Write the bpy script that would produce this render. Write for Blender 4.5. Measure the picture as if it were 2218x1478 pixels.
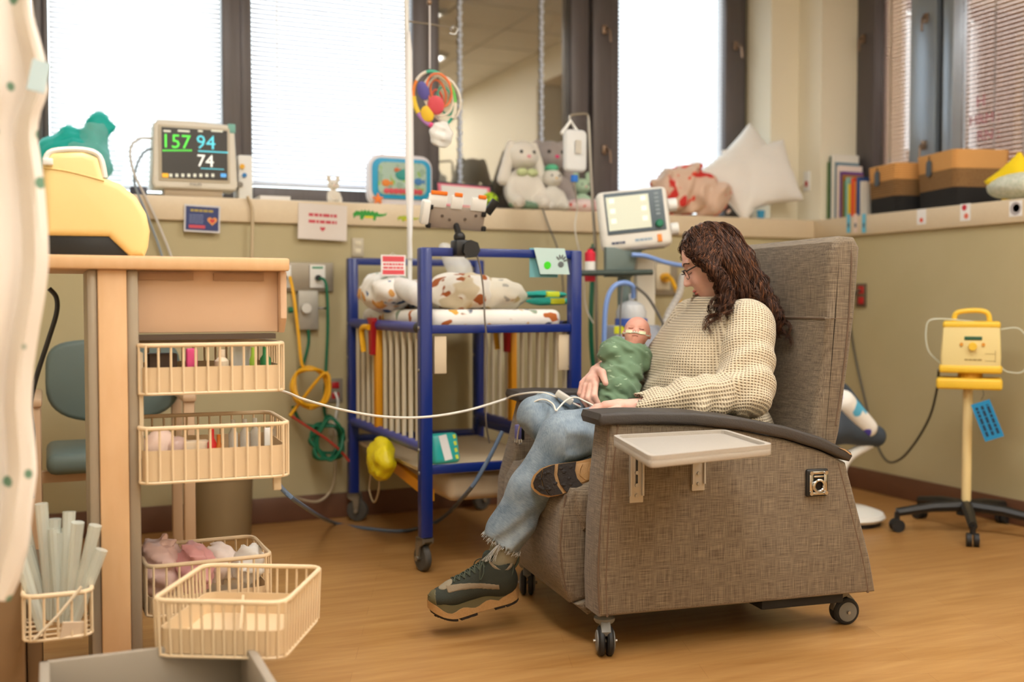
import bpy, bmesh, math, random
import numpy as np
from mathutils import Vector, Matrix, Euler

for _o in list(bpy.data.objects):
    bpy.data.objects.remove(_o)
SC = bpy.context.scene
COL = SC.collection
PI = math.pi
random.seed(7)
RNG = np.random.default_rng(7)

# ---------------------------------------------------------------- camera
FPX, CX, CY, EYE = 2310.0, 1109.0, 739.0, 1.0      # focal length and centre in pixels of the 2218 x 1478 frame
YAW, PITCH = math.atan(1009 / 2310), math.atan(84 / 2310)
cam_d = bpy.data.cameras.new('camera')
cam = bpy.data.objects.new('camera', cam_d)
COL.objects.link(cam)
cam.location = (0, 0, EYE)
cam.rotation_euler = (PI / 2 - PITCH, 0, -YAW)
cam_d.sensor_width = 36
cam_d.lens = 36 * FPX / 2218
cam_d.clip_start = 0.05
cam_d.dof.use_dof = True
cam_d.dof.focus_distance = 3.12
cam_d.dof.aperture_fstop = 1.6
SC.camera = cam

# ---------------------------------------------------------------- sky and exposure
SC.view_settings.view_transform = 'Standard'
SC.view_settings.look = 'None'
SC.view_settings.gamma = 1.0
SC.view_settings.use_curve_mapping = False
SC.view_settings.exposure = 0.0
SC.cycles.max_bounces = 6
SC.cycles.diffuse_bounces = 3
SC.cycles.glossy_bounces = 3
SC.cycles.transmission_bounces = 4
SC.cycles.transparent_max_bounces = 12
SC.cycles.caustics_reflective = False
SC.cycles.caustics_refractive = False
SC.cycles.sample_clamp_indirect = 6
W = bpy.data.worlds.new('overcast_sky')
SC.world = W
W.use_nodes = True
W.node_tree.nodes['Background'].inputs[0].default_value = (0.93, 0.965, 1.0, 1)
W.node_tree.nodes['Background'].inputs[1].default_value = 5.4
LAMP = 13.8     # emission of the ceiling troffers

# ---------------------------------------------------------------- where a sight line meets a plane of the room
_f = Vector((math.sin(YAW) * math.cos(PITCH), math.cos(YAW) * math.cos(PITCH), -math.sin(PITCH)))
_r = Vector((math.cos(YAW), -math.sin(YAW), 0))
_u = _r.cross(_f)
_C = Vector((0, 0, EYE))
def _ray(x, y): return _f * FPX + _r * (x - CX) - _u * (y - CY)
def BY(x, y, Y): d = _ray(x, y); return _C + d * (Y / d.y)
def BX(x, y, X): d = _ray(x, y); return _C + d * (X / d.x)
def BZ(x, y, Z): d = _ray(x, y); return _C + d * ((Z - EYE) / d.z)
# the recliner's own frame: x front to back, y across (0 = near side), z up
CH_O, CH_A = Vector((1.404, 2.60, 0)), math.radians(6.5)
CH_M = Matrix.Translation(CH_O) @ Matrix.Rotation(-CH_A, 4, 'Z')
CH_I = CH_M.inverted()
def CL(x, y, ly):
    n = Vector((math.sin(CH_A), math.cos(CH_A), 0)); d = _ray(x, y)
    t = (ly - (_C - CH_O).dot(n)) / d.dot(n)
    return CH_I @ (_C + d * t)

# ---------------------------------------------------------------- materials
def lin(c): return c / 12.92 if c <= 0.04045 else ((c + 0.055) / 1.055) ** 2.4
def hx(h): return tuple(lin(int(h[i:i + 2], 16) / 255) for i in (0, 2, 4)) + (1,)
MATS = {}
def N(nt, t, **kw):
    n = nt.nodes.new(t)
    for k, v in kw.items():
        if k.startswith('i_'):
            n.inputs[k[2:].replace('_', ' ')].default_value = v
        else:
            setattr(n, k, v)
    return n
def mat(name, col, rough=.55, metal=0, var=None, bump=None, sheen=0, coat=0, emit=0, trans=0, alpha=1, sss=0, spec=.5, stretch=None, ior=None):
    if name in MATS: return MATS[name]
    m = bpy.data.materials.new(name); MATS[name] = m
    m.use_nodes = True
    nt = m.node_tree; b = nt.nodes['Principled BSDF']
    c = hx(col) if isinstance(col, str) else col
    b.inputs['Base Color'].default_value = c
    b.inputs['Roughness'].default_value = rough
    b.inputs['Metallic'].default_value = metal
    b.inputs['Specular IOR Level'].default_value = spec
    b.inputs['Sheen Weight'].default_value = sheen
    b.inputs['Coat Weight'].default_value = coat
    b.inputs['Transmission Weight'].default_value = trans
    b.inputs['Alpha'].default_value = alpha
    if ior: b.inputs['IOR'].default_value = ior
    if sss:
        b.inputs['Subsurface Weight'].default_value = sss
        b.inputs['Subsurface Radius'].default_value = (.02, .008, .004)
    if emit:
        b.inputs['Emission Color'].default_value = c
        b.inputs['Emission Strength'].default_value = emit
        if emit < 2: m.cycles.emission_sampling = 'NONE'
    if var or bump:
        tc = N(nt, 'ShaderNodeTexCoord'); vec = tc.outputs['Object']
        if stretch:
            mp = N(nt, 'ShaderNodeMapping'); mp.inputs['Scale'].default_value = stretch
            nt.links.new(vec, mp.inputs['Vector']); vec = mp.outputs[0]
    if var:                       # (noise scale, second colour, amount)
        nz = N(nt, 'ShaderNodeTexNoise', i_Scale=var[0], i_Detail=4.0)
        nt.links.new(vec, nz.inputs['Vector'])
        mx = N(nt, 'ShaderNodeMix', data_type='RGBA')
        rp = N(nt, 'ShaderNodeMapRange'); rp.inputs[1].default_value = .35; rp.inputs[2].default_value = .65; rp.inputs[4].default_value = var[2]
        nt.links.new(nz.outputs[0], rp.inputs[0]); nt.links.new(rp.outputs[0], mx.inputs[0])
        mx.inputs[6].default_value = c; mx.inputs[7].default_value = hx(var[1])
        nt.links.new(mx.outputs[2], b.inputs['Base Color'])
    if bump:                      # (noise scale, strength)
        nz2 = N(nt, 'ShaderNodeTexNoise', i_Scale=bump[0], i_Detail=3.0)
        nt.links.new(vec, nz2.inputs['Vector'])
        bp = N(nt, 'ShaderNodeBump', i_Strength=bump[1], i_Distance=.004)
        nt.links.new(nz2.outputs[0], bp.inputs['Height']); nt.links.new(bp.outputs[0], b.inputs['Normal'])
    return m
def clear(name, col, t=.8, rough=.15):
    """thin clear plastic: see-through with a sheen, no refraction"""
    if name in MATS: return MATS[name]
    m = bpy.data.materials.new(name); MATS[name] = m; m.use_nodes = True
    nt = m.node_tree; nt.nodes.remove(nt.nodes['Principled BSDF'])
    out = nt.nodes['Material Output']
    tr = N(nt, 'ShaderNodeBsdfTransparent'); pb = N(nt, 'ShaderNodeBsdfPrincipled')
    pb.inputs['Base Color'].default_value = hx(col); pb.inputs['Roughness'].default_value = rough
    mx = N(nt, 'ShaderNodeMixShader'); mx.inputs[0].default_value = 1 - t
    nt.links.new(tr.outputs[0], mx.inputs[1]); nt.links.new(pb.outputs[0], mx.inputs[2]); nt.links.new(mx.outputs[0], out.inputs[0])
    return m

# ---------------------------------------------------------------- mesh building
def V3(p): return Vector(p)
def catmull(pts, k=6, closed=False):
    P = [Vector(p) for p in pts]; n = len(P); out = []
    rng = range(n if closed else n - 1)
    for i in rng:
        g = lambda j: P[j % n] if closed else P[min(max(j, 0), n - 1)]
        p0, p1, p2, p3 = g(i - 1), g(i), g(i + 1), g(i + 2)
        for s in range(k):
            t = s / k
            out.append(.5 * ((2 * p1) + (p2 - p0) * t + (2 * p0 - 5 * p1 + 4 * p2 - p3) * t * t + (3 * p1 - p0 - 3 * p2 + p3) * t ** 3))
    if not closed: out.append(P[-1])
    return out
class MB:
    def __init__(s): s.v = []; s.f = []; s.m = []; s.mi = 0; s.M = None
    def add(s, vs, fs):
        o = len(s.v)
        s.v += [tuple(s.M @ Vector(p)) if s.M else tuple(p) for p in vs]
        s.f += [tuple(i + o for i in f) for f in fs]; s.m += [s.mi] * len(fs)
        return s
    def bm(s, bm):
        bm.verts.ensure_lookup_table()
        for i, v in enumerate(bm.verts): v.index = i
        s.add([v.co.copy() for v in bm.verts], [[v.index for v in f.verts] for f in bm.faces]); bm.free(); return s
    def box(s, c, d, rot=None, bev=0, seg=2):
        c = Vector(c)
        if not bev:
            x, y, z = d[0] / 2, d[1] / 2, d[2] / 2
            vs = [Vector((a * x, b * y, e * z)) for a in (-1, 1) for b in (-1, 1) for e in (-1, 1)]
            if rot: R = Euler(rot).to_matrix(); vs = [R @ p for p in vs]
            return s.add([p + c for p in vs], [(0, 1, 3, 2), (4, 6, 7, 5), (0, 4, 5, 1), (2, 3, 7, 6), (0, 2, 6, 4), (1, 5, 7, 3)])
        b = bmesh.new(); bmesh.ops.create_cube(b, size=1)
        for v in b.verts: v.co = Vector((v.co.x * d[0], v.co.y * d[1], v.co.z * d[2]))
        bmesh.ops.bevel(b, geom=list(b.edges), offset=min(bev, min(d) * .49), segments=seg, affect='EDGES', profile=.5)
        R = Euler(rot).to_matrix() if rot else None
        for v in b.verts: v.co = (R @ v.co if R else v.co) + c
        return s.bm(b)
    def bb(s, a, b, bev=0, seg=2):
        a, b = Vector(a), Vector(b); return s.box((a + b) / 2, [abs(b[i] - a[i]) for i in range(3)], None, bev, seg)
    def tube(s, pts, r, n=8, k=0, closed=False, caps=True):
        P = catmull(pts, k, closed) if k else [Vector(p) for p in pts]
        m = len(P); rr = r if isinstance(r, (list, tuple)) else None
        T = []
        for i in range(m):
            a = P[(i - 1) % m] if (closed or i > 0) else P[0]; b = P[(i + 1) % m] if (closed or i < m - 1) else P[-1]
            d = b - a; T.append(d.normalized() if d.length > 1e-9 else Vector((0, 0, 1)))
        nrm = T[0].orthogonal().normalized(); vs = []
        for i in range(m):
            nrm = (nrm - T[i] * nrm.dot(T[i])); nrm = nrm.normalized() if nrm.length > 1e-9 else T[i].orthogonal().normalized()
            bi = T[i].cross(nrm)
            ri = (rr[0] + (rr[1] - rr[0]) * i / max(m - 1, 1)) if rr and len(rr) == 2 else (rr[min(i * len(rr) // m, len(rr) - 1)] if rr else r)
            vs += [P[i] + (nrm * math.cos(2 * PI * j / n) + bi * math.sin(2 * PI * j / n)) * ri for j in range(n)]
        fs = []
        for i in range(m if closed else m - 1):
            i2 = (i + 1) % m
            fs += [(i * n + j, i * n + (j + 1) % n, i2 * n + (j + 1) % n, i2 * n + j) for j in range(n)]
        if caps and not closed: fs += [tuple(range(n))[::-1], tuple((m - 1) * n + j for j in range(n))]
        return s.add(vs, fs)
    def cyl(s, a, b, r, r2=None, n=20): return s.tube([a, b], [r, r if r2 is None else r2], n)
    def lathe(s, prof, c=(0, 0, 0), n=24, rot=None):
        R = Euler(rot).to_matrix() if rot else Matrix.Identity(3); c = Vector(c)
        vs = [R @ Vector((r * math.cos(2 * PI * j / n), r * math.sin(2 * PI * j / n), z)) + c for r, z in prof for j in range(n)]
        fs = [(i * n + j, i * n + (j + 1) % n, (i + 1) * n + (j + 1) % n, (i + 1) * n + j) for i in range(len(prof) - 1) for j in range(n)]
        fs += [tuple(range(n))[::-1], tuple((len(prof) - 1) * n + j for j in range(n))]
        return s.add(vs, fs)
    def prism(s, poly, a, b, ax='y', bev=0, seg=2):
        """polygon (in the two other axes, in order) drawn out along ax from a to b"""
        mk = {'y': lambda u, w, t: (u, t, w), 'x': lambda u, w, t: (t, u, w), 'z': lambda u, w, t: (u, w, t)}[ax]
        bm = bmesh.new(); n = len(poly)
        v0 = [bm.verts.new(mk(u, w, a)) for u, w in poly]; v1 = [bm.verts.new(mk(u, w, b)) for u, w in poly]
        f0 = bm.faces.new(v0); f1 = bm.faces.new(v1[::-1])
        for i in range(n): bm.faces.new((v0[i], v1[i], v1[(i + 1) % n], v0[(i + 1) % n]))
        bmesh.ops.recalc_face_normals(bm, faces=list(bm.faces))
        if bev:
            ed = list(f0.edges) + list(f1.edges) if bev > 0 else list(bm.edges)
            bmesh.ops.bevel(bm, geom=ed, offset=abs(bev), segments=seg, affect='EDGES', profile=.5)
        return s.bm(bm)
    def ball(s, c, r, rot=None, n=16, m=10):
        r = (r, r, r) if not isinstance(r, (tuple, list)) else r
        R = Euler(rot).to_matrix() if rot else Matrix.Identity(3); c = Vector(c)
        vs = [c + R @ Vector((0, 0, r[2]))]
        for i in range(1, m):
            t = PI * i / m
            vs += [c + R @ Vector((r[0] * math.sin(t) * math.cos(2 * PI * j / n), r[1] * math.sin(t) * math.sin(2 * PI * j / n), r[2] * math.cos(t))) for j in range(n)]
        vs.append(c + R @ Vector((0, 0, -r[2]))); L = len(vs) - 1
        fs = [(0, 1 + j, 1 + (j + 1) % n) for j in range(n)]
        for i in range(m - 2):
            a = 1 + i * n
            fs += [(a + j, a + n + j, a + n + (j + 1) % n, a + (j + 1) % n) for j in range(n)]
        a = 1 + (m - 2) * n
        fs += [(L, a + (j + 1) % n, a + j) for j in range(n)]
        return s.add(vs, fs)
    def sheet(s, grid, th=.002):
        """grid of points [row][col] made into a thin sheet with two sides"""
        R, Cn = len(grid), len(grid[0])
        g = np.array([[tuple(p) for p in row] for row in grid], float)
        du = np.gradient(g, axis=1); dv = np.gradient(g, axis=0)
        nm = np.cross(du, dv); nm /= (np.linalg.norm(nm, axis=2, keepdims=True) + 1e-9)
        A = (g + nm * th / 2).reshape(-1, 3); B_ = (g - nm * th / 2).reshape(-1, 3); o = R * Cn
        fs = []
        for i in range(R - 1):
            for j in range(Cn - 1):
                a, b, c, d = i * Cn + j, i * Cn + j + 1, (i + 1) * Cn + j + 1, (i + 1) * Cn + j
                fs += [(a, b, c, d), (o + a, o + d, o + c, o + b)]
        rim = [j for j in range(Cn)] + [i * Cn + Cn - 1 for i in range(1, R)] + [(R - 1) * Cn + j for j in range(Cn - 2, -1, -1)] + [i * Cn for i in range(R - 2, 0, -1)]
        for q in range(len(rim)):
            a, b = rim[q], rim[(q + 1) % len(rim)]; fs.append((a, o + a, o + b, b))
        return s.add([tuple(p) for p in A] + [tuple(p) for p in B_], fs)
    def mesh(s, name, inv=None, ang=35):
        me = bpy.data.meshes.new(name)
        vs = [tuple(inv @ Vector(p)) for p in s.v] if inv else s.v
        me.from_pydata(vs, [], s.f)
        if any(s.m): me.polygons.foreach_set('material_index', s.m)
        me.polygons.foreach_set('use_smooth', [True] * len(me.polygons))
        me.update()
        if ang < 180: me.set_sharp_from_angle(angle=math.radians(ang))
        return me
ROOTM = {}
def _props(o, label=None, cat=None, group=None, kind=None):
    if label: o['label'] = label
    if cat: o['category'] = cat
    if group: o['group'] = group
    if kind: o['kind'] = kind
def thing(name, label, cat, loc=(0, 0, 0), rz=0, group=None, kind=None):
    o = bpy.data.objects.new(name, None); COL.objects.link(o)
    o.empty_display_size = .05
    o.location = loc; o.rotation_euler = (0, 0, rz)
    ROOTM[o.name] = Matrix.Translation(Vector(loc)) @ Matrix.Rotation(rz, 4, 'Z')
    _props(o, label, cat, group, kind); return o
def obj(name, mb, m, parent=None, local=False, label=None, cat=None, group=None, kind=None, ang=35):
    """one mesh object; points are in world space unless local (then already in the parent's own space)"""
    ms = m if isinstance(m, (list, tuple)) else [m]
    if parent is None and not local:
        a = np.array(mb.v); c = (a.min(0) + a.max(0)) / 2; base = Vector((c[0], c[1], a[:, 2].min()))
        M = Matrix.Translation(base); me = mb.mesh(name, M.inverted(), ang)
        o = bpy.data.objects.new(name, me); o.location = base; ROOTM[o.name] = M
    else:
        M = ROOTM.get(parent.name) if parent else None
        me = mb.mesh(name, M.inverted() if (M and not local) else None, ang)
        o = bpy.data.objects.new(name, me); ROOTM[o.name] = M if M else Matrix.Identity(4)
        if parent: o.parent = parent
    COL.objects.link(o)
    for x in ms: me.materials.append(x)
    _props(o, label, cat, group, kind); return o
def struct(name, mb, m, parent=None): return obj(name, mb, m, parent, kind=None if parent else 'structure')
def copy_tree(o, parent=None, loc=None, rz=None):
    c = o.copy(); COL.objects.link(c)
    if parent: c.parent = parent
    if loc is not None: c.location = loc
    if rz is not None: c.rotation_euler = (0, 0, rz)
    for ch in list(o.children): copy_tree(ch, c)
    return c
def B(): return MB()
def text_mb(txt, size, M, depth=.0006, align='CENTER'):
    """lettering as a flat mesh: M takes x right, y up to world"""
    cu = bpy.data.curves.new('t', 'FONT'); cu.body = txt; cu.size = size; cu.align_x = align; cu.align_y = 'CENTER'
    cu.extrude = depth; cu.resolution_u = 2
    o = bpy.data.objects.new('t', cu); COL.objects.link(o)
    dg = bpy.context.evaluated_depsgraph_get(); me = bpy.data.meshes.new_from_object(o.evaluated_get(dg))
    mb = MB(); mb.M = M
    mb.add([v.co.copy() for v in me.vertices], [tuple(p.vertices) for p in me.polygons])
    bpy.data.objects.remove(o); bpy.data.curves.remove(cu); bpy.data.meshes.remove(me); mb.M = None
    return mb
def frame_M(o, xd, yd):
    """matrix with origin o, x axis xd, y axis yd"""
    x = Vector(xd).normalized(); y = Vector(yd); y = (y - x * y.dot(x)).normalized(); z = x.cross(y)
    return Matrix(((x.x, y.x, z.x, o[0]), (x.y, y.y, z.y, o[1]), (x.z, y.z, z.z, o[2]), (0, 0, 0, 1)))

# ---------------------------------------------------------------- implicit surfaces (smooth bodies)
def L(p): return np.array(tuple(p), dtype=np.float32)
def cull(fn):
    """far from a block of samples a shape only needs its rough distance"""
    def g(P):
        if P.ndim < 4: return fn(P)
        c = (P[0, 0, 0] + P[-1, -1, -1]) * .5; r = float(np.linalg.norm(P[-1, -1, -1] - c)); d = float(fn(c[None])[0])
        if d > r * 1.3 + .09: return np.full(P.shape[:-1], d - r * 1.1, np.float32)
        return fn(P)
    return g
def rc(a, b, ra, rb):
    a, b = L(a), L(b); ab = b - a; q = float(ab @ ab) + 1e-12
    def f(P):
        w = P - a; t = np.clip((w @ ab) / q, 0, 1)
        w = w - t[..., None] * ab
        return np.sqrt(np.einsum('...i,...i->...', w, w)) - (ra + (rb - ra) * t)
    return cull(f)
def el(c, r, R=None):
    c, r = L(c), L(r); Rm = np.array(R, dtype=np.float32) if R is not None else None
    i1, i2 = 1 / r, 1 / (r * r)
    def f(P):
        w = P - c
        if Rm is not None: w = w @ Rm          # columns of R are the ellipsoid's axes
        a_ = w * i1; b_ = w * i2
        k0 = np.sqrt(np.einsum('...i,...i->...', a_, a_)); k1 = np.sqrt(np.einsum('...i,...i->...', b_, b_))
        return np.where(k0 < 1e-6, -r.min(), k0 * (k0 - 1) / np.maximum(k1, 1e-9))
    return cull(f)
def smin(a, b, k):
    h = np.clip(.5 + .5 * (b - a) / k, 0, 1); return b + (a - b) * h - k * h * (1 - h)
def smax(a, b, k): return -smin(-a, -b, k)
def blend(fs, k):
    def f(P):
        d = fs[0](P)
        for g in fs[1:]: d = smin(d, g(P), k)
        return d
    return cull(f)
def axes(fwd, up):
    """3x3 array with columns forward, left, up"""
    f = Vector(fwd).normalized(); u = Vector(up); u = (u - f * u.dot(f)).normalized(); l = u.cross(f)
    return np.array([[f.x, l.x, u.x], [f.y, l.y, u.y], [f.z, l.z, u.z]])
def snet(fn, lo, hi, h, blk=24):
    """surface nets over fn < 0, only near the surface; returns verts, quads"""
    lo = np.array(lo, np.float32); hi = np.array(hi, np.float32)
    n = np.ceil((hi - lo) / h).astype(int) + 1
    n = ((n + blk - 1) // blk) * blk
    val = np.empty(tuple(n), np.float32); idx = np.arange(blk, dtype=np.float32)
    off = np.stack(np.meshgrid(idx, idx, idx, indexing='ij'), -1) * h
    half = np.float32((blk - 1) * h * .5); diag = half * 1.7321 * 1.25 + 3 * h
    nb = n // blk
    cs = np.stack(np.meshgrid(*[np.arange(b) for b in nb], indexing='ij'), -1).reshape(-1, 3)
    cen = lo + cs * blk * h + half
    dc = fn(cen.astype(np.float32))
    for (i, j, k), d in zip(cs, dc):
        sl = (slice(i * blk, (i + 1) * blk), slice(j * blk, (j + 1) * blk), slice(k * blk, (k + 1) * blk))
        if abs(d) > diag: val[sl] = d
        else: val[sl] = fn((lo + np.array((i, j, k)) * blk * h + off).astype(np.float32))
    s = val < 0
    c8 = [s[a:n[0] - 1 + a, b:n[1] - 1 + b, c:n[2] - 1 + c] for a in (0, 1) for b in (0, 1) for c in (0, 1)]
    any_ = c8[0].copy(); all_ = c8[0].copy()
    for q in c8[1:]: any_ |= q; all_ &= q
    act = np.argwhere(any_ & ~all_)
    cid = np.full(tuple(n - 1), -1, np.int32); cid[tuple(act.T)] = np.arange(len(act))
    cor = np.array([(a, b, c) for a in (0, 1) for b in (0, 1) for c in (0, 1)])
    cv = np.stack([val[tuple((act + q).T)] for q in cor], 1)
    acc = np.zeros((len(act), 3)); cnt = np.zeros(len(act))
    for a in range(8):
        for b in range(a + 1, 8):
            if np.abs(cor[a] - cor[b]).sum() != 1: continue
            va, vb = cv[:, a], cv[:, b]; x = (va < 0) != (vb < 0)
            t = np.where(x, va / np.where(x, va - vb, 1), 0)
            acc += np.where(x[:, None], cor[a] + t[:, None] * (cor[b] - cor[a]), 0); cnt += x
    verts = lo + (act + acc / cnt[:, None]) * h
    quads = []
    for ax in range(3):
        o1, o2 = (ax + 1) % 3, (ax + 2) % 3
        sl0 = [slice(None)] * 3; sl1 = [slice(None)] * 3; sl0[ax] = slice(0, -1); sl1[ax] = slice(1, None)
        s0, s1 = s[tuple(sl0)], s[tuple(sl1)]
        e = np.argwhere(s0 != s1); flip = s0[tuple(e.T)]
        ok = (e[:, o1] > 0) & (e[:, o2] > 0) & (e[:, o1] < n[o1] - 1) & (e[:, o2] < n[o2] - 1); e = e[ok]; flip = flip[ok]
        q = []
        for d1, d2 in ((-1, -1), (0, -1), (0, 0), (-1, 0)):
            c = e.copy(); c[:, o1] += d1; c[:, o2] += d2; q.append(cid[tuple(c.T)])
        q = np.stack(q, 1); q[~flip] = q[~flip][:, ::-1]; quads.append(q)
    quads = np.concatenate(quads); quads = quads[(quads >= 0).all(1)]
    return verts, quads
def smb(fn, lo, hi, h):
    v, q = snet(fn, lo, hi, h); mb = MB(); mb.v = [tuple(p) for p in v.tolist()]; mb.f = [tuple(p) for p in q.tolist()]; mb.m = [0] * len(mb.f); return mb
def nz3(P, s, seed=0):
    """cheap smooth waviness for cloth, about -1..1"""
    x, y, z = P[..., 0] * s, P[..., 1] * s, P[..., 2] * s
    return (np.sin(x * 1.7 + y * 2.3 + 1.3 + seed) + np.sin(y * 1.9 - z * 2.1 + 2.1 * seed) + np.sin(z * 2.6 + x * 1.1 - y * .7 + seed * .7)
            + .5 * np.sin(x * 4.1 - z * 3.3 + seed) + .5 * np.sin(y * 4.7 + z * 3.9 + seed * 1.7)) / 4

# ---------------------------------------------------------------- room shell
YB, XR, YW, XW = 4.84, 3.98, 5.27, 4.28          # lower back wall, lower right wall, and the window planes behind the ledges
XL, YF, ZC = -1.35, -0.85, 3.2
def wx(px): return BY(px, 200, YW).x
def wy(px): return BX(px, 200, XW).y
M_wall = mat('wall_paint', 'bfb18a', .7, var=(3, 'b7a980', .5), bump=(220, .08))
M_upper = mat('upper_wall_paint', 'f4ead2', .65, bump=(220, .06))
M_ledge = mat('ledge_laminate', 'e4d0b0', .4, var=(60, 'dec9a8', .4))
M_base = mat('baseboard_vinyl', '6f4a35', .45, var=(8, '654230', .5))
M_fr = mat('window_bronze', '625b5b', .4, metal=.2, var=(9, '544d4c', .5), stretch=(8, 8, .3))
M_frl = mat('window_grey_metal', '9aa4ae', .3, metal=.55)
M_ceil = mat('ceiling_tile', 'e9e4d8', .9, bump=(90, .3))
M_white = mat('white_plastic', 'eceae4', .4)
M_black = mat('black_plastic', '161616', .45)
M_chrome = mat('polished_chrome', 'c8c8c8', .15, metal=1)
M_steel = mat('brushed_steel', 'a8a49c', .35, metal=.9)

def floor_mat():
    m = bpy.data.materials.new('wood_look_vinyl'); m.use_nodes = True
    nt = m.node_tree; b = nt.nodes['Principled BSDF']; b.inputs['Roughness'].default_value = .3; b.inputs['Specular IOR Level'].default_value = .4
    tc = N(nt, 'ShaderNodeTexCoord'); mp = N(nt, 'ShaderNodeMapping'); mp.inputs['Scale'].default_value = (1.2, 14, 1); mp.inputs['Rotation'].default_value = (0, 0, .35)
    nt.links.new(tc.outputs['Object'], mp.inputs[0])
    nz = N(nt, 'ShaderNodeTexNoise', i_Scale=2.2, i_Detail=6.0, i_Roughness=.6); nt.links.new(mp.outputs[0], nz.inputs['Vector'])
    mp2 = N(nt, 'ShaderNodeMapping'); mp2.inputs['Rotation'].default_value = (0, 0, .35); nt.links.new(tc.outputs['Object'], mp2.inputs[0])
    br = N(nt, 'ShaderNodeTexBrick', offset=.37); br.inputs['Scale'].default_value = 1.0
    br.inputs['Brick Width'].default_value = .95; br.inputs['Row Height'].default_value = .105; br.inputs['Mortar Size'].default_value = .0012
    br.inputs['Color1'].default_value = hx('b88a54'); br.inputs['Color2'].default_value = hx('a97a44'); br.inputs['Mortar'].default_value = hx('946634')
    nt.links.new(mp2.outputs[0], br.inputs['Vector'])
    cr = N(nt, 'ShaderNodeValToRGB'); cr.color_ramp.elements[0].position = .3; cr.color_ramp.elements[0].color = hx('9a6832'); cr.color_ramp.elements[1].position = .7; cr.color_ramp.elements[1].color = hx('c2955c')
    nt.links.new(nz.outputs[0], cr.inputs[0])
    mx = N(nt, 'ShaderNodeMix', data_type='RGBA'); mx.inputs[0].default_value = .45
    nt.links.new(cr.outputs[0], mx.inputs[6]); nt.links.new(br.outputs[0], mx.inputs[7]); nt.links.new(mx.outputs[2], b.inputs['Base Color'])
    return m
def blind_mat(name, col, tl):
    m = bpy.data.materials.new(name); m.use_nodes = True; nt = m.node_tree
    nt.nodes.remove(nt.nodes['Principled BSDF'])
    d = N(nt, 'ShaderNodeBsdfDiffuse'); t = N(nt, 'ShaderNodeBsdfTranslucent'); mx = N(nt, 'ShaderNodeMixShader'); mx.inputs[0].default_value = tl
    d.inputs[0].default_value = hx(col); t.inputs[0].default_value = hx(col)
    nt.links.new(d.outputs[0], mx.inputs[1]); nt.links.new(t.outputs[0], mx.inputs[2]); nt.links.new(mx.outputs[0], nt.nodes['Material Output'].inputs[0])
    return m
def pane_mat(name, tint, gloss, t):
    """window glass: a share of mirror reflection, the rest passes through"""
    m = bpy.data.materials.new(name); m.use_nodes = True; nt = m.node_tree
    nt.nodes.remove(nt.nodes['Principled BSDF'])
    g = N(nt, 'ShaderNodeBsdfGlossy'); g.inputs['Roughness'].default_value = .015; g.inputs[0].default_value = (.9, .9, .88, 1)
    r = N(nt, 'ShaderNodeBsdfTransparent') if t else N(nt, 'ShaderNodeBsdfDiffuse'); r.inputs[0].default_value = hx(tint)
    mx = N(nt, 'ShaderNodeMixShader'); mx.inputs[0].default_value = gloss
    nt.links.new(r.outputs[0], mx.inputs[1]); nt.links.new(g.outputs[0], mx.inputs[2]); nt.links.new(mx.outputs[0], nt.nodes['Material Output'].inputs[0])
    return m
struct('floor', B().bb((XL - .1, YF - .1, -.1), (XW + .3, YW + .2, 0)), floor_mat())
mb = B().bb((XL, YB, 0), (XW + .3, YW + .2, 1.36)).bb((XL, 5.03, 2.92), (XW + .3, YW + .2, ZC)).bb((3.81, 5.03, 1.46), (XW + .3, YW + .2, 2.92)).bb((XL, 5.03, 1.46), (-.86, YW + .2, 2.92))
struct('wall_back', mb, [M_wall])
OUTC = BX(1778, 300, 4.0).y
mb = B().bb((XR, YF, 0), (XW + .3, YB, 1.36)).bb((XR - .03, YB, 1.3), (XW + .3, YW + .2, 1.459))
struct('wall_right', mb, M_wall)
mb = B().bb((4.0, OUTC, 1.46), (XW + .3, 5.03, ZC)).bb((4.0, 2.0, 2.92), (XW + .3, OUTC, ZC)).bb((4.0, YF, 1.46), (XW + .3, 2.0, ZC))
struct('wall_right_upper', mb, M_upper)
mb = B().bb((3.812, 5.022, 1.46), (3.999, 5.03, 3.19)).bb((3.804, 5.022, 1.46), (3.812, YW - .03, 3.19))
struct('wall_corner_pier', mb, M_upper)
struct('wall_left', B().bb((XL - .1, YF, 0), (XL, YW + .2, ZC)), M_upper)
struct('wall_front', B().bb((XL, YF - .1, 0), (XW + .3, YF, ZC)), M_upper)
struct('trim_1', B().bb((XL, YB - .022, 1.355), (XR - .022, YW, 1.46), .006), M_ledge)
struct('trim_2', B().bb((XR - .022, YF, 1.355), (XW, YB + .03, 1.46), .006), M_ledge)
struct('baseboard_back', B().bb((XL, YB - .012, 0), (XR, YB, .115), .004), M_base)
struct('baseboard_right', B().bb((XR - .012, YF, 0), (XR, YB - .012, .115), .004), M_base)
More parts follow.
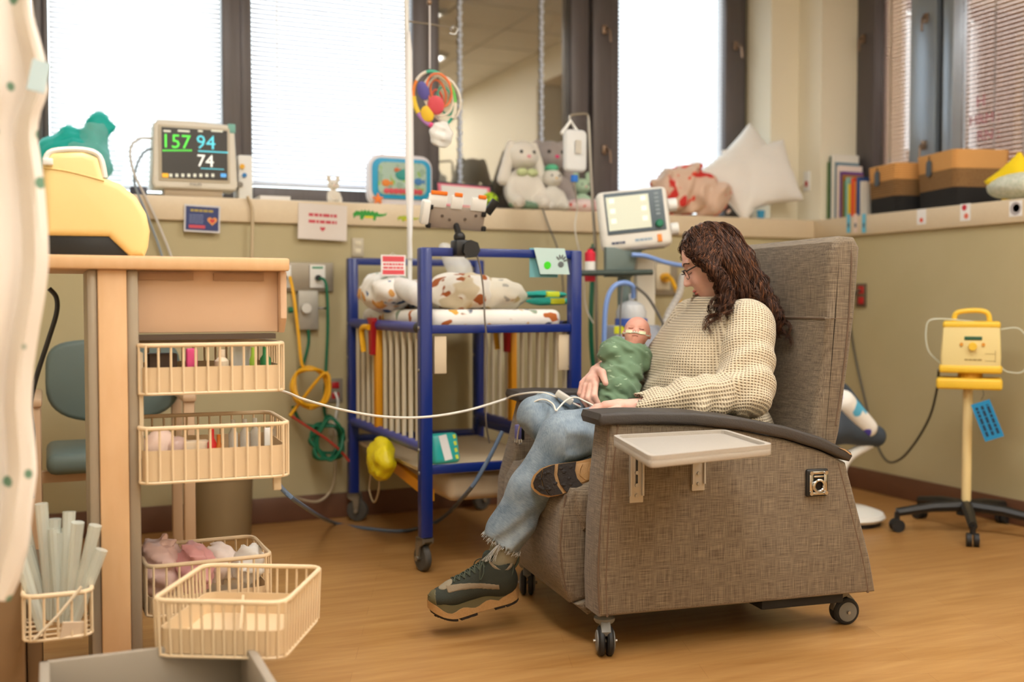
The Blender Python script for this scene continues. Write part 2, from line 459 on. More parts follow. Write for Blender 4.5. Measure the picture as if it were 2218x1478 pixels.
# ceiling with its lay-in tiles and light troffers
ceil = struct('ceiling', B().bb((XL, YF, ZC + .02), (XW + .3, YW + .2, ZC + .12)), M_ceil)
M_tee = mat('ceiling_tee', 'd8d4ca', .5)
TROF = [(.5, 1.15), (2.95, 1.1), (.5, 2.45), (2.45, 2.4), (.5, -.2), (3.3, -.2)]
tile = None
nx, ny = 9, 10
tw, th_ = (4.0 - XL) / nx, (5.03 - YF) / ny
for i in range(nx):
    for j in range(ny):
        cx_, cy_ = XL + (i + .5) * tw, YF + (j + .5) * th_
        if tile is None:
            tile = obj('ceiling_panel', B().box((0, 0, 0), (tw - .024, th_ - .024, .018)), M_ceil, ceil, local=True)
            t = tile
        else:
            t = tile.copy(); COL.objects.link(t)
        t.location = Vector((cx_, cy_, ZC - .004)) - ceil.location
M_diff = mat('light_diffuser', (1, .99, .965, 1), .5, emit=LAMP)
for q, (x, y) in enumerate(TROF):
    lt = thing('ceiling_light', ('troffer above the supply table', 'troffer above the recliner', 'troffer above the patient monitor', 'troffer above the crib and ventilator', 'troffer in the near corner over the curtain', 'troffer in the near corner over the right-hand ledge')[q] + ' in the tiled ceiling', 'ceiling light', (x, y, ZC - .05), group='fluorescent troffers in the ceiling')
    mb = B()
    for sx in (-1, 1): mb.box((x + sx * .31, y, ZC - .03), (.03, 1.26, .04))
    for sy in (-1, 1): mb.box((x, y + sy * .615, ZC - .03), (.6, .03, .04))
    obj('light_frame', mb, M_tee, lt)
    obj('diffuser', B().box((x, y, ZC - .032), (.59, 1.2, .01)), M_diff, lt)

# ---------------------------------------------------------------- windows, glass and blinds
M_glass = pane_mat('window_glass', 'f4f8f8', .06, True)
M_mirror = pane_mat('tinted_reflective_glass', '6f6552', .42, False)
M_glass2 = pane_mat('reflective_glass', 'e4dcd6', .3, True)
M_slat = blind_mat('white_blind_slat', 'f2f3f6', .45)
M_slatb = blind_mat('shaded_blind_slat', 'eef0f6', .24)  # dimmer copy of the white slats, shade put into a lower translucency
M_slat2 = blind_mat('tan_blind_slat', 'e6d4ca', .34)
M_tape = blind_mat('blind_ladder_tape', 'ffffff', .6)
M_tape2 = mat('tan_ladder_tape', 'c2a08c', .7, var=(160, '8d6f60', .8), stretch=(1, 1, 3))
ZS, ZT = 1.46, 2.92
WIN = [(-260, 70, 92), (105, 480, 545), (545, 890, 950), (950, 1230, 1335), (1335, 1565, 1612)]
MUL = [(70, 106), (480, 545), (890, 950), (1230, 1335), (1565, 1614)]
spans = [(-.86, wx(70)), (wx(106), wx(480)), (wx(545), wx(890)), (wx(950), wx(1232)), (wx(1335), wx(1565))]
muls = [(wx(70), wx(106)), (wx(480), wx(545)), (wx(890), wx(950)), (wx(1232), wx(1335)), (wx(1565), 3.804)]
for i, ((a, b), (c, d)) in enumerate(zip(spans, muls)):
    w = struct(f'window_{i + 1}', B().bb((a, YW - .02, ZS), (b, YW + .06, ZS + (.10 if i == 2 else .05)), .004).bb((a, YW - .02, ZT - .06), (b, YW + .06, ZT), .004), M_fr)
    mb = B()
    if i == 3:      # paired casement stiles with a gap between
        e = c + (d - c) * .38
        mb.bb((c, YW - .03, ZS), (e - .004, YW + .06, ZT), .006).bb((e + .012, YW - .05, ZS), (d - .05, YW + .06, ZT), .006).bb((d - .05, YW - .03, ZS), (d, YW + .06, ZT), .006).bb((e - .01, YW, ZS), (e + .015, YW + .05, ZT))
    else:
        f = c + (d - c) * .62
        mb.bb((c, YW - .03, ZS), (f, YW + .06, ZT), .006).bb((f, YW - .012, ZS), (d, YW + .06, ZT), .006)
    struct('mullion', mb, M_fr, w)
    struct('glass_pane', B().bb((a, YW + .03, ZS + .05), (b, YW + .034, ZT - .06)), M_mirror if i == 3 else M_glass, w)
struct('spandrel_backing', B().bb((spans[3][0] - .02, YW + .05, ZS), (spans[3][1] + .02, YW + .09, ZT)), mat('spandrel', '3a352c', .8))
def window_latch(p, ax, name='window_latch', lab=''):
    t = thing(name, lab, 'window latch', p, group='window latches')
    m = mat('worn_brass', '8d7663', .35, metal=.8)
    if ax == 'y':
        obj('base_plate', B().box((p[0], p[1] - .008, p[2]), (.03, .016, .05), bev=.005), m, t)
        obj('lever', B().tube([(p[0], p[1] - .02, p[2]), (p[0] + .012, p[1] - .045, p[2] - .01), (p[0] + .016, p[1] - .05, p[2] - .075)], .006, k=4), m, t)
    else:
        obj('base_plate', B().box((p[0] - .008, p[1], p[2]), (.016, .03, .05), bev=.005), m, t)
        obj('lever', B().tube([(p[0] - .02, p[1], p[2]), (p[0] - .045, p[1] - .012, p[2] - .01), (p[0] - .05, p[1] - .016, p[2] - .075)], .006, k=4), m, t)
for (px, py), lab in (((1308, 65), 'upper brass latch on the wide dark mullion beside the tinted pane'), ((1308, 325), 'lower brass latch on the wide dark mullion beside the tinted pane'), ((1592, 100), 'brass latch on the dark frame right of the last back window')):
    p = BY(px, py, YW - .05 if px < 1500 else YW - .03); window_latch(tuple(p), 'y', lab=lab)
SLAT = {}
def blind(lab, a, b, ax, z0, z1, m, mt, tilt, tapes, off=0.0, pitch=.0225, head=True):
    """a mini blind across a..b on the back wall (ax y) or the right wall (ax x)"""
    wdt = abs(b - a) - .006; mid = (a + b) / 2
    P = (lambda u, dpt, z: (u, YW + .008 + dpt, z)) if ax == 'y' else (lambda u, dpt, z: (XW + .045 + dpt, u, z))
    t = thing('window_blind', lab, 'window blind', P(mid, 0, z0), group='window blinds')
    key = (round(wdt, 3), ax, tilt)
    mb = B(); c, s_ = math.cos(tilt) * .0125, math.sin(tilt) * .0125
    pr = [(-1, 0), (-.4, .0012), (.4, .0012), (1, 0), (.4, .0006), (-.4, .0006)]
    ring = []
    for u in (-wdt / 2, wdt / 2):
        for w_, h_ in pr:
            dpt, z = w_ * c - h_ * s_ / .0125, w_ * s_ + h_ * c / .0125
            ring.append((u, dpt, z) if ax == 'y' else (dpt, u, z))
    mb.add(ring, [(i, (i + 1) % 6, 6 + (i + 1) % 6, 6 + i) for i in range(6)] + [(5, 4, 3, 2, 1, 0), (6, 7, 8, 9, 10, 11)])
    first = None; k = int((z1 - z0) / pitch)
    for i in range(k):
        if first is None:
            first = obj('slat', mb, m, t, local=True); q = first
        else:
            q = first.copy(); COL.objects.link(q)
        q.location = (0, 0, (i + .6) * pitch)
    obj('bottom_rail', B().bb(P(a + .003, -.012, z0 - .008), P(b - .003, .012, z0 + .004)), m, t)
    if head: obj('head_rail', B().bb(P(a + .003, -.014, z1), P(b - .003, .014, z1 + .03)), m, t)
    for u in tapes:
        obj('ladder_tape', B().bb(P(u - .006, -.0165, z0), P(u + .006, -.0155, z1)), mt, t)
    return t
TL = math.radians(62)
blind('backlit white blind in the leftmost back window behind the curtain edge', spans[0][0], spans[0][1], 'y', 1.53, 2.8, M_slat, M_tape, TL, [])
blind('backlit white blind in the wide window behind the heart-rate monitor', spans[1][0], spans[1][1], 'y', 1.53, 2.8, M_slat, M_tape, TL, [])
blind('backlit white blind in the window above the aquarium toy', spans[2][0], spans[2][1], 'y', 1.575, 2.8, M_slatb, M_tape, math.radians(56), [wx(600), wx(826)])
blind('backlit white blind in the window behind the pillow and floral blanket', spans[4][0], spans[4][1], 'y', 1.53, 2.8, M_slat, M_tape, TL, [])
for px, lab in ((1000, 'pale cord tape of a raised blind, left one on the tinted pane'), (1177, 'pale cord tape of a raised blind, right one on the tinted pane')):
    mb = B(); x = wx(px)
    for k in range(46): mb.box((x + (.002 if k % 2 else -.002), YW + .022, 1.52 + k * .0285), (.022, .002, .024), rot=(0, .25 if k % 2 else -.25, 0))
    mb.bb((x - .003, YW + .018, 1.51), (x + .003, YW + .021, 2.84))
    obj('blind_ladder_cord', mb, mat('ladder_cord', 'd5dcea', .6), label=lab, cat='blind cord', group='cords on the tinted pane')
# right-hand windows: bronze jamb, narrow pane, grey casement stiles, wide pane
ya, yb, yc, yd = wy(1862), wy(1902), wy(1984), wy(2076)
w = struct('window_6', B().bb((XW - .03, yb, ZS), (XW + .06, OUTC, ZT), .005), M_fr)
struct('window_rail', B().bb((XW - .02, yc, ZS), (XW + .06, yb, ZS + .05), .004).bb((XW - .02, yc, ZT - .06), (XW + .06, yb, ZT), .004), M_fr, w)
struct('glass_pane', B().bb((XW + .02, yc, ZS + .05), (XW + .024, yb, ZT - .06)), M_glass2, w)
dy = yc - yd
w2 = struct('window_7', B().bb((XW - .045, yc - dy * .62, ZS), (XW + .06, yc, ZT), .006), M_frl)
struct('gasket', B().bb((XW - .01, yc - dy * .76, ZS), (XW + .05, yc - dy * .62, ZT)), M_black, w2)
struct('casement_stile', B().bb((XW - .04, yd, ZS), (XW + .06, yc - dy * .76, ZT), .006), M_frl, w2)
struct('window_rail', B().bb((XW - .02, 2.05, ZS), (XW + .06, yd, ZS + .05), .004).bb((XW - .02, 2.05, ZT - .06), (XW + .06, yd, ZT), .004).bb((XW - .03, 2.0, ZS), (XW + .06, 2.06, ZT)), M_fr, w2)
struct('glass_pane', B().bb((XW + .02, 2.06, ZS + .05), (XW + .024, yd, ZT - .06)), M_glass2, w2)
blind('dim tan blind behind the narrow right-hand pane, pale woven tapes', yc, yb, 'x', 1.53, 2.8, M_slat2, M_tape2, math.radians(66), [yb - .012, yb - .065, yc + .012])
blind('pinkish blind behind the wide right-hand pane with faint red lettering', 2.07, yd, 'x', 1.53, 2.8, M_slat2, M_tape, math.radians(66), [wy(2145), wy(2210)])
for (px, py), lab in (((1872, 85), 'brass latch on the bronze jamb at the right-hand window corner'), ((2008, 40), 'upper latch on the grey casement stile of the right-hand window'), ((2003, 315), 'lower latch on the grey casement stile above the woven baskets')):
    p = BX(px, py, XW - .045 if px > 1900 else XW - .03); window_latch(tuple(p), 'x', lab=lab)
mb = B()
for tx, px, py, sz in (('H', 2124, 220, .085), ('HRM :', 2132, 258, .075), ('RN :', 2140, 292, .075)):
    p = BX(px, py, XW + .017); a = text_mb(tx, sz, frame_M(p, (0, -1, 0), (0, 0, 1))); mb.add(a.v, a.f)
obj('pane_lettering', mb, mat('faint_red_marker', 'c9828e', .6, alpha=.55), label='faint red hand lettering on the wide right-hand pane', cat='lettering')
# ---------------------------------------------------------------- recliner
def weave(name, c0, c1, c2):
    m = bpy.data.materials.new(name); m.use_nodes = True; nt = m.node_tree; b = nt.nodes['Principled BSDF']
    b.inputs['Roughness'].default_value = .75; b.inputs['Sheen Weight'].default_value = .15; b.inputs['Specular IOR Level'].default_value = .3
    tc = N(nt, 'ShaderNodeTexCoord'); out = []
    for sc in ((18, 18, 620), (620, 620, 16)):
        mp = N(nt, 'ShaderNodeMapping'); mp.inputs['Scale'].default_value = sc; nt.links.new(tc.outputs['Object'], mp.inputs[0])
        nz = N(nt, 'ShaderNodeTexNoise', i_Scale=1.0, i_Detail=3.0, i_Roughness=.6); nt.links.new(mp.outputs[0], nz.inputs['Vector']); out.append(nz.outputs[0])
    ad = N(nt, 'ShaderNodeMath', operation='ADD'); nt.links.new(out[0], ad.inputs[0]); nt.links.new(out[1], ad.inputs[1])
    ml = N(nt, 'ShaderNodeMath', operation='MULTIPLY'); ml.inputs[1].default_value = .5; nt.links.new(ad.outputs[0], ml.inputs[0])
    cr = N(nt, 'ShaderNodeValToRGB'); e = cr.color_ramp.elements
    e[0].position = .36; e[0].color = hx(c0); e[1].position = .62; e[1].color = hx(c2); x = e.new(.48); x.color = hx(c1)
    nt.links.new(ml.outputs[0], cr.inputs[0]); nt.links.new(cr.outputs[0], b.inputs['Base Color'])
    bp = N(nt, 'ShaderNodeBump', i_Strength=.35, i_Distance=.0015); nt.links.new(ml.outputs[0], bp.inputs['Height']); nt.links.new(bp.outputs[0], b.inputs['Normal'])
    return m
M_weave = weave('brown_weave_upholstery', '4a3f32', '706150', '93846e')
M_welt = mat('upholstery_welt', '6b5644', .8, bump=(500, .4))
M_cap = mat('arm_cap_urethane', '3d3733', .55, bump=(300, .25))
M_trayp = mat('tray_plastic', 'b9b0a5', .45, var=(300, 'ada498', .5))
M_grey = mat('caster_grey', '7b7974', .45)
M_tyre = mat('caster_tyre', '1c1c1c', .6)
ch = thing('recliner', 'brown woven-fabric hospital recliner on casters, the woman seated in it', 'recliner', CH_O, -CH_A)
def co(name, mb, m, par=None, **k): return obj(name, mb, m, par or ch, local=True, **k)
SIDE = [(.0, .12), (-.004, .22), (.002, .38), (.014, .52), (.03, .662), (.15, .658), (.28, .65), (.43, .63), (.58, .598), (.70, .56), (.79, .52), (.845, .34), (.88, .22), (.9, .12)]
SIDE0 = SIDE
for y0, y1, far in ((0, .125, 0), (.755, .88, 1)):
    SIDE = [(x - .045 * max(0, min(1, (.62 - z) / .25)) if x < .1 else x, z) for x, z in SIDE0] if far else SIDE0
    a = co('arm_panel', B().prism(SIDE, y0, y1, 'y', bev=.012, seg=3), M_weave)
    yy = y0 - .0005 if not far else y1 + .0005
    for s_ in (.022,):
        w = [(x + s_, yy + .003, z) for x, z in SIDE[:5]]; co('piping', B().tube(w, .0035, 6, k=4), M_welt, a)
        w = [(x - .028, yy + .003, z) for x, z in SIDE[10:]]; co('piping', B().tube(w, .0035, 6, k=4), M_welt, a)
    co('piping', B().tube([(.002, y0 + .008, .13), (-.002, y0 + .008, .3), (.028, y0 + .01, .65)], .003, 6, k=5), M_welt, a)
    top = [(-.004, .692), (.1, .694), (.28, .687), (.43, .668), (.58, .637), (.70, .6), (.80, .553), (.806, .54)]
    low = [(.795, .524), (.70, .563), (.58, .6), (.43, .632), (.28, .652), (.1, .66), (-.004, .658), (-.01, .675)]
    c = co('arm_cap', B().prism(top + low, y0 - .012, y1 + .012, 'y', bev=.009, seg=3), M_cap)
    if not far: co('worn_patch', B().prism([(.752, .569), (.778, .557), (.794, .545), (.80, .5465), (.775, .563)], -.0135, -.0115, 'y'), mat('bare_wood', 'c09a72', .6), c, label='bare patch worn through the arm cap end')
# back: a tall rounded board with a head pillow above the seam
def slabpoly(z0, z1, xf0, xf1, xb0, xb1): return [(xf0, z0), (xf1, z1), (xb1, z1), (xb0, z0)]
bk = co('backrest', B().prism([(.70, .40), (.735, .60), (.775, .80), (.789, .944), (.785, .95), (.79, .956), (.79, 1.05), (.796, 1.15), (.806, 1.186), (.835, 1.205), (.885, 1.202), (.905, 1.17), (.897, 1.05), (.888, .949), (.868, .80), (.84, .6), (.79, .40)], .10, .78, 'y', bev=.024, seg=5), M_weave)
co('seam', B().tube([(.787, .118, .95), (.787, .76, .95)], .0025, 6).tube([(.80, .1005, .95), (.875, .1005, .95)], .0015, 5), M_welt, bk)
co('piping', B().tube([(.818, .1, .62), (.845, .099, .80), (.86, .099, .95), (.865, .099, 1.05), (.868, .1, 1.15), (.862, .115, 1.19)], .003, 6, k=5), M_welt, bk)
mb = B().prism([(.0, .33), (-.03, .40), (-.02, .455), (.03, .475), (.3, .47), (.70, .455), (.72, .33)], .135, .745, 'y', bev=.03, seg=4)
co('seat_cushion', mb, M_weave)
mb = B().prism([(-.03, .46), (-.062, .40), (-.07, .28), (-.055, .17), (-.03, .12), (.03, .13), (.02, .46)], .15, .735, 'y', bev=.02, seg=4)
fr = co('footrest', mb, M_weave)
co('fabric_fold', B().prism([(-.02, .12), (.02, .085), (.06, .10), (.05, .14)], .14, .3, 'y', bev=.01, seg=2), M_weave, fr)
co('piping', B().tube([(-.045, .158, .44), (-.062, .155, .3), (-.045, .156, .16)], .003, 6, k=5), M_welt, fr)
co('undercarriage', B().bb((.1, .13, .085), (.8, .75, .3), .01).bb((.52, .02, .09), (.8, .12, .122), .006), mat('undercarriage_black', '111010', .7))
co('seat_frame', B().bb((.04, .128, .14), (.72, .752, .33)), mat('frame_cloth', '1d1814', .9))  # frame in one even near-black cloth colour
def caster(x, y, rz, brake):
    c = thing('caster', None, None); c.parent = ch; c.location = (x, y, 0); c.rotation_euler = (0, 0, rz)
    o = lambda n, mb, m: obj(n, mb, m, c, local=True)
    for s_ in (-1, 1):
        o('wheel', B().lathe([(.006, -.009), (.036, -.009), (.042, -.004), (.042, .004), (.036, .009), (.006, .009)], (.02, s_ * .0125, .042), 28, (PI / 2, 0, 0)), M_tyre)
        o('hub_cover', B().lathe([(.03, -.002), (.03, .001), (.024, .003), (.004, .004)], (.02, s_ * .0235, .042), 24, (PI / 2 if s_ < 0 else -PI / 2, 0, 0)), M_grey)
    o('fork', B().prism([(-.018, .085), (.0, .1), (.028, .098), (.05, .075), (.045, .062), (.02, .088), (-.01, .07), (-.014, .045), (-.022, .045)], -.014, .014, 'y', bev=.004), M_grey)
    o('swivel', B().lathe([(.026, .09), (.03, .096), (.03, .103), (.02, .108), (.014, .112), (.014, .125)], (0, 0, 0), 24), M_grey)
    o('axle_bolt', B().cyl((.02, -.034, .042), (.02, .034, .042), .005, n=10), M_steel)
caster(.035, .055, math.radians(255), 1)
caster(.835, .10, math.radians(-6), 0)
caster(.02, .72, math.radians(250), 1)
caster(.84, .74, math.radians(10), 0)
# release latch
lt = co('release_latch', B().box((.686, -.004, .466), (.074, .012, .082), bev=.009, seg=3), M_black)
mb = B()
for dx, dz in ((-1, 0), (1, 0)): mb.box((.686 + dx * .024, -.012, .466), (.012, .005, .07), bev=.002)
for dz in (-1, 1): mb.box((.686, -.012, .466 + dz * .031), (.05, .005, .009), bev=.002)
for dx in (-1, 1):
    for dz in (-1, 1): mb.cyl((.686 + dx * .025, -.012, .466 + dz * .03), (.686 + dx * .025, -.018, .466 + dz * .03), .006, n=12)
co('chrome_frame', mb, M_chrome, lt)
co('pull_ring', B().tube([(.686 + .017 * math.cos(t), -.016, .458 + .017 * math.sin(t)) for t in np.linspace(0, 2 * PI, 20, endpoint=False)], .005, 8, closed=True).box((.686, -.013, .486), (.034, .008, .006), bev=.002), M_chrome, lt)
co('recess', B().cyl((.686, -.009, .458), (.686, -.0115, .458), .02, n=20), mat('dark_steel', '2a2724', .3, metal=.8), lt)
# swing-out tray
tc_ = [(.005, -.071), (-.066, -.473), (.324, -.366), (.358, -.048)]
def tquad(k, z0, z1, mb, bev=.012):
    cx_ = sum(p[0] for p in tc_) / 4; cy_ = sum(p[1] for p in tc_) / 4
    q = [(cx_ + (x - cx_) * k, cy_ + (y - cy_) * k) for x, y in tc_]
    r = []
    for i in range(4):          # rounded corners
        p0, p1, p2 = Vector(q[i - 1]), Vector(q[i]), Vector(q[(i + 1) % 4])
        a = p1 + (p0 - p1).normalized() * .025; b = p1 + (p2 - p1).normalized() * .025
        for t in (0, .25, .5, .75, 1): r.append(tuple(a * (1 - t) ** 2 + p1 * 2 * t * (1 - t) + b * t * t))
    return r
tr = co('tray', B().prism(tquad(1, 0, 0, None), .612, .632, 'z', bev=.004), M_trayp)
o_, i_ = tquad(1, 0, 0, None), tquad(.93, 0, 0, None); n_ = len(o_)
mb = B(); mb.add([(x, y, .63) for x, y in o_] + [(x, y, .641) for x, y in o_] + [(x, y, .641) for x, y in i_] + [(x, y, .63) for x, y in i_],
    [(k * n_ + i, k * n_ + (i + 1) % n_, (k + 1) * n_ + (i + 1) % n_, (k + 1) * n_ + i) for k in range(3) for i in range(n_)])
co('tray_rim', mb, M_trayp, tr)
M_brk = mat('bracket_grey', 'b9b2a6', .4, metal=.2)
co('pivot_disc', B().cyl((.2, -.12, .603), (.2, -.12, .611), .09, n=36).bb((.1, -.14, .598), (.3, -.0, .606)), M_black, tr)
for x0, x1, z0, z1 in ((.085, .127, .438, .612), (.277, .318, .462, .612)):
    b_ = co('bracket', B().bb((x0, -.006, z0), (x1, -.001, z1), .002).bb((x0, -.012, z0 + .02), (x0 + .005, -.001, z1)).bb((x1 - .005, -.012, z0 + .02), (x1, -.001, z1)).bb((x0, -.15, .604), (x1, -.001, .611)), M_brk, tr)
    mb = B()
    for zz in (z0 + .02, z0 + .05, z0 + .085): mb.cyl(((x0 + x1) / 2, -.006, zz), ((x0 + x1) / 2, -.010, zz), .0055, n=10)
    co('screw', mb, M_steel, b_)
    if x0 < .1: co('slide_slot', B().bb(((x0 + x1) / 2 - .003, -.008, z0 + .045), ((x0 + x1) / 2 + .003, -.0055, z1 - .03)), M_black, b_)
# ---------------------------------------------------------------- the woman (built in the recliner's own frame, then moved to the room)
def skin_mat(name, c, red):
    m = mat(name, c, .5, var=(26, red, .55), bump=(260, .06), sss=.18, spec=.4); return m
M_skin = skin_mat('fair_skin', 'e6b8a6', 'd69a88')
HH = Vector((-.93, .37, 0)).normalized()
HF = (HH * .89 + Vector((0, 0, -.455))).normalized()       # where the face points
HU = (HH * .455 + Vector((0, 0, .89))).normalized()
HR = axes(HF, HU)                                          # columns forward, left, up
HC = CL(1541, 566, .43)
def hp(f, l, u): return HC + HF * f + Vector(HR[:, 1]) * l + HU * u
SH_L, SH_R = Vector((.605, .265, .925)), Vector((.60, .625, .93))
EL_L, EL_R = CL(1618, 848, .175), Vector((.50, .79, .70))
WR_L, WR_R = CL(1372, 884, .215), CL(1318, 790, .68)
HIP_L, HIP_R = Vector((.56, .325, .555)), Vector((.57, .545, .56))
KN_L, KN_R = CL(1222, 950, .30), CL(1172, 902, .58)
AN_L, AN_R = CL(1090, 1182, .355), Vector((.13, .24, .475))
def hand_prims():
    """both hands: a palm and five separate fingers each"""
    out = []
    # far hand: back of the hand beside the baby, fingers curling down under it, thumb across the cloth
    D = lambda x, y, l: CL(x, y, l)
    out += [rc(WR_R, D(1300, 803, .585), .026, .026), rc(D(1300, 803, .585), D(1280, 826, .515), .026, .021), rc(D(1292, 806, .56), D(1288, 828, .495), .024, .019), rc(D(1290, 812, .57), D(1270, 828, .535), .022, .018)]
    F = [[(1290, 834, .478), (1287, 858, .458), (1300, 882, .452)], [(1279, 837, .492), (1274, 863, .472), (1289, 889, .465)],
         [(1269, 836, .512), (1263, 863, .497), (1278, 890, .49)], [(1261, 830, .535), (1256, 853, .525), (1267, 877, .52)]]
    for j, ch_ in enumerate(F):
        p = [D(*q) for q in ch_]; r = (.0105, .0108, .0104, .009)[j]
        out += [rc(D(1286, 818, .53), p[0], .012, r * 1.05), rc(p[0], p[1], r * 1.02, r), rc(p[1], p[2], r, r * .78)]
    t = [D(1294, 804, .545), D(1304, 808, .475), D(1312, 831, .452)]
    out += [rc(t[0], t[1], .017, .0135), rc(t[1], t[2], .0135, .0095)]
    # near hand: resting palm down on the thigh
    k0 = CL(1312, 882, .235)
    out += [rc(WR_L, CL(1340, 882, .225), .025, .025), rc(CL(1340, 882, .215), k0, .024, .019), rc(CL(1340, 884, .25), CL(1314, 884, .27), .022, .017)]
    for j, (dx, dy) in enumerate(((0, 0), (.004, .02), (.012, .04), (.024, .06))):
        a = k0 + Vector((.012 + dx * .2, dy - .006, .0)); b = a + Vector((-.034 + dx * .4, .006, -.004)); c = b + Vector((-.03 + dx * .4, .004, -.014))
        r = (.0095, .010, .0098, .0085)[j]
        out += [rc(a, b, r * 1.1, r), rc(b, c, r, r * .82)]
    a = CL(1336, 888, .19); out += [rc(a, a + Vector((-.03, -.018, -.002)), .0135, .0115), rc(a + Vector((-.03, -.018, -.002)), a + Vector((-.055, -.02, -.01)), .0115, .009)]
    return out
def body_fn():
    trunk = blend([el((.60, .44, .80), (.13, .16, .18)), el((.57, .44, .64), (.14, .17, .15)), el((.60, .435, .545), (.17, .19, .12)), rc(SH_L + Vector((0, .03, -.01)), SH_R + Vector((0, -.03, -.01)), .06, .06)], .08)
    limbs = [rc(SH_L, EL_L, .052, .042), rc(EL_L, WR_L, .042, .026), rc(SH_R, EL_R, .052, .042), rc(EL_R, WR_R, .042, .026),
             rc(HIP_L, KN_L, .072, .05), rc(KN_L, AN_L, .05, .036), rc(HIP_R, KN_R, .072, .05), rc(KN_R, AN_R, .05, .036)]
    nk = rc(hp(-.045, 0, -.055), Vector((.605, .44, .965)), .05, .062)
    skull = [el(hp(-.012, 0, .022), (.098, .073, .098), HR), el(hp(.03, 0, -.055), (.058, .055, .066), HR), el(hp(.058, 0, -.098), (.024, .026, .02), HR), el(hp(.062, .03, -.03), (.025, .024, .026), HR), el(hp(.062, -.03, -.03), (.025, .024, .026), HR)]
    hands = hand_prims()
    tb = blend(limbs, .03); hb = blend(skull, .03); fb = blend(hands, .004)
    nose = blend([rc(hp(.078, 0, .018), hp(.106, 0, -.03), .008, .0105), el(hp(.097, .010, -.034), (.010, .008, .008), HR), el(hp(.097, -.010, -.034), (.010, .008, .008), HR)], .008)
    lips = blend([el(hp(.0885, 0, -.062), (.010, .02, .0052), HR), el(hp(.0855, 0, -.073), (.010, .017, .0058), HR)], .003)
    brow = blend([rc(hp(.082, .012, .03), hp(.072, .042, .03), .008, .007), rc(hp(.082, -.012, .03), hp(.072, -.042, .03), .008, .007)], .008)
    sock = blend([el(hp(.094, .031, .006), (.017, .018, .012), HR), el(hp(.094, -.031, .006), (.017, .018, .012), HR)], .003)
    lid = blend([el(hp(.072, .031, .005), (.0135, .0155, .012), HR), el(hp(.072, -.031, .005), (.0135, .0155, .012), HR)], .003)
    ear = blend([el(hp(-.012, .075, -.01), (.016, .008, .03), HR), el(hp(-.012, -.075, -.01), (.016, .008, .03), HR)], .003)
    def f(P):
        h = hb(P); h = smin(h, brow(P), .012); h = smax(h, -sock(P), .010); h = smin(h, lid(P), .004); h = smin(h, nose(P), .011); h = smin(h, lips(P), .006); h = smin(h, ear(P), .006)
        d = smin(trunk(P), tb(P), .05); d = smin(d, nk(P), .035); d = smin(d, h, .025)
        return smin(d, fb(P), .010)
    return f
_bf = body_fn()
mb = smb(_bf, (-.3, .08, .18), (.85, .88, 1.33), .0045)
mb.v = [tuple(CH_M @ Vector(p)) for p in mb.v]
woman = obj('person', mb, M_skin, ang=180, label='seated woman in cream sweater and jeans looking down at swaddled baby', cat='person')
def wo(name, mb, m, par=None, **k):
    """a part of the woman from points in the recliner's frame"""
    mb.v = [tuple(CH_M @ Vector(p)) for p in mb.v]; return obj(name, mb, m, par or woman, **k)
# ---- clothes: outer shells that follow the body, with a knit / denim coordinate along each limb
def bone_uv(me, bones, M):
    """UV in metres: along the nearest bone and around it, chosen face by face"""
    n = len(me.vertices); co_ = np.empty(n * 3); me.vertices.foreach_get('co', co_); co_ = co_.reshape(-1, 3)
    Mi = np.array(M); co_ = co_ @ Mi[:3, :3].T + Mi[:3, 3]
    D, UV = [], []
    for a, b, rad, ref in bones:
        a, b = np.array(a), np.array(b); ab = b - a; Ln = np.linalg.norm(ab); ax = ab / Ln
        w = co_ - a; t = w @ ax; q = w - t[:, None] * ax
        tc2 = np.clip(t, 0, Ln); D.append(np.linalg.norm(w - tc2[:, None] * ax, axis=1) / rad)
        e1 = np.array(ref, float); e1 -= ax * (e1 @ ax); e1 /= np.linalg.norm(e1); e2 = np.cross(ax, e1)
        UV.append(np.stack([np.arctan2(q @ e2, q @ e1) * rad, t], 1))
    D = np.array(D); UV = np.array(UV)
    nf = len(me.polygons); lv = np.empty(len(me.loops), np.int32); me.loops.foreach_get('vertex_index', lv)
    q4 = lv.reshape(nf, 4); face = D[:, q4].mean(2).argmin(0)
    uv = UV[np.repeat(face, 4), lv]
    rad = np.array([b[2] for b in bones])[np.repeat(face, 4)]          # keep a face from straddling the wrap of the angle
    u0 = np.repeat(uv[:, 0].reshape(nf, 4)[:, :1], 4, 1).reshape(-1); per = 2 * PI * rad
    uv[:, 0] = uv[:, 0] - per * np.round((uv[:, 0] - u0) / per)
    l = me.uv_layers.new(name='cloth'); l.data.foreach_set('uv', uv.astype(np.float32).reshape(-1))
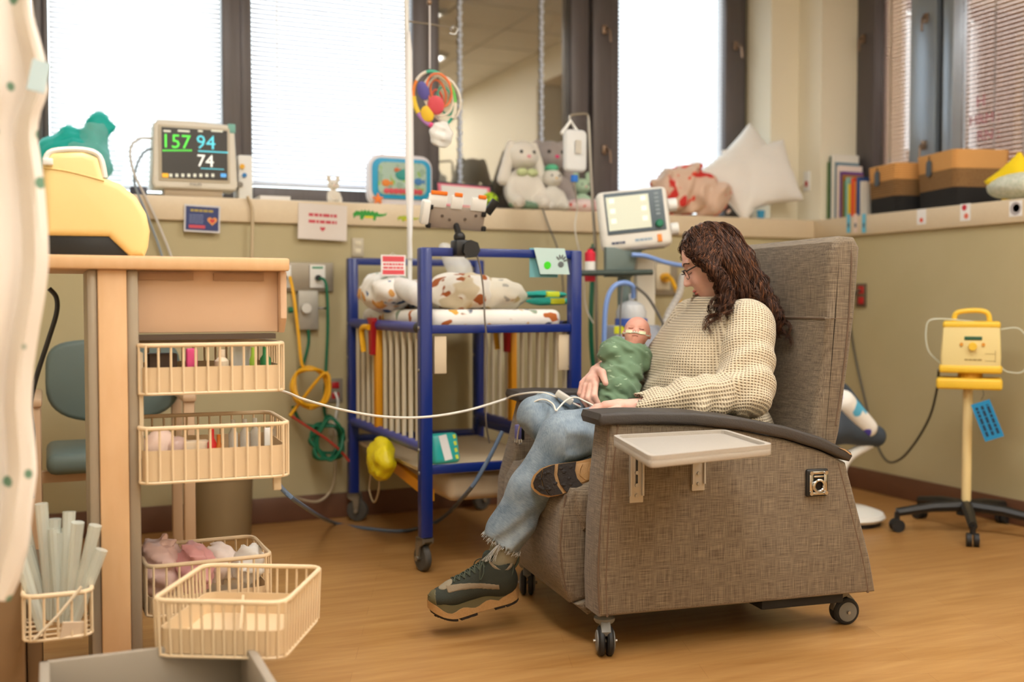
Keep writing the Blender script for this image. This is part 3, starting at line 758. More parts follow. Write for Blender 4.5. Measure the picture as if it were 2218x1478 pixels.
def knit_mat():
    m = bpy.data.materials.new('cream_waffle_knit'); m.use_nodes = True; nt = m.node_tree; b = nt.nodes['Principled BSDF']
    b.inputs['Roughness'].default_value = .85; b.inputs['Sheen Weight'].default_value = .25; b.inputs['Specular IOR Level'].default_value = .2
    uv = N(nt, 'ShaderNodeUVMap', uv_map='cloth'); sp = N(nt, 'ShaderNodeSeparateXYZ'); nt.links.new(uv.outputs[0], sp.inputs[0])
    P = .0105; cs = []
    for i, pr in ((0, P), (1, P * .8)):
        a = N(nt, 'ShaderNodeMath', operation='MULTIPLY'); a.inputs[1].default_value = 2 * PI / pr; nt.links.new(sp.outputs[i], a.inputs[0])
        c = N(nt, 'ShaderNodeMath', operation='COSINE'); nt.links.new(a.outputs[0], c.inputs[0])
        d = N(nt, 'ShaderNodeMath', operation='MULTIPLY_ADD'); d.inputs[1].default_value = .5; d.inputs[2].default_value = .5; nt.links.new(c.outputs[0], d.inputs[0]); cs.append(d.outputs[0])
    pit = N(nt, 'ShaderNodeMath', operation='MULTIPLY'); nt.links.new(cs[0], pit.inputs[0]); nt.links.new(cs[1], pit.inputs[1])
    inv = N(nt, 'ShaderNodeMath', operation='SUBTRACT'); inv.inputs[0].default_value = 1; nt.links.new(pit.outputs[0], inv.inputs[1])
    bp = N(nt, 'ShaderNodeBump', i_Strength=1.0, i_Distance=.0045); nt.links.new(inv.outputs[0], bp.inputs['Height']); nt.links.new(bp.outputs[0], b.inputs['Normal'])
    mx = N(nt, 'ShaderNodeMix', data_type='RGBA'); mx.inputs[6].default_value = hx('d6c6aa'); mx.inputs[7].default_value = hx('94795a')  # pits coloured darker: occlusion shade put into the knit colour
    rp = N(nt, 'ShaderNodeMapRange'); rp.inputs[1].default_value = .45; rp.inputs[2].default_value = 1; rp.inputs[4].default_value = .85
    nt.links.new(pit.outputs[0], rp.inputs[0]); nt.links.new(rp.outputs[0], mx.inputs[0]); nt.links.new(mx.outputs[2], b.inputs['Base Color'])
    return m
def denim_mat():
    m = bpy.data.materials.new('faded_denim'); m.use_nodes = True; nt = m.node_tree; b = nt.nodes['Principled BSDF']
    b.inputs['Roughness'].default_value = .85; b.inputs['Sheen Weight'].default_value = .1; b.inputs['Specular IOR Level'].default_value = .2
    uv = N(nt, 'ShaderNodeUVMap', uv_map='cloth'); tc = N(nt, 'ShaderNodeTexCoord')
    def nz(sc, det, vec):
        mp = N(nt, 'ShaderNodeMapping'); mp.inputs['Scale'].default_value = sc; nt.links.new(vec, mp.inputs[0])
        n = N(nt, 'ShaderNodeTexNoise', i_Scale=1.0, i_Detail=det, i_Roughness=.65); nt.links.new(mp.outputs[0], n.inputs['Vector']); return n.outputs[0]
    big = nz((9, 9, 9), 3.0, tc.outputs['Object']); streak = nz((60, 420, 1), 3.0, uv.outputs[0]); fine = nz((700, 700, 1), 2.0, uv.outputs[0])
    cr = N(nt, 'ShaderNodeValToRGB'); e = cr.color_ramp.elements; e[0].position = .3; e[0].color = hx('5a6b7b'); e[1].position = .68; e[1].color = hx('9eabb4')
    ad = N(nt, 'ShaderNodeMath', operation='MULTIPLY_ADD'); ad.inputs[1].default_value = .45; nt.links.new(streak, ad.inputs[0])
    a2 = N(nt, 'ShaderNodeMath', operation='MULTIPLY_ADD'); a2.inputs[1].default_value = .35; nt.links.new(fine, a2.inputs[0])
    a3 = N(nt, 'ShaderNodeMath', operation='MULTIPLY_ADD'); a3.inputs[1].default_value = .75; a3.inputs[2].default_value = -.28; nt.links.new(big, a3.inputs[0])
    nt.links.new(a3.outputs[0], a2.inputs[2]); nt.links.new(a2.outputs[0], ad.inputs[2]); nt.links.new(ad.outputs[0], cr.inputs[0]); nt.links.new(cr.outputs[0], b.inputs['Base Color'])
    bp = N(nt, 'ShaderNodeBump', i_Strength=.3, i_Distance=.001); nt.links.new(fine, bp.inputs['Height']); nt.links.new(bp.outputs[0], b.inputs['Normal'])
    return m
M_knit, M_denim = knit_mat(), denim_mat()
M_rib = mat('cream_rib_knit', 'e0d2b8', .85, sheen=.2, bump=(300, .3))
W1 = CL(1384, 880, .21)                                     # near cuff
def sweater_fn():
    torso = blend([el((.58, .445, .82), (.175, .19, .17)), el((.535, .445, .69), (.19, .205, .15)), el((.555, .44, .60), (.205, .225, .11)), rc(SH_L + Vector((0, .03, -.01)), SH_R + Vector((0, -.03, -.01)), .075, .075),
                   el((.505, .37, .80), (.105, .10, .10)), el((.495, .54, .80), (.105, .10, .10))], .07)
    sl = [blend([rc(SH_L + Vector((.0, .01, -.005)), EL_L, .092, .08), rc(EL_L, CL(1500, 868, .18), .074, .062), rc(CL(1500, 868, .18), W1, .062, .043)], .03),
          blend([rc(SH_R, EL_R, .085, .075), rc(EL_R, WR_R + (EL_R - WR_R) * .2, .07, .042)], .03)]
    neck = rc(Vector((.60, .44, .96)), Vector((.575, .445, 1.0)), .085, .075)
    cutn = blend([rc(Vector((.57, .445, 1.01)), hp(.0, 0, -.02), .058, .08), rc(Vector((.53, .46, 1.0)), Vector((.45, .5, 1.07)), .008, .045)], .03)
    cutw = [rc(W1, W1 + (WR_L - W1) * 3, .036, .05)]
    a2 = L(SH_L); ax2 = L(EL_L - SH_L); ax2 = ax2 / np.linalg.norm(ax2); ax3 = L(W1 - EL_L); l3 = np.linalg.norm(ax3); ax3 = ax3 / l3; e3 = L(EL_L)
    def f(P):
        # fine folds: rings around the sleeve, slanting creases over the belly
        t2 = (P - a2) @ ax2; t3 = (P - e3) @ ax3
        s0 = sl[0](P) + .005 * np.sin(t2 * 62 + 2.5 * np.sin(P[..., 1] * 23) + P[..., 0] * 18) * np.clip(t2 / .12, 0, 1) + .0045 * np.sin(t3 * 85 + P[..., 2] * 40) * np.clip(t3 / .06, 0, 1) * np.clip((l3 * 1.02 - t3) / .08, 0, 1)
        t = torso(P) + .006 * np.sin(P[..., 2] * 55 + P[..., 0] * 42 + 2 * np.sin(P[..., 1] * 14)) * np.clip((.83 - P[..., 2]) / .12, 0, 1) + .003 * nz3(P, 14)
        d = smin(t, sl[1](P), .035); d = smin(d, neck(P), .04); d = smin(d, s0, .018)
        d = smax(d, -cutn(P), .012); d = smax(d, .525 - P[..., 2] + .05 * np.clip((.42 - P[..., 0]), -.2, .3), .01)
        return smax(d, -cutw[0](P), .004)
    return f
_swf = sweater_fn()
mb = smb(_swf, (.12, .05, .44), (.88, .92, 1.13), .0062)
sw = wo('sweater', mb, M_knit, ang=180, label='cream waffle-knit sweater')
WM = CH_M.inverted() @ ROOTM[woman.name]
bone_uv(sw.data, [((.545, .445, .45), (.545, .445, 1.1), .2, (0, 1, 0)), (SH_L, EL_L, .084, (0, 1, 0)), (EL_L, W1, .062, (0, 1, 0)), (SH_R, EL_R, .084, (0, -1, 0)), (EL_R, WR_R, .062, (0, -1, 0))], WM)
def jeans_fn():
    h1 = CL(1087, 1176, .36)
    P1 = blend([rc(HIP_L, CL(1300, 938, .295), .105, .082), rc(CL(1300, 938, .295), KN_L, .080, .074), rc(KN_L, CL(1150, 1060, .325), .071, .064), rc(CL(1150, 1060, .325), h1, .064, .066)], .03)
    P2 = blend([rc(HIP_R, KN_R, .105, .07), rc(KN_R, AN_R + Vector((-.02, .06, .02)), .068, .058)], .03)
    hips = blend([el((.60, .435, .545), (.19, .20, .125))], .05)
    hem = L(h1); hax = L(h1 - KN_L); hax = hax / np.linalg.norm(hax)
    kn = L(KN_L); k2 = L(KN_R)
    cut = rc(CL(1087, 1176, .36), AN_L + (AN_L - KN_L) * .4, .052, .056)
    def f(P):
        t = (P - hem) @ hax
        rad = np.linalg.norm(P - kn, axis=-1); r2 = np.linalg.norm(P - k2, axis=-1)
        fold = .008 * np.sin(rad * 75 + P[..., 1] * 25 + 3 * np.sin(P[..., 2] * 30)) * np.clip(1 - rad / .22, 0, 1) * (P[..., 0] > kn[0] - .02) + .006 * np.sin((P[..., 2] - P[..., 0] * .6) * 70 + 3 * np.sin(P[..., 1] * 22 + P[..., 0] * 15)) * np.clip((.44 - P[..., 2]) / .15, 0, 1)
        d = smin(P1(P) + fold, P2(P) + .006 * np.sin(r2 * 80 + P[..., 2] * 30 + 2 * np.sin(P[..., 0] * 40)) * np.clip(1 - np.abs(r2 - .09) / .09, 0, 1), .014); d = smin(d, hips(P), .05)
        d = smax(d, t - .006 * np.sin(P[..., 1] * 260 + P[..., 0] * 190) * .6 + .004 * np.sin(P[..., 0] * 520), .003)
        return smax(d, -cut(P), .003)
    return f
mb = smb(jeans_fn(), (-.34, .08, .17), (.84, .8, .75), .0052)
je = wo('jeans', mb, M_denim, ang=180, label='faded light blue jeans with frayed hems')
bone_uv(je.data, [(HIP_L, KN_L, .085, (0, 1, 0)), (KN_L, AN_L, .066, (0, 1, 0)), (HIP_R, KN_R, .085, (0, 1, 0)), (KN_R, AN_R, .06, (0, 1, 0))], WM)
# seam line and frayed threads at the hem
def leg_pt(p, q, t, ang, r):
    p, q = Vector(p), Vector(q); a = (q - p).normalized(); e = Vector((0, -1, 0)); e = (e - a * e.dot(a)).normalized(); f = a.cross(e)
    return p + (q - p) * t + (e * math.cos(ang) + f * math.sin(ang)) * r
h1 = CL(1087, 1176, .36)
mb = B(); hax = (h1 - KN_L).normalized()
for i in range(150):
    a = random.uniform(0, 2 * PI); p = leg_pt(KN_L, h1, 1 - random.uniform(.0, .02), a, .064)
    mb.tube([p, p + hax * random.uniform(.006, .016) + Vector((random.uniform(-.006, .006), random.uniform(-.006, .006), random.uniform(-.004, .004)))], .0006, 3)
p = leg_pt(KN_L, h1, 1.0, .45, .064)
for i in range(22):
    d = Vector((random.uniform(-.012, .012), random.uniform(-.01, .01), 0)); mb.tube([p + d * .3, p + hax * .03 + d, p + hax * .055 + d * 1.4 + Vector((random.uniform(-.01, .01), 0, 0))], .0007, 3, k=3)
wo('hem_fray', mb, mat('frayed_thread', 'ccd0cf', .9), je, kind='stuff')
wo('side_seam', B().tube([leg_pt(KN_L, h1, t_, .75, .0665) for t_ in np.linspace(.25, .99, 12)], .0014, 5), mat('denim_seam', '8fa0aa', .9), je)
# socks
mb = smb(blend([rc(h1 + (KN_L - h1) * .1, AN_L + Vector((.0, 0, -.03)), .043, .04), rc(AN_L + Vector((0, 0, -.03)), AN_L + Vector((-.03, 0, -.06)), .04, .04)], .02), (-.32, .22, .1), (-.08, .44, .34), .006)
M_sock = mat('ribbed_grey_sock', '8b8168', .9, bump=(400, .3), stretch=(1, 1, .2))
wo('sock', mb, M_sock)
mb = smb(rc(AN_R + Vector((-.02, .05, .02)), AN_R + Vector((.01, -.02, -.01)), .045, .042), (.02, .12, .37), (.24, .36, .58), .006)
wo('sock', mb, M_sock)
# ---- shoes: built heel at x = 0, toe at x = .285, sole at z = 0
SO = [(0, .004), (.012, .022), (.04, .033), (.09, .034), (.13, .034), (.18, .041), (.22, .0465), (.25, .043), (.272, .030), (.282, .016), (.286, .004)]
def sole_ring(inset=0):
    xs = [p[0] for p in SO]; ws = [p[1] for p in SO]; X = np.concatenate([np.linspace(0, .02, 5), np.linspace(.035, .25, 18), np.linspace(.258, .286, 7)])
    w = np.maximum(np.interp(X, xs, ws) - inset, .0015); c = .143; X = c + (X - c) * (1 - inset / .143)
    return [(x, a) for x, a in zip(X, w)] + [(x, -a) for x, a in list(zip(X, w))[::-1]]
def spring(x): return .04 * max(0, (x - .20) / .086) ** 1.8 + .006 * max(0, (.04 - x) / .04) ** 2
def slab(mb, zl, zh, inset=0, taper=0):
    a = sole_ring(inset); b = sole_ring(inset + taper); n = len(a)
    vs = [(x, y, spring(x) + zl(x)) for x, y in a] + [(x, y, spring(x) + zh(x)) for x, y in b]
    return mb.add(vs, [(i, (i + 1) % n, n + (i + 1) % n, n + i) for i in range(n)] + [tuple((i, i + 1, n - 2 - i, n - 1 - i)[::-1]) for i in range(n // 2 - 1)] + [(n + i, n + i + 1, 2 * n - 2 - i, 2 * n - 1 - i) for i in range(n // 2 - 1)])
M_gum = mat('gum_rubber', 'b48c5c', .55, var=(200, 'a57e4c', .6), bump=(300, .2))
M_out = mat('black_outsole', '241d1a', .7, bump=(160, .5))
M_olive = mat('olive_rubber', '5c5436', .6)
M_mesh = mat('dark_green_mesh', '30342a', .8, bump=(700, .6))
M_taupe = mat('taupe_overlay', '85735a', .75, bump=(500, .3))
M_lace = mat('dark_green_lace', '454a3a', .8)
upf = blend([el((.05, 0, .068), (.052, .036, .05)), rc((.06, 0, .075), (.19, 0, .066), .038, .034), el((.228, 0, .068), (.052, .041, .03)), rc((.078, 0, .125), (.20, 0, .085), .027, .02), rc((.05, 0, .10), (.046, 0, .118), .036, .035)], .03)
def up2(P):
    d = upf(P); s_ = np.clip((P[..., 0] - .20) / .086, 0, None) ** 1.8 * .04
    d = smax(d, .03 + s_ - P[..., 2], .004)
    return smax(d, -blend([rc((.05, 0, .128), (.04, 0, .2), .03, .06)], .01)(P), .004)
lo_, hi_ = (-.02, -.06, .015), (.3, .06, .19)
shoe = obj('shoe', smb(up2, lo_, hi_, .0042), M_mesh, woman, local=True, ang=180, label='dark green trail shoe on the hanging foot')
def so(name, mb, m): return obj(name, mb, m, shoe, local=True)
so('midsole', slab(B(), lambda x: .006, lambda x: .028 + .006 * math.sin(x * 75) + (.008 if x < .07 else 0), 0, .002), M_gum)
so('foxing', slab(B(), lambda x: .02, lambda x: .047 + .010 * math.exp(-((x - .03) / .05) ** 2) + .004 * math.exp(-((x - .27) / .03) ** 2), .0025, .004), M_olive)
for (xa, xb) in ((.006, .052), (.056, .088), (.152, .204), (.215, .25), (.253, .276)):      # outsole pads with gaps
    xs = np.linspace(xa, xb, 6); w = np.interp(xs, [p[0] for p in SO], [p[1] for p in SO]) * .95
    skew = [(.010 * (1 if xa > .1 else 0)) * s_ for s_ in (1, -1)]
    mb = B(); vs = []
    for z in (.0075, -.003):
        for x, a in zip(xs, w):
            for s_ in (1, -.33, .33, -1) if False else (1, .33, -.33, -1):
                xx = x + .012 * (s_ ** 2 - .4) * (-1 if xa > .15 else 0); vs.append((xx, a * s_, spring(max(xx, 0)) + z + (0 if z > 0 else .0006 * math.sin(40 * s_ + x * 900))))
    R6 = len(xs); q = R6 * 4; fs = []
    for i in range(R6 - 1):
        for j in range(3):
            a_ = i * 4 + j; fs += [(a_, a_ + 1, a_ + 5, a_ + 4), (q + a_, q + a_ + 4, q + a_ + 5, q + a_ + 1)]
    rim = [j for j in range(4)] + [i * 4 + 3 for i in range(1, R6)] + [(R6 - 1) * 4 + j for j in (2, 1, 0)] + [i * 4 for i in range(R6 - 2, 0, -1)]
    for i in range(len(rim)): a_, b_ = rim[i], rim[(i + 1) % len(rim)]; fs.append((a_, q + a_, q + b_, b_))
    mb.add(vs, fs)
    for k in range(7):           # lugs
        x = random.uniform(xa + .004, xb - .004); y = random.uniform(-.7, .7) * float(np.interp(x, xs, w)); mb.ball((x, y, spring(x) - .003), (.0065, .005, .0022), n=8, m=6)
    so('outsole_pad', mb, M_out)
so('arch_plate', B().prism([(.092, -.022), (.13, -.027), (.165, -.03), (.165, .03), (.13, .027), (.092, .022)], .0005, .008, 'z', bev=.002).tube([(.10, -.02, .0), (.115, 0, -.001), (.10, .02, .0)], .0025, 5, k=3).tube([(.13, -.023, .0), (.145, 0, -.001), (.13, .023, .0)], .0025, 5, k=3), M_gum)
so('toe_cap', smb(lambda P: np.maximum(up2(P) - .0018, smax(.252 + .35 * np.abs(P[..., 1]) - P[..., 0], .0 * P[..., 0] - 1, .001)), lo_, hi_, .004), M_olive)
so('overlay', smb(lambda P: np.maximum(up2(P) - .0014, np.abs(P[..., 2] - (.077 + .02 * np.sin((P[..., 0] - .09) * 14))) - .009 + 10 * np.clip(.07 - P[..., 0], 0, 1) + 10 * np.clip(P[..., 0] - .225, 0, 1)), lo_, hi_, .0036), M_taupe)
so('toe_vamp', smb(lambda P: np.maximum(up2(P) - .0010, np.sqrt((P[..., 0] - .222) ** 2 + (P[..., 1] * 1.1) ** 2) - .024 + 10 * np.clip(.06 - P[..., 2], 0, 1)), lo_, hi_, .0036), mat('beige_mesh', '9a8c74', .85, bump=(900, .6)))
so('collar', B().tube([(.012, 0, .132), (.022, .026, .122), (.05, .034, .118), (.075, .026, .135), (.085, 0, .15), (.075, -.026, .135), (.05, -.034, .118), (.022, -.026, .122)], .006, 8, k=4, closed=True), M_taupe)
def top_z(x, y):
    z = np.linspace(.2, .04, 120, dtype=np.float32); P = np.stack([np.full(120, x), np.full(120, y), z], 1).astype(np.float32); d = upf(P); k = int(np.argmax(d < 0)); return float(z[k])
mb = B(); st = [(.10 + i * .0165) for i in range(7)]
for i, x in enumerate(st):
    w = .022 - .001 * i
    if i < 6:
        for s_ in (1, -1): mb.tube([(x + (st[i + 1] - x) * t, s_ * (w - 2 * w * t), top_z(x + (st[i + 1] - x) * t, s_ * (w - 2 * w * t)) + .003) for t in np.linspace(0, 1, 7)], .0026, 5)
    mb.tube([(x, w * t, top_z(x, w * t) + .0025) for t in np.linspace(-1, 1, 7)], .0017, 5)
for s_ in (1, -1):
    mb.tube([(.10, s_ * .012, .152), (.115, s_ * .028, .14), (.125, s_ * .04, .108), (.11, s_ * .036, .125), (.10, s_ * .01, .15)], .0018, 5, k=4)
    mb.tube([(.10, s_ * .022, .13), (.075, s_ * .036, .10), (.045, s_ * .039, .085), (.02, s_ * .033, .10), (.008, s_ * .012, .128)], .0016, 5, k=4)
so('laces', mb, M_lace)
so('tongue', smb(blend([rc((.088, 0, .135), (.080, 0, .16), .02, .017)], .01), (.03, -.05, .09), (.13, .05, .2), .005), M_mesh)
so('pull_loop', B().tube([(.006, 0, .10), (-.010, 0, .118), (-.012, 0, .145), (.004, 0, .158), (.014, 0, .138)], .004, 6, k=4), M_lace)
def shoe_matrix(heel, toe, up):
    x = (toe - heel).normalized(); u = Vector(up); z = (u - x * u.dot(x)).normalized(); y = z.cross(x)
    return Matrix(((x.x, y.x, z.x, heel.x), (x.y, y.y, z.y, heel.y), (x.z, y.z, z.z, heel.z), (0, 0, 0, 1)))
WI = ROOTM[woman.name].inverted() @ CH_M
shoe.matrix_basis = WI @ shoe_matrix(CL(1125, 1296, .355), CL(964, 1338, .355), (0.1, -.12, 1))
sh2 = copy_tree(shoe, woman)
sh2['label'] = 'dark shoe of the tucked foot, its black and gum sole showing'
sh2.matrix_basis = WI @ shoe_matrix(CL(1356, 998, .15), CL(1182, 1046, .185), (.3, .95, -.16))
# ---- glasses
M_gl = mat('dark_glasses_frame', '2b1d18', .3)
mb = B()
for s_ in (1, -1):
    c = hp(.098, s_ * .031, -.002); lx, ux = Vector(HR[:, 1]), HU
    ring = []
    for t in np.linspace(0, 2 * PI, 24, endpoint=False):
        cx_, sx_ = math.cos(t), math.sin(t); a = abs(cx_) ** .6 * (1 if cx_ > 0 else -1); b = abs(sx_) ** .6 * (1 if sx_ > 0 else -1)
        ring.append(c + lx * a * .024 + ux * b * .016 - HF * abs(a) * .006 * (1 if a * s_ > 0 else .2))
    mb.tube(ring, .0014, 6, closed=True)
    up_ = [ring[i] for i in range(1, 12)]; mb.tube(up_, .0024, 6)
    mb.tube([hp(.092, s_ * .056, .008), hp(.05, s_ * .074, .010), hp(-.02, s_ * .08, .010), hp(-.04, s_ * .078, -.015)], .0024, 6, k=4)
mb.tube([hp(.099, .008, .002), hp(.106, 0, .005), hp(.099, -.008, .002)], .0018, 6, k=4)
gl = wo('glasses', mb, M_gl)
mb = B()
for s_ in (1, -1):
    c = hp(.0965, s_ * .031, -.002); mb.add([c + Vector(HR[:, 1]) * .022 * math.cos(t) + HU * .0145 * math.sin(t) for t in np.linspace(0, 2 * PI, 20, endpoint=False)], [tuple(range(20))])
wo('lenses', mb, clear('lens', 'ffffff', .9, .02), gl)
# lips and lowered lashes
wo('lips', smb(blend([el(hp(.0905, 0, -.0625), (.010, .019, .0052), HR), el(hp(.0875, 0, -.073), (.010, .016, .006), HR)], .002), tuple(hp(.08, 0, -.07) - Vector((.05, .05, .04))), tuple(hp(.08, 0, -.07) + Vector((.05, .05, .04))), .0022), mat('lip', 'c26a62', .45))
mb = B()
for s_ in (1, -1):
    mb.tube([hp(.083, s_ * .018, -.003), hp(.0875, s_ * .03, -.006), hp(.078, s_ * .045, -.003)], .0011, 5, k=4)
    mb.tube([hp(.089, s_ * .014, .026), hp(.086, s_ * .032, .033), hp(.073, s_ * .05, .026)], .0022, 5, k=4)
wo('brows_and_lashes', mb, mat('brow_hair', '3a241a', .7))
# ---- hair: locks that fall from the crown over head and shoulders
def hair_sim():
    sc_c = L(hp(-.012, 0, .022)); rad = np.array([.102, .078, .102]); Rm = np.array(HR)
    rng = np.random.default_rng(11); roots = []
    while len(roots) < 250:
        d = rng.normal(size=3); d /= np.linalg.norm(d); f, l, u = d
        if u < -.35: continue
        if f > .0 and u < .18 + .75 * f - (.25 if abs(l) > .8 else 0): continue
        if f > .72: continue
        roots.append(d)
    while len(roots) < 320:          # extra locks at the near temple that end in front of the shoulder
        d = rng.normal(size=3); d /= np.linalg.norm(d)
        if d[1] > .45 and -.25 < d[0] < .35 and d[2] > .1 + .6 * max(d[0], 0): roots.append(d)
    D = np.array(roots); K = len(D); front = np.arange(K) >= 250
    P = sc_c + (D * rad) @ Rm.T
    lay = rng.uniform(.006, .022, K)[:, None]
    side = np.where(D[:, 1] > .05, 1., -1.)
    G = np.array([0, 0, -1.]); left = Rm[:, 1]; back = -Rm[:, 0]
    headf = blend([el(hp(-.012, 0, .022), (.1, .076, .1), HR), el(hp(.03, 0, -.055), (.064, .062, .07), HR), rc(hp(-.045, 0, -.055), Vector((.605, .44, .965)), .055, .07)], .02)
    facef = el(hp(.085, 0, -.03), (.05, .052, .088), HR)
    def obst(X):
        X = X.astype(np.float32); return np.minimum(np.minimum(headf(X), _swf(X)), .77 - X[:, 0] + np.clip(X[:, 2] - .8, 0, 1) * .04)
    v = (left[None] * side[:, None] * .9 + back[None] * np.clip(D[:, :1] + .6, .1, 1) * .75 + G[None] * .25); v /= np.linalg.norm(v, axis=1, keepdims=True)
    GG = G[None] + np.array([1.0, -.12, 0])[None] * np.clip(.45 - D[:, :1], 0, .9) * .55 + np.array([-1.0, -.1, 0])[None] * np.clip(D[:, :1] - .25, 0, .5) * 1.1; GG /= np.linalg.norm(GG, axis=1, keepdims=True)
    GG = np.where(front[:, None], np.array([[-.45, -.08, -.89]]), GG); GG /= np.linalg.norm(GG, axis=1, keepdims=True)
    path = [P.copy()]; T = 34; e = .004
    Ln = np.where(front, rng.uniform(.24, .32, K), rng.uniform(.29, .38, K) - .06 * (D[:, 0] > .3)); ds = (Ln / T)[:, None]
    for i in range(T - 1):
        w = .14 + .16 * min(i / 12, 1)
        v = v * (1 - w) + GG * w; v /= np.linalg.norm(v, axis=1, keepdims=True)
        P = P + v * ds
        for _ in range(2):
            d = obst(P)[:, None]; g = np.stack([obst(P + e * np.eye(3)[k]) - obst(P - e * np.eye(3)[k]) for k in range(3)], 1); g /= (np.linalg.norm(g, axis=1, keepdims=True) + 1e-9)
            push = np.clip(lay * min(1, .25 + i / 8) - d, 0, .03); P = P + g * push
            df = facef(P.astype(np.float32))[:, None]; gf = np.stack([facef((P + e * np.eye(3)[k]).astype(np.float32)) - facef((P - e * np.eye(3)[k]).astype(np.float32)) for k in range(3)], 1)
            gf = gf - Rm[:, 0] * (gf @ Rm[:, 0])[:, None] * 1.4; gf /= (np.linalg.norm(gf, axis=1, keepdims=True) + 1e-9)
            P = P + gf * np.clip(.004 - df, 0, .03)
            w_ = (P - np.array(HC)) @ Rm                       # keep the locks behind the cheek; below the chin they may come forward
            lim = np.where(w_[:, 1] > 0, np.interp(w_[:, 2], [-.22, -.15, -.115, -.06, .0, .05, .10], [.16, .11, .022, .012, .028, .058, .070]), np.interp(w_[:, 2], [-.2, -.13, -.08, .05, .10], [.15, .10, .055, .062, .070]))
            lim = np.minimum(lim, np.where(w_[:, 2] > .1, .075 - (w_[:, 2] - .1) * 1.2, 9))
            P = P - Rm[:, 0] * np.clip(w_[:, 0] - lim, 0, .04)[:, None]
        nv = P - path[-1]; ln = np.linalg.norm(nv, axis=1, keepdims=True); P = path[-1] + nv / (ln + 1e-9) * ds; v = nv / (ln + 1e-9)
        path.append(P.copy())
    return np.stack(path, 1), lay[:, 0]
def hair_build(path, S, r0, rng):
    """strands round each lock, with a wave that grows towards the tips"""
    K, T, _ = path.shape; t = np.linspace(0, 1, T)
    tan = np.gradient(path, axis=1); tan /= (np.linalg.norm(tan, axis=2, keepdims=True) + 1e-9)
    ref = np.array([.3, .5, .81]); n1 = np.cross(tan, ref); n1 /= (np.linalg.norm(n1, axis=2, keepdims=True) + 1e-9); n2 = np.cross(tan, n1)
    ph = rng.uniform(0, 2 * PI, K)[:, None]; fq = rng.uniform(3.4, 5.0, K)[:, None]; am = (.021 * np.clip((t - .22) / .5, 0, 1) ** 1.2)[None] * (rng.uniform(.6, 1.25, K) * np.where(np.arange(K) >= 250, .75, 1))[:, None]
    ang = ph + 2 * PI * fq * t[None] * .75
    path = path + (n1 * np.cos(ang)[..., None] + n2 * np.sin(ang)[..., None] * .8) * am[..., None]
    out = []
    for s_ in range(S):
        a = rng.uniform(0, 2 * PI, K)[:, None]; rr = rng.uniform(.15, 1, K)[:, None] ** .6 * (.0115 * (1 - .5 * t ** 2))[None] * np.clip(.35 + t * 4, 0, 1)[None]
        tw = a + t[None] * rng.uniform(-2.5, 2.5, K)[:, None]
        jit = np.cumsum(rng.normal(size=(K, T, 3)) * .00032, axis=1)
        out.append(path + (n1 * np.cos(tw)[..., None] + n2 * np.sin(tw)[..., None]) * rr[..., None] + jit)
    Q = np.concatenate(out); S_, T, _ = Q.shape
    tan = np.gradient(Q, axis=1); tan /= (np.linalg.norm(tan, axis=2, keepdims=True) + 1e-9)
    n1 = np.cross(tan, ref); n1 /= (np.linalg.norm(n1, axis=2, keepdims=True) + 1e-9); n2 = np.cross(tan, n1)
    rad = (r0 * (1 - .75 * t ** 3))[None, :, None]
    V_ = np.stack([Q + (n1 * math.cos(a) + n2 * math.sin(a)) * rad for a in (0, 2 * PI / 3, 4 * PI / 3)], 2).reshape(-1, 3)
    base = (np.arange(S_)[:, None] * T + np.arange(T - 1)[None]) * 3
    F_ = np.concatenate([np.stack([base + j, base + (j + 1) % 3, base + 3 + (j + 1) % 3, base + 3 + j], -1).reshape(-1, 4) for j in range(3)])
    return V_, F_
def hair_mat():
    m = bpy.data.materials.new('brown_hair'); m.use_nodes = True; nt = m.node_tree; b = nt.nodes['Principled BSDF']
    b.inputs['Roughness'].default_value = .42; b.inputs['Specular IOR Level'].default_value = .3
    tc = N(nt, 'ShaderNodeTexCoord'); mp = N(nt, 'ShaderNodeMapping'); mp.inputs['Scale'].default_value = (160, 160, 22); nt.links.new(tc.outputs['Object'], mp.inputs[0])
    nz = N(nt, 'ShaderNodeTexNoise', i_Scale=1.0, i_Detail=2.0); nt.links.new(mp.outputs[0], nz.inputs['Vector'])
    cr = N(nt, 'ShaderNodeValToRGB'); e = cr.color_ramp.elements; e[0].position = .32; e[0].color = hx('27160e'); e[1].position = .72; e[1].color = hx('8a5a3c'); x = e.new(.52); x.color = hx('4d3022')
    nt.links.new(nz.outputs[0], cr.inputs[0]); nt.links.new(cr.outputs[0], b.inputs['Base Color']); return m
M_hair = hair_mat()
_pth, _ = hair_sim()
V_, F_ = hair_build(_pth, 17, .0012, np.random.default_rng(5))
mb = MB(); mb.v = [tuple(p) for p in V_.tolist()]; mb.f = [tuple(p) for p in F_.tolist()]; mb.m = [0] * len(mb.f)
hair = wo('hair', mb, M_hair, ang=180, kind='stuff', label='long wavy dark brown hair')
capf = el(hp(-.014, 0, .024), (.103, .080, .104), HR)
def capcut(P):
    w = (P - L(HC)) @ np.array(HR, np.float32); return smax(capf(P), .0 + (w[..., 0] - .045) - .55 * (w[..., 2] - .03), .01)
wo('hair_cap', smb(capcut, tuple(HC - Vector((.17, .17, .17))), tuple(HC + Vector((.17, .17, .17))), .008), M_hair, hair)
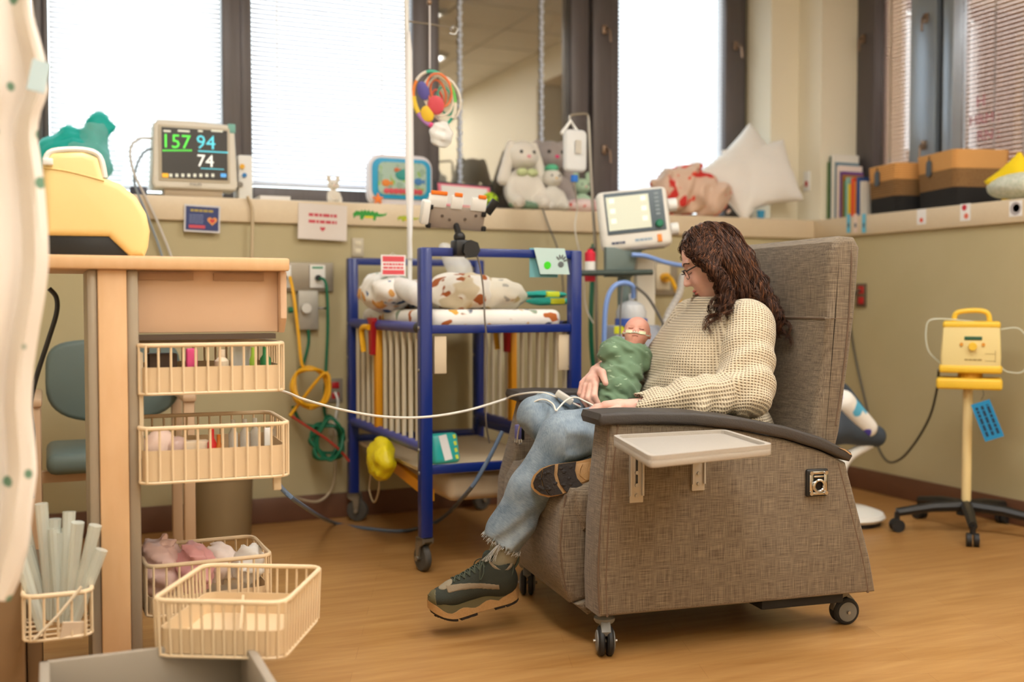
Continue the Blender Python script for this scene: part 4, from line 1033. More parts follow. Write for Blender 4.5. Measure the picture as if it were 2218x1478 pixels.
# ---------------------------------------------------------------- the baby in its green swaddle
BC = CL(1379, 722, .565)
BF = Vector((-.40, -.80, .34)).normalized(); BU = Vector((.10, -.02, 1)); BR = axes(BF, BU); BUp = Vector(BR[:, 2]); BLf = Vector(BR[:, 1])
def bp_(f, l, u): return BC + BF * f + BLf * l + BUp * u
N0, N1 = CL(1366, 772, .545), CL(1334, 852, .505)
M_bskin = skin_mat('newborn_skin', 'e2a894', 'd28a78')
def baby_fn():
    head = blend([el(bp_(-.008, 0, .010), (.052, .044, .048), BR), el(bp_(.012, 0, -.022), (.034, .034, .03), BR), el(bp_(.024, .018, -.016), (.016, .015, .015), BR), el(bp_(.024, -.018, -.016), (.016, .015, .015), BR), el(bp_(.032, 0, -.038), (.010, .012, .009), BR)], .015)
    nose = blend([rc(bp_(.040, 0, .0), bp_(.049, 0, -.009), .004, .0052)], .004)
    sock = blend([el(bp_(.046, .017, .004), (.008, .0105, .005), BR), el(bp_(.046, -.017, .004), (.008, .0105, .005), BR)], .002)
    lip = blend([el(bp_(.0455, 0, -.0235), (.005, .010, .0026), BR), el(bp_(.0445, 0, -.029), (.005, .0085, .003), BR)], .002)
    trunk = blend([rc(N0, N1, .045, .05), rc(bp_(-.01, 0, -.03), N0, .022, .035)], .03)
    ear = blend([el(bp_(-.008, .045, -.004), (.008, .004, .012), BR), el(bp_(-.008, -.045, -.004), (.008, .004, .012), BR)], .002)
    def f(P):
        h = smax(head(P), -sock(P), .005); h = smin(h, nose(P), .006); h = smin(h, lip(P), .003); h = smin(h, ear(P), .003); return smin(h, trunk(P), .015)
    return f
mb = smb(baby_fn(), (.12, .38, .6), (.48, .68, 1.0), .0036)
mb.v = [tuple(CH_M @ Vector(p)) for p in mb.v]
baby = obj('person', mb, M_bskin, ang=180, label='newborn baby with nasal tube swaddled in green cloth in the woman\'s arms', cat='baby')
def bo(name, mb, m, par=None, **k):
    mb.v = [tuple(CH_M @ Vector(p)) for p in mb.v]; return obj(name, mb, m, par or baby, **k)
def swad_mat():
    m = mat('green_swaddle_cloth', '6b8567', .9, bump=(500, .15), sheen=.1)
    nt = m.node_tree; b = nt.nodes['Principled BSDF']; tc = N(nt, 'ShaderNodeTexCoord')
    mp = N(nt, 'ShaderNodeMapping'); mp.inputs['Rotation'].default_value = (.4, .7, .3); mp.inputs['Scale'].default_value = (40, 40, 110); nt.links.new(tc.outputs['Object'], mp.inputs[0])
    nz = N(nt, 'ShaderNodeTexNoise', i_Scale=1.0, i_Detail=2.0); nt.links.new(mp.outputs[0], nz.inputs['Vector'])
    cr = N(nt, 'ShaderNodeValToRGB'); e = cr.color_ramp.elements; e[0].position = .655; e[0].color = hx('6a8466'); e[1].position = .70; e[1].color = hx('9db496'); nt.links.new(nz.outputs[0], cr.inputs[0]); nt.links.new(cr.outputs[0], b.inputs['Base Color']); return m
M_swad = swad_mat()
def swad_fn():
    body = blend([rc(CL(1362, 775, .535), CL(1336, 845, .50), .062, .07), el(CL(1328, 765, .545), (.05, .05, .045)), el(CL(1385, 775, .53), (.04, .045, .045)), rc(CL(1338, 850, .49), CL(1322, 878, .47), .06, .045), rc(CL(1335, 745, .55), CL(1345, 738, .56), .02, .012)], .03)
    hole = blend([rc(bp_(.03, -.005, -.02), bp_(.06, -.005, .05), .042, .06), el(bp_(0, 0, .01), (.055, .05, .055), BR)], .01)
    ax = L(N1 - N0); ax = ax / np.linalg.norm(ax); o = L(N0)
    def f(P):
        t = (P - o) @ ax; s_ = P[..., 0] * 1.0 - P[..., 1] * .4
        q = nz3(P, 26, 2.); fold = .006 * np.sin(t * 112 + s_ * 28 + 3.2 * q) * np.clip((t + .02) / .04, 0, 1) + .0028 * np.sin(t * 190 - s_ * 60 + 4 * q)
        d = body(P) + fold * .8
        return smax(d, -hole(P), .006)
    return f
bo('swaddle_cloth', smb(swad_fn(), (.08, .34, .56), (.5, .7, 1.0), .0045), M_swad, ang=180, label='sage green swaddle cloth with pale print')
p = CL(1352, 790, .465)
bo('dark_cloth_edge', smb(rc(CL(1358, 868, .45), CL(1346, 884, .44), .022, .02), (.1, .35, .58), (.34, .55, .76), .006), mat('black_print_cloth', '1f1f1f', .8, var=(90, '7a7a72', .5)))
# closed eyes, mouth line, cannula with its tape
mb = B()
for s_ in (1, -1): mb.tube([bp_(.0415, s_ * .0095, .0025), bp_(.043, s_ * .017, .0005), bp_(.037, s_ * .0255, .003)], .0013, 5, k=4)
mb.tube([bp_(.0475, .010, -.0262), bp_(.0498, 0, -.0258), bp_(.0475, -.010, -.0262)], .0011, 5, k=4)
bo('lid_and_mouth_lines', mb, mat('newborn_line', '8a4636', .6))
can = bo('nasal_tube', B().tube([bp_(-.01, .047, -.002), bp_(.02, .042, -.012), bp_(.044, .02, -.016), bp_(.053, .004, -.016), bp_(.053, -.004, -.016), bp_(.044, -.02, -.016), bp_(.02, -.042, -.012), bp_(-.01, -.047, -.002)], .0023, 8, k=5).tube([bp_(.053, .004, -.016), bp_(.05, .004, -.010)], .0018, 6).tube([bp_(.053, -.004, -.016), bp_(.05, -.004, -.010)], .0018, 6), clear('clear_tube', 'e6ead8', .35))
for s_ in (1, -1):
    g = [[bp_(.047 - .9 * a * a * 24 + .003 - b * .05, s_ * (.011 + a), -.014 + b + .15 * a) for a in np.linspace(0, .022, 6)] for b in (-.005, 0, .005)]
    bo('cheek_tape', B().sheet(g, .0012), mat('clear_tape', 'dfe3bd', .35), can)
# ---- leads on the woman's lap
t0 = thing('monitor_connector', 'pale plastic lead connector box lying on the woman\'s far thigh', 'connector box', CH_M @ CL(1222, 872, .5))
def cw(mb): mb.v = [tuple(CH_M @ Vector(p)) for p in mb.v]; return mb
a, b = CL(1205, 858, .52), CL(1240, 880, .5)
bx_ = B(); bx_.M = frame_M((a + b) / 2 + Vector((0, 0, .012)), b - a, (.3, 1, .2)); bx_.box((0, 0, 0), ((b - a).length, .028, .02), bev=.004); bx_.M = None
obj('case', cw(bx_), mat('lead_case', 'cfcac0', .45), t0)
e = b + Vector((0, 0, .01))
for k, (c, d) in enumerate((('c01818', (.030, .012, -.012)), ('d8d4cc', (.028, -.002, -.014)), ('222222', (.034, .02, -.008)))):
    obj('lead_plug', cw(B().tube([e, e + Vector(d)], .0035, 8)), mat('plug_' + c, c, .5), t0)
M_cab = mat('white_cable', 'e6dfd2', .45)
def cable(name, pts, r, m, lab, k=8, chair=True, cat='cable', **kw):
    q = [CL(*p) for p in pts] if chair else pts
    mb = B().tube(q, r, 8, k=k)
    return obj(name, cw(mb) if chair else mb, m, label=lab, cat=cat, **kw)
cable('lead_cable', [(1208, 862, .53), (1180, 852, .56), (1150, 851, .60), (1110, 858, .70), (1096, 866, .80)], .0032, M_cab, 'white lead running from the connector box over the far chair arm')
cable('lead_cable', [(1120, 958, .66), (1124, 930, .63), (1136, 898, .575), (1158, 871, .54), (1180, 866, .52), (1198, 876, .47), (1204, 890, .40), (1210, 884, .42), (1226, 868, .44), (1246, 861, .46), (1268, 870, .45), (1295, 884, .42)], .0028, M_cab, 'white lead looping across the woman\'s knees to the baby')
q = CL(1122, 936, .70); t1 = thing('lead_clip', 'violet clip on module hanging beside the woman\'s far knee', 'clip', CH_M @ CL(1122, 958, .70))
obj('case', cw(B().box(q, (.022, .016, .05), bev=.004)), mat('violet_plastic', '6f6aa0', .5), t0 and t1)
obj('back_plate', cw(B().box(q + Vector((.018, .008, -.004)), (.014, .012, .05), bev=.003)), M_black, t1)
mb = B()
for s_ in (-1, 1): mb.tube([q + Vector((s_ * .01, 0, -.022)), q + Vector((s_ * .012, -.004, -.036)), q + Vector((s_ * .004, -.004, -.04)), q + Vector((s_ * .004, 0, -.024))], .0016, 6, k=4)
obj('wire_hooks', cw(mb), M_chrome, t1)
# ---------------------------------------------------------------- shared small builders
def print_mat(name, base, spots, rough=.85, bump=.1):
    """cloth with blotchy printed motifs: (colour, scale, cut, seed) each"""
    m = mat(name, base, rough, bump=(180, bump)); nt = m.node_tree; b = nt.nodes['Principled BSDF']; tc = N(nt, 'ShaderNodeTexCoord'); last = None
    for c, sc, cut, sd in spots:
        mp = N(nt, 'ShaderNodeMapping'); mp.inputs['Location'].default_value = (sd * 3.1, sd * 1.7, sd * 2.3); nt.links.new(tc.outputs['Object'], mp.inputs[0])
        nz = N(nt, 'ShaderNodeTexNoise', i_Scale=sc, i_Detail=1.5); nt.links.new(mp.outputs[0], nz.inputs['Vector'])
        rp = N(nt, 'ShaderNodeMapRange'); rp.inputs[1].default_value = cut; rp.inputs[2].default_value = cut + .03; nt.links.new(nz.outputs[0], rp.inputs[0])
        mx = N(nt, 'ShaderNodeMix', data_type='RGBA'); mx.inputs[7].default_value = hx(c); nt.links.new(rp.outputs[0], mx.inputs[0])
        if last is None: mx.inputs[6].default_value = hx(base)
        else: nt.links.new(last, mx.inputs[6])
        last = mx.outputs[2]
    nt.links.new(last, b.inputs['Base Color']); return m
def greek(M, rows, w, h, gap, seed=1):
    """lines of print too small to read: rows of little word blocks"""
    r = random.Random(seed); mb = MB(); mb.M = M
    for i in range(rows):
        x = -w / 2; y = -i * gap
        while x < w / 2 - .004:
            l = min(r.uniform(.008, .026) * w / .1, w / 2 - x); mb.box((x + l / 2, y, 0), (l, h, .0006)); x += l + w * .03
    mb.M = None; return mb
def rot_to(d):
    return Vector((0, 0, 1)).rotation_difference(Vector(d).normalized()).to_matrix().to_4x4()
def solo(name, mb, m, label, cat, group=None, **k): return obj(name, mb, m, label=label, cat=cat, group=group, **k)
def lump(c, r, h, amp=0, fs=20, k=.03, parts=None, R=None, seed=0):
    """soft cushion-like body from ellipsoids with some waviness"""
    f0 = blend([el(c, r, R)] + (parts or []), k)
    f = (lambda P: f0(P) + amp * nz3(P, fs, seed)) if amp else f0
    c = Vector(c); m_ = max(r) * 1.15 + .03 + amp
    ex = m_ + (.12 if parts else 0)
    return smb(f, tuple(c - Vector((ex,) * 3)), tuple(c + Vector((ex,) * 3)), h)
# ---------------------------------------------------------------- crib
M_blue = mat('blue_enamel', '0f2a76', .32, coat=.2)
M_bluev = mat('violet_blue_sleeve', '3b4494', .4)
M_barb = mat('beige_bar', 'cfc2a8', .45)
M_yel = mat('yellow_plastic', 'f0b414', .45)
M_red = mat('red_plastic', 'b01420', .45)
M_beige = mat('beige_plastic', 'dcc7a6', .5)
cr = thing('hospital_crib', 'blue steel hospital crib on casters behind the recliner', 'crib', (1.585, 4.225, 0))
XA, XB_, YA, YC_ = 1.275, 1.89, 3.72, 4.73
for x, y in ((XA, YA), (XB_, YA), (XA, YC_), (XB_, YC_)):
    po = obj('post', B().bb((x - .023, y - .023, .13), (x + .023, y + .023, 1.2), .006), M_blue, cr)
    mb = B()
    for z in (.37, .455, .75, .905): mb.ball((x - .024, y, z), (.004, .007, .007), n=10, m=6)
    obj('bolt', mb, M_steel, po)
for nm, a, b in (('top_rail', (XA, YA, 1.185), (XB_, YA, 1.185)), ('top_rail', (XA, YC_, 1.185), (XB_, YC_, 1.185)), ('end_rail', (XA, YA, .90), (XB_, YA, .90)), ('end_rail', (XA, YC_, .90), (XB_, YC_, .90)),
                 ('low_rail', (XA, YA, .38), (XB_, YA, .38)), ('low_rail', (XA, YC_, .38), (XB_, YC_, .38)), ('low_rail', (XB_, YA, .43), (XB_, YC_, .43))):
    p, q = Vector(a), Vector(b); d = Vector((.016, .016, .016)); obj(nm, B().bb(p - d, q + d, .004), M_blue, cr)
for x in (XA, XB_):
    o = obj('side_rail', B().cyl((x, YA + .02, .905), (x, YC_ - .02, .905), .021, n=18), M_bluev, cr)
    obj('rail_end', B().cyl((x, YA + .025, .905), (x, YA + .07, .905), .0225, n=18), M_black, o)
    obj('side_rail', B().cyl((x, YA + .02, .46), (x, YC_ - .02, .46), .021, n=18), M_bluev, cr)
    bar0 = None
    for i in range(11):
        y = YA + .085 + i * .083
        if i == 6: continue
        if bar0 is None: bar0 = obj('bar', B().cyl((x, y, .465), (x, y, .90), .009, n=10), M_barb, cr); y0_ = y
        else:
            q = bar0.copy(); COL.objects.link(q); q.location = (0, y - y0_, 0)
    y = YA + .085 + 6 * .083 + .02
    sl = obj('drop_slide', B().bb((x - .014, y - .022, .45), (x + .014, y + .022, .9), .004), mat('amber_slide', 'e59c14', .45), cr)
    lt = obj('drop_latch', B().prism([(y - .03, .935), (y + .045, .935), (y + .045, .925), (y + .03, .915), (y + .022, .78), (y - .012, .78), (y - .026, .915), (y - .03, .92)], x - .035, x - .012, 'x', bev=.003), M_red, cr)
    obj('latch_lever', B().tube([(x - .04, y - .005, .895), (x - .05, y + .05, .895), (x - .05, y + .072, .87), (x - .045, y + .062, .79)], .012, 10, k=5), M_yel, lt)
obj('mattress_deck', B().bb((XA + .03, YA + .03, .885), (XB_ - .03, YC_ - .03, .90)), mat('deck_white', 'd8d0c4', .5), cr)
for x in (1.335, 1.845): obj('deck_bracket', B().bb((x - .024, YA - .004, .735), (x + .024, YA + .012, .875), .003), M_beige, cr)
obj('storage_shelf', B().bb((XA + .02, YA + .03, .355), (XB_ - .02, YC_ - .03, .368)), M_beige, cr)
obj('storage_tub', B().bb((XA + .1, YA + .03, .245), (XB_ - .03, YC_ - .25, .35), .035, 4), M_beige, cr)
obj('amber_panel', B().prism([(YA + .04, .255), (YA + .04, .30), (YC_ - .35, .36), (YC_ - .35, .315)], XA + .03, XA + .05, 'x'), mat('amber_slide', 'e59c14', .45), cr)
def crib_caster(x, y, rz):
    c = thing('caster', None, None); c.parent = cr; c.location = Vector((x, y, 0)) - Vector((1.585, 4.225, 0)); c.rotation_euler = (0, 0, rz)
    o = lambda n, mb, m: obj(n, mb, m, c, local=True)
    o('wheel', B().lathe([(.006, -.013), (.045, -.013), (.05, -.007), (.05, .007), (.045, .013), (.006, .013)], (.02, 0, .05), 28, (PI / 2, 0, 0)), mat('worn_rubber', '4d4a44', .7))
    o('fork', B().prism([(-.02, .13), (.03, .13), (.035, .1), (.03, .045), (.012, .045), (.004, .095), (-.02, .11)], -.024, -.016, 'y').prism([(-.02, .13), (.03, .13), (.035, .1), (.03, .045), (.012, .045), (.004, .095), (-.02, .11)], .016, .024, 'y').box((.004, 0, .122), (.05, .048, .012)), mat('zinc_plate', '8f897c', .4, metal=.7))
    o('hub_bolt', B().cyl((.02, -.03, .05), (.02, .03, .05), .009, n=12), M_steel)
crib_caster(XA, YA, math.radians(100)); crib_caster(XA, YC_, math.radians(-35)); crib_caster(XB_, YA, math.radians(60)); crib_caster(XB_, YC_, math.radians(20))
# bedding
CLOTH = print_mat('animal_print_cotton', 'f2ece2', [('b5622a', 13, .62, 1), ('2f4463', 12, .63, 4), ('d9a548', 14, .63, 7), ('93a088', 11, .65, 9)])
mb = B().bb((XA + .035, YA + .03, .90), (XB_ - .035, YC_ - .03, .972), .03, 4)
solo('crib_mattress', mb, CLOTH, 'crib mattress in a white animal-print sheet inside the blue crib', 'mattress')
# blanket pile: four folded cloths, each its own
P = lambda px, py, Y: BY(px, py, Y)
for k, (px, py, Y, r, m, lab) in enumerate((
    (905, 640, 4.35, (.14, .18, .065), CLOTH, 'rumpled animal-print blanket bunched at the head of the crib'),
    (835, 655, 4.35, (.10, .2, .085), print_mat('animal_print_grey', 'f4efe8', [('41608f', 14, .60, 3), ('e0a860', 15, .63, 12), ('8fa08a', 12, .64, 5)]), 'thick folded animal-print quilt beside the red crib latch'),
    (1000, 650, 4.0, (.15, .16, .08), print_mat('giraffe_print', 'f3ece0', [('a85a28', 17, .575, 2), ('d8c8a8', 9, .6, 6)]), 'rust giraffe-print blanket heaped in the middle of the crib'),
    (1072, 648, 3.98, (.13, .13, .066), print_mat('pale_cream_print', 'efe6d2', [('d3bb86', 12, .6, 8), ('b9b3a4', 16, .64, 2)]), 'pale cream folded blanket next to the giraffe-print one'))):
    c = P(px, py, Y); c.z = .975 + r[2] * .8
    solo('baby_blanket', lump(c, r, .009, .014, 24, seed=k * 2.), m, lab, 'blanket', 'blankets in the crib')
a, b = P(850, 615, 4.28), P(905, 655, 4.02); a.z = 1.075; b.z = 1.03
solo('rolled_towel', smb(lambda Q: rc(a, b, .04, .045)(Q) + .003 * nz3(Q, 30), tuple(Vector(map(min, a, b)) - Vector((.08,) * 3)), tuple(Vector(map(max, a, b)) + Vector((.08,) * 3)), .008), mat('white_terry', 'f6f3ee', .9, bump=(300, .4)), 'white rolled towel lying across the crib blankets', 'towel')
for k, (px, py, Y, lab) in enumerate(((1180, 640, 4.0, 'upper teal diaper with yellow band on the crib mattress'), (1190, 655, 3.87, 'lower teal diaper with yellow band on the crib mattress'))):
    c = P(px, py, Y); c.z = .982 + .022 + (.028 if k == 0 else 0)
    t = thing('diaper', lab, 'diaper', (c.x, c.y, c.z - .02), group='diapers in the crib')
    obj('pad', lump(c, (.10, .07, .016), .007, .003, 40), mat('teal_diaper', '1fa596', .7), t)
    obj('yellow_band', B().box((c.x + .005, c.y - .06, c.z), (.06, .03, .024), bev=.006), mat('diaper_yellow', 'd8dc2c', .6), t)
# hangings on the crib
M_sign = mat('paper_white', 'f2eeea', .7)
p0 = BX(853, 575, XA - .03)
M = frame_M(P(852, 575, 4.2), (1, 0, 0), (0, 0, 1))
t = thing('notice_card', 'white card with red print hung from the far crib rail', 'sign', P(852, 598, 4.2))
def flat(M, w, h, th=.002): mb = MB(); mb.M = M; mb.box((0, 0, 0), (w, h, th)); mb.M = None; return mb
def offM(M, x, y, z=.0016): return M @ Matrix.Translation((x, y, z))
obj('card', flat(M, .105, .085), M_sign, t)
mb = flat(offM(M, 0, .026), .092, .022, .001); a = flat(offM(M, 0, -.028), .092, .018, .001); mb.add(a.v, a.f); g = greek(offM(M, 0, .004), 2, .086, .008, .014, 4); mb.add(g.v, g.f)
obj('red_print', mb, mat('print_red', 'e0525a', .6), t)
obj('string', B().tube([P(835, 560, 4.2), P(850, 548, 4.3), P(868, 560, 4.2)], .001, 4), M_sign, t)
M = frame_M(P(1192, 566, YA - .024), (1, 0, 0), (.0, -.10, 1))
t = thing('birthday_card', 'pale blue folded card with green dot and inked handprint on the crib rail', 'card', P(1192, 600, YA - .03))
W_ = [(-.072, .05), (.058, .05), (.085, -.05), (-.04, -.05)]
def quad(M, pts, th=.002): mb = MB(); mb.M = M; n = len(pts); mb.add([(x, y, th / 2) for x, y in pts] + [(x, y, -th / 2) for x, y in pts], [tuple(range(n)), tuple(range(2 * n - 1, n - 1, -1))] + [(i, n + i, n + (i + 1) % n, (i + 1) % n) for i in range(n)]); mb.M = None; return mb
obj('front_leaf', quad(M, W_), mat('card_pale_blue', 'c9e2dd', .6), t)
obj('back_leaf', quad(M @ Matrix.Translation((-.006, -.012, -.02)), [(-.075, .06), (.05, .06), (.05, -.052), (-.07, -.052)]), mat('card_teal', '74b2b8', .6), t)
obj('green_dot', B().cyl(M @ Vector((-.012, -.016, .001)), M @ Vector((-.012, -.016, .002)), .015, n=20), mat('lime_dot', '4be02a', .5), t)
mb = MB(); mb.M = offM(M, .045, -.004)
mb.ball((0, -.008, 0), (.013, .012, .0008), n=12, m=6)
for q in range(5): aa = .35 + q * .5; mb.ball((.022 * math.cos(aa) * .9, .022 * math.sin(aa), 0), (.004, .010, .0008), rot=(0, 0, aa - PI / 2), n=8, m=6)
mb.M = None; obj('handprint', mb, mat('ink_grey', '6a7070', .6), t)
# clear mask bag and the yellow bag
c = P(985, 560, 4.35)
solo('clear_mask_bag', smb(lambda Q: rc(P(965, 540, 4.35), P(995, 585, 4.35), .03, .058)(Q) + .006 * nz3(Q, 35), (c.x - .14, c.y - .1, c.z - .16), (c.x + .16, c.y + .1, c.z + .14), .009), clear('cloudy_plastic', 'eeece6', .45), 'cloudy plastic mask bag hanging inside the crib end', 'bag')
c = BX(825, 995, XA - .05)
solo('yellow_bag', lump(c, (.05, .11, .085), .009, .012, 30, seed=3), mat('yellow_film', 'e8d414', .45, bump=(60, .6)), 'crumpled yellow plastic bag hanging under the crib side', 'bag')
cable('hanging_loop', [BX(805, 1020, XA - .05), BX(800, 1060, XA - .05), BX(810, 1088, XA - .05), BX(820, 1065, XA - .05), BX(822, 1025, XA - .05)], .004, mat('clear_hose', 'b9a88a', .4), 'thin clear hose loop dangling under the yellow bag', chair=False)
t = thing('diaper_pack', 'teal and white pack of diapers leaning on the crib storage shelf', 'diaper pack', P(968, 1002, 3.9))
M = frame_M(P(966, 970, 3.92), (1, .15, .0), (-.12, .25, 1))
mb = MB(); mb.M = M; mb.box((0, 0, -.03), (.12, .12, .07), bev=.018, seg=3); mb.M = None; obj('pack', mb, mat('pack_teal', '2fb3ad', .35), t)
mb = MB(); mb.M = M; mb.box((-.005, 0, .0055), (.035, .1, .003), rot=(0, 0, .15)); mb.M = None; obj('white_panel', mb, M_sign, t)
mb = MB(); mb.M = M
for q in range(4): mb.box((.04, -.04 + q * .027, .0055), (.012, .016, .003), rot=(0, 0, .2))
mb.M = None; obj('yellow_marks', mb, mat('pack_yellow', 'd8e04a', .4), t)
# tablet holder clamped to the crib's end rail
t = thing('tablet_holder', 'tilted grey tablet plate on a black clamp above the crib end rail', 'tablet holder', P(995, 540, YA))
TM = frame_M(P(990, 470, YA + .02), (1, -.05, -.06), (.25, -.3, .9))
mb = MB(); mb.M = TM; mb.box((0, -.005, 0), (.215, .085, .014), bev=.006); mb.M = None
pl = obj('back_plate', mb, mat('plate_taupe', '97887a', .45), t)
mb = MB(); mb.M = TM
for x, y in ((-.06, .0), (-.03, -.012), (.03, -.005), (.07, .012)): mb.lathe([(.006, 0), (.006, .002), (.003, .002)], (x, y, .007), 10)
mb.M = None; obj('screw', mb, mat('screw_dark', '6b6058', .4, metal=.5), pl)
def tb(nm, c, d, m, rz=0, bev=.003):
    q = MB(); q.M = TM; q.box(c, d, rot=(0, 0, rz), bev=bev); q.M = None; return obj(nm, q, m, t)
for x, w in ((-.085, .07), (-.01, .045), (.075, .06)): tb('white_bracket', (x, .055, .004), (w, .05, .012), M_white)
for x, w in ((-.083, .062), (-.008, .03), (.085, .03)): tb('orange_tab', (x, .084, .006), (w, .014, .012), mat('orange_pad', 'f07a20', .5), bev=.002)
for x, y in ((-.108, .03), (-.108, -.04), (.108, -.035), (.10, .02)): tb('rubber_grip', (x, y, .004), (.018, .018, .02), M_black)
tb('rubber_grip', (.128, .05, .0), (.03, .06, .02), M_black, -.5)
mb = MB(); mb.M = TM; mb.box((-.128, .01, .01), (.03, .09, .04), bev=.008); mb.M = None; obj('side_housing', mb, M_white, t)
cp = P(1002, 535, YA)
mb = B().box((cp.x - .02, YA - .02, 1.2), (.05, .07, .06), bev=.008).cyl((cp.x + .01, YA - .07, 1.195), (cp.x + .01, YA - .03, 1.195), .034, n=7).ball((cp.x - .02, YA - .02, 1.24), .022)
mb.tube([(cp.x - .02, YA - .02, 1.24), TM @ Vector((0, -.02, -.02))], .012, 10)
obj('clamp', mb, M_black, t)
cable('charger_cable', [P(1020, 540, YA - .04), P(1035, 560, YA - .05), P(1046, 620, YA - .04), P(1050, 690, YA - .05), P(1055, 760, YA - .04), P(1052, 900, YA - .03), P(1060, 960, YA + .02)], .0035, mat('grey_cable', '7a7064', .5), 'grey cable hanging from the tablet clamp in front of the crib', chair=False)
# white pole with its side arm, and the toy hanging beside it
t = thing('pole_stand', 'tall white pole with a thin side arm rising behind the crib', 'pole', P(886, 620, 4.3))
obj('pole', B().tube([P(888, 640, 4.3), P(886, 420, 4.3), P(882, 180, 4.3), P(880, -40, 4.3)], .010, 12), M_white, t)
g = []
for i, y in enumerate((560, 520, 470, 400, 300, 200, 110, 70)):
    w = (.008, .006, .013, .018, .017, .016, .014, .006)[i]; c = P(889 - i * .6, y, 4.285); g.append([c + Vector((w * s_, -.012 * (1 - s_ * s_) , 0)) for s_ in np.linspace(-1, 1, 7)])
obj('sleeve', B().sheet(g, .003), mat('white_sleeve', 'f5f3f2', .6), t)
obj('side_arm', B().tube([P(882, 46, 4.3), P(930, 52, 4.3), P(978, 60, 4.3)], .004, 8).ball(P(980, 62, 4.3), .010), M_steel, t)
obj('hook', B().tube([P(980, 56, 4.3), P(990, 62, 4.3), P(986, 74, 4.3), P(974, 72, 4.3)], .0035, 6, k=4), M_steel, t)
hc = P(941, 215, 4.25)
t = thing('hanging_rattle', 'colourful ring rattle with white tuft hanging on a long cord', 'toy', hc - Vector((0, 0, .16)))
top = hc + Vector((-.02, 0, .125)); obj('cord', B().tube([top, (top.x, top.y, 3.19)], .004, 6), mat('pale_cord', 'cfc9c8', .6), t)
obj('brass_clip', B().ball(P(930, 5, 4.25), (.012, .01, .014)), mat('worn_brass', '8d7663'), t)
HX = Matrix.Translation(hc) @ Euler((.25, -.25, -.5)).to_matrix().to_4x4()
segs = ['58bfa0', 'f2c13c', '72cf62', 'f6f0dc', '3fa88c', 'ef5a90', 'b983c8', 'f5d040', 'f7903f', 'efe8dc']
for i, c in enumerate(segs):
    a0 = PI / 2 - i * 2 * PI / 10; pts = [HX @ Vector((.085 * math.cos(a0 - s_ * .62), 0, .115 * math.sin(a0 - s_ * .62))) for s_ in np.linspace(0, 1, 6)]
    obj('ring_segment', B().tube(pts, .011 if i in (7, 6, 5) else .007, 8), mat('rattle_' + c, c, .5), t)
for i, (c, x, z, rx, rz_) in enumerate((('5f5aa6', -.035, .045, .025, .04), ('f08050', .03, .03, .05, .07), ('f7ead8', .02, .01, .06, .085), ('e05560', .0, -.025, .035, .04), ('f5c838', -.045, -.05, .028, .035), ('f4ece0', .035, -.01, .07, .095), ('f08050', .02, .02, .03, .055), ('58b89c', .04, -.02, .03, .06), ('e8604c', .01, .0, .02, .035))):
    pts = [HX @ Vector((x + rx * math.cos(a), -.012 + .006 * i, z + rz_ * math.sin(a))) for a in np.linspace(0, 2 * PI, 20, endpoint=False)]
    if i in (0, 3, 4):
        mb = MB(); mb.M = HX; mb.ball((x, -.008, z), (rx, .008, rz_), n=16, m=8); mb.M = None; obj('petal', mb, mat('rattle_' + c, c, .55), t)
    else: obj('inner_ring', B().tube(pts, .005, 6, closed=True), mat('rattle_' + c, c, .5), t)
obj('tuft', smb(lambda Q: el(hc + Vector((.03, 0, -.145)), (.05, .03, .055))(Q) + .008 * nz3(Q, 60), tuple(hc + Vector((-.05, -.07, -.22))), tuple(hc + Vector((.12, .07, -.06))), .008), M_white, t)
# ---------------------------------------------------------------- things on the window ledge
ZL = 1.462
def at_ledge(px, Y, z=ZL):
    p = BY(px, 440, Y); return Vector((p.x, Y, z))
# heart-rate monitor
mp = at_ledge(421, 4.96)
t = thing('patient_monitor', 'beige bedside monitor showing 157, 94 and 74 on the window ledge', 'monitor', mp)
M_mon = mat('monitor_beige', 'e9e2d4', .45)
a, b = P(328, 345, 4.90), P(515, 345, 4.90); W2 = (b.x - a.x) / 2; MX = (a.x + b.x) / 2; ZB, ZTp = 1.50, P(420, 262, 4.9).z
poly = [(-W2 + .012, 0), (W2 - .012, 0), (W2, .02), (W2 - .012, ZTp - ZB - .03), (W2 - .03, ZTp - ZB - .008), (0, ZTp - ZB), (-W2 + .03, ZTp - ZB - .003), (-W2 + .012, ZTp - ZB - .02), (-W2, .02)]
obj('case', B().prism([(MX + x, ZB + z) for x, z in poly], 4.90, 5.06, 'y', bev=.012, seg=3), M_mon, t)
obj('foot', B().bb((MX - .13, 4.92, ZL), (MX + .12, 5.05, ZB + .012), .006), mat('monitor_foot', 'b9a58a', .5), t)
sx0, sx1 = P(350, 330, 4.897).x, P(492, 330, 4.897).x; sz0, sz1 = P(420, 388, 4.897).z, P(420, 280, 4.897).z
obj('bezel', B().bb((sx0 - .012, 4.893, sz0 - .012), (sx1 + .012, 4.901, sz1 + .012), .003), mat('bezel_beige', 'cfc4ae', .5), t)
sc_ = obj('screen', B().bb((sx0, 4.888, sz0), (sx1, 4.8935, sz1)), mat('screen_dark', '3a3836', .3, emit=.25), t)
SM = lambda px, py: frame_M(Vector((P(px, py, 4.887).x, 4.8868, P(px, py, 4.887).z)), (1, 0, 0), (0, 0, 1))
for tx, px, py, sz, c in (('157', 381, 308, .085, '58e04a'), ('94', 446, 310, .085, '58c8d8'), ('74', 445, 350, .075, 'e8e8e0')):
    obj('reading', text_mb(tx, sz, SM(px, py)), mat('lit_' + c, c, .5, emit=.9), sc_, label=f'lit number {tx}')
mb = B()
for k in range(14): mb.box(SM(354 + k * 4.6, 326) @ Vector((0, 0, 0)), (.006, .001, .007))
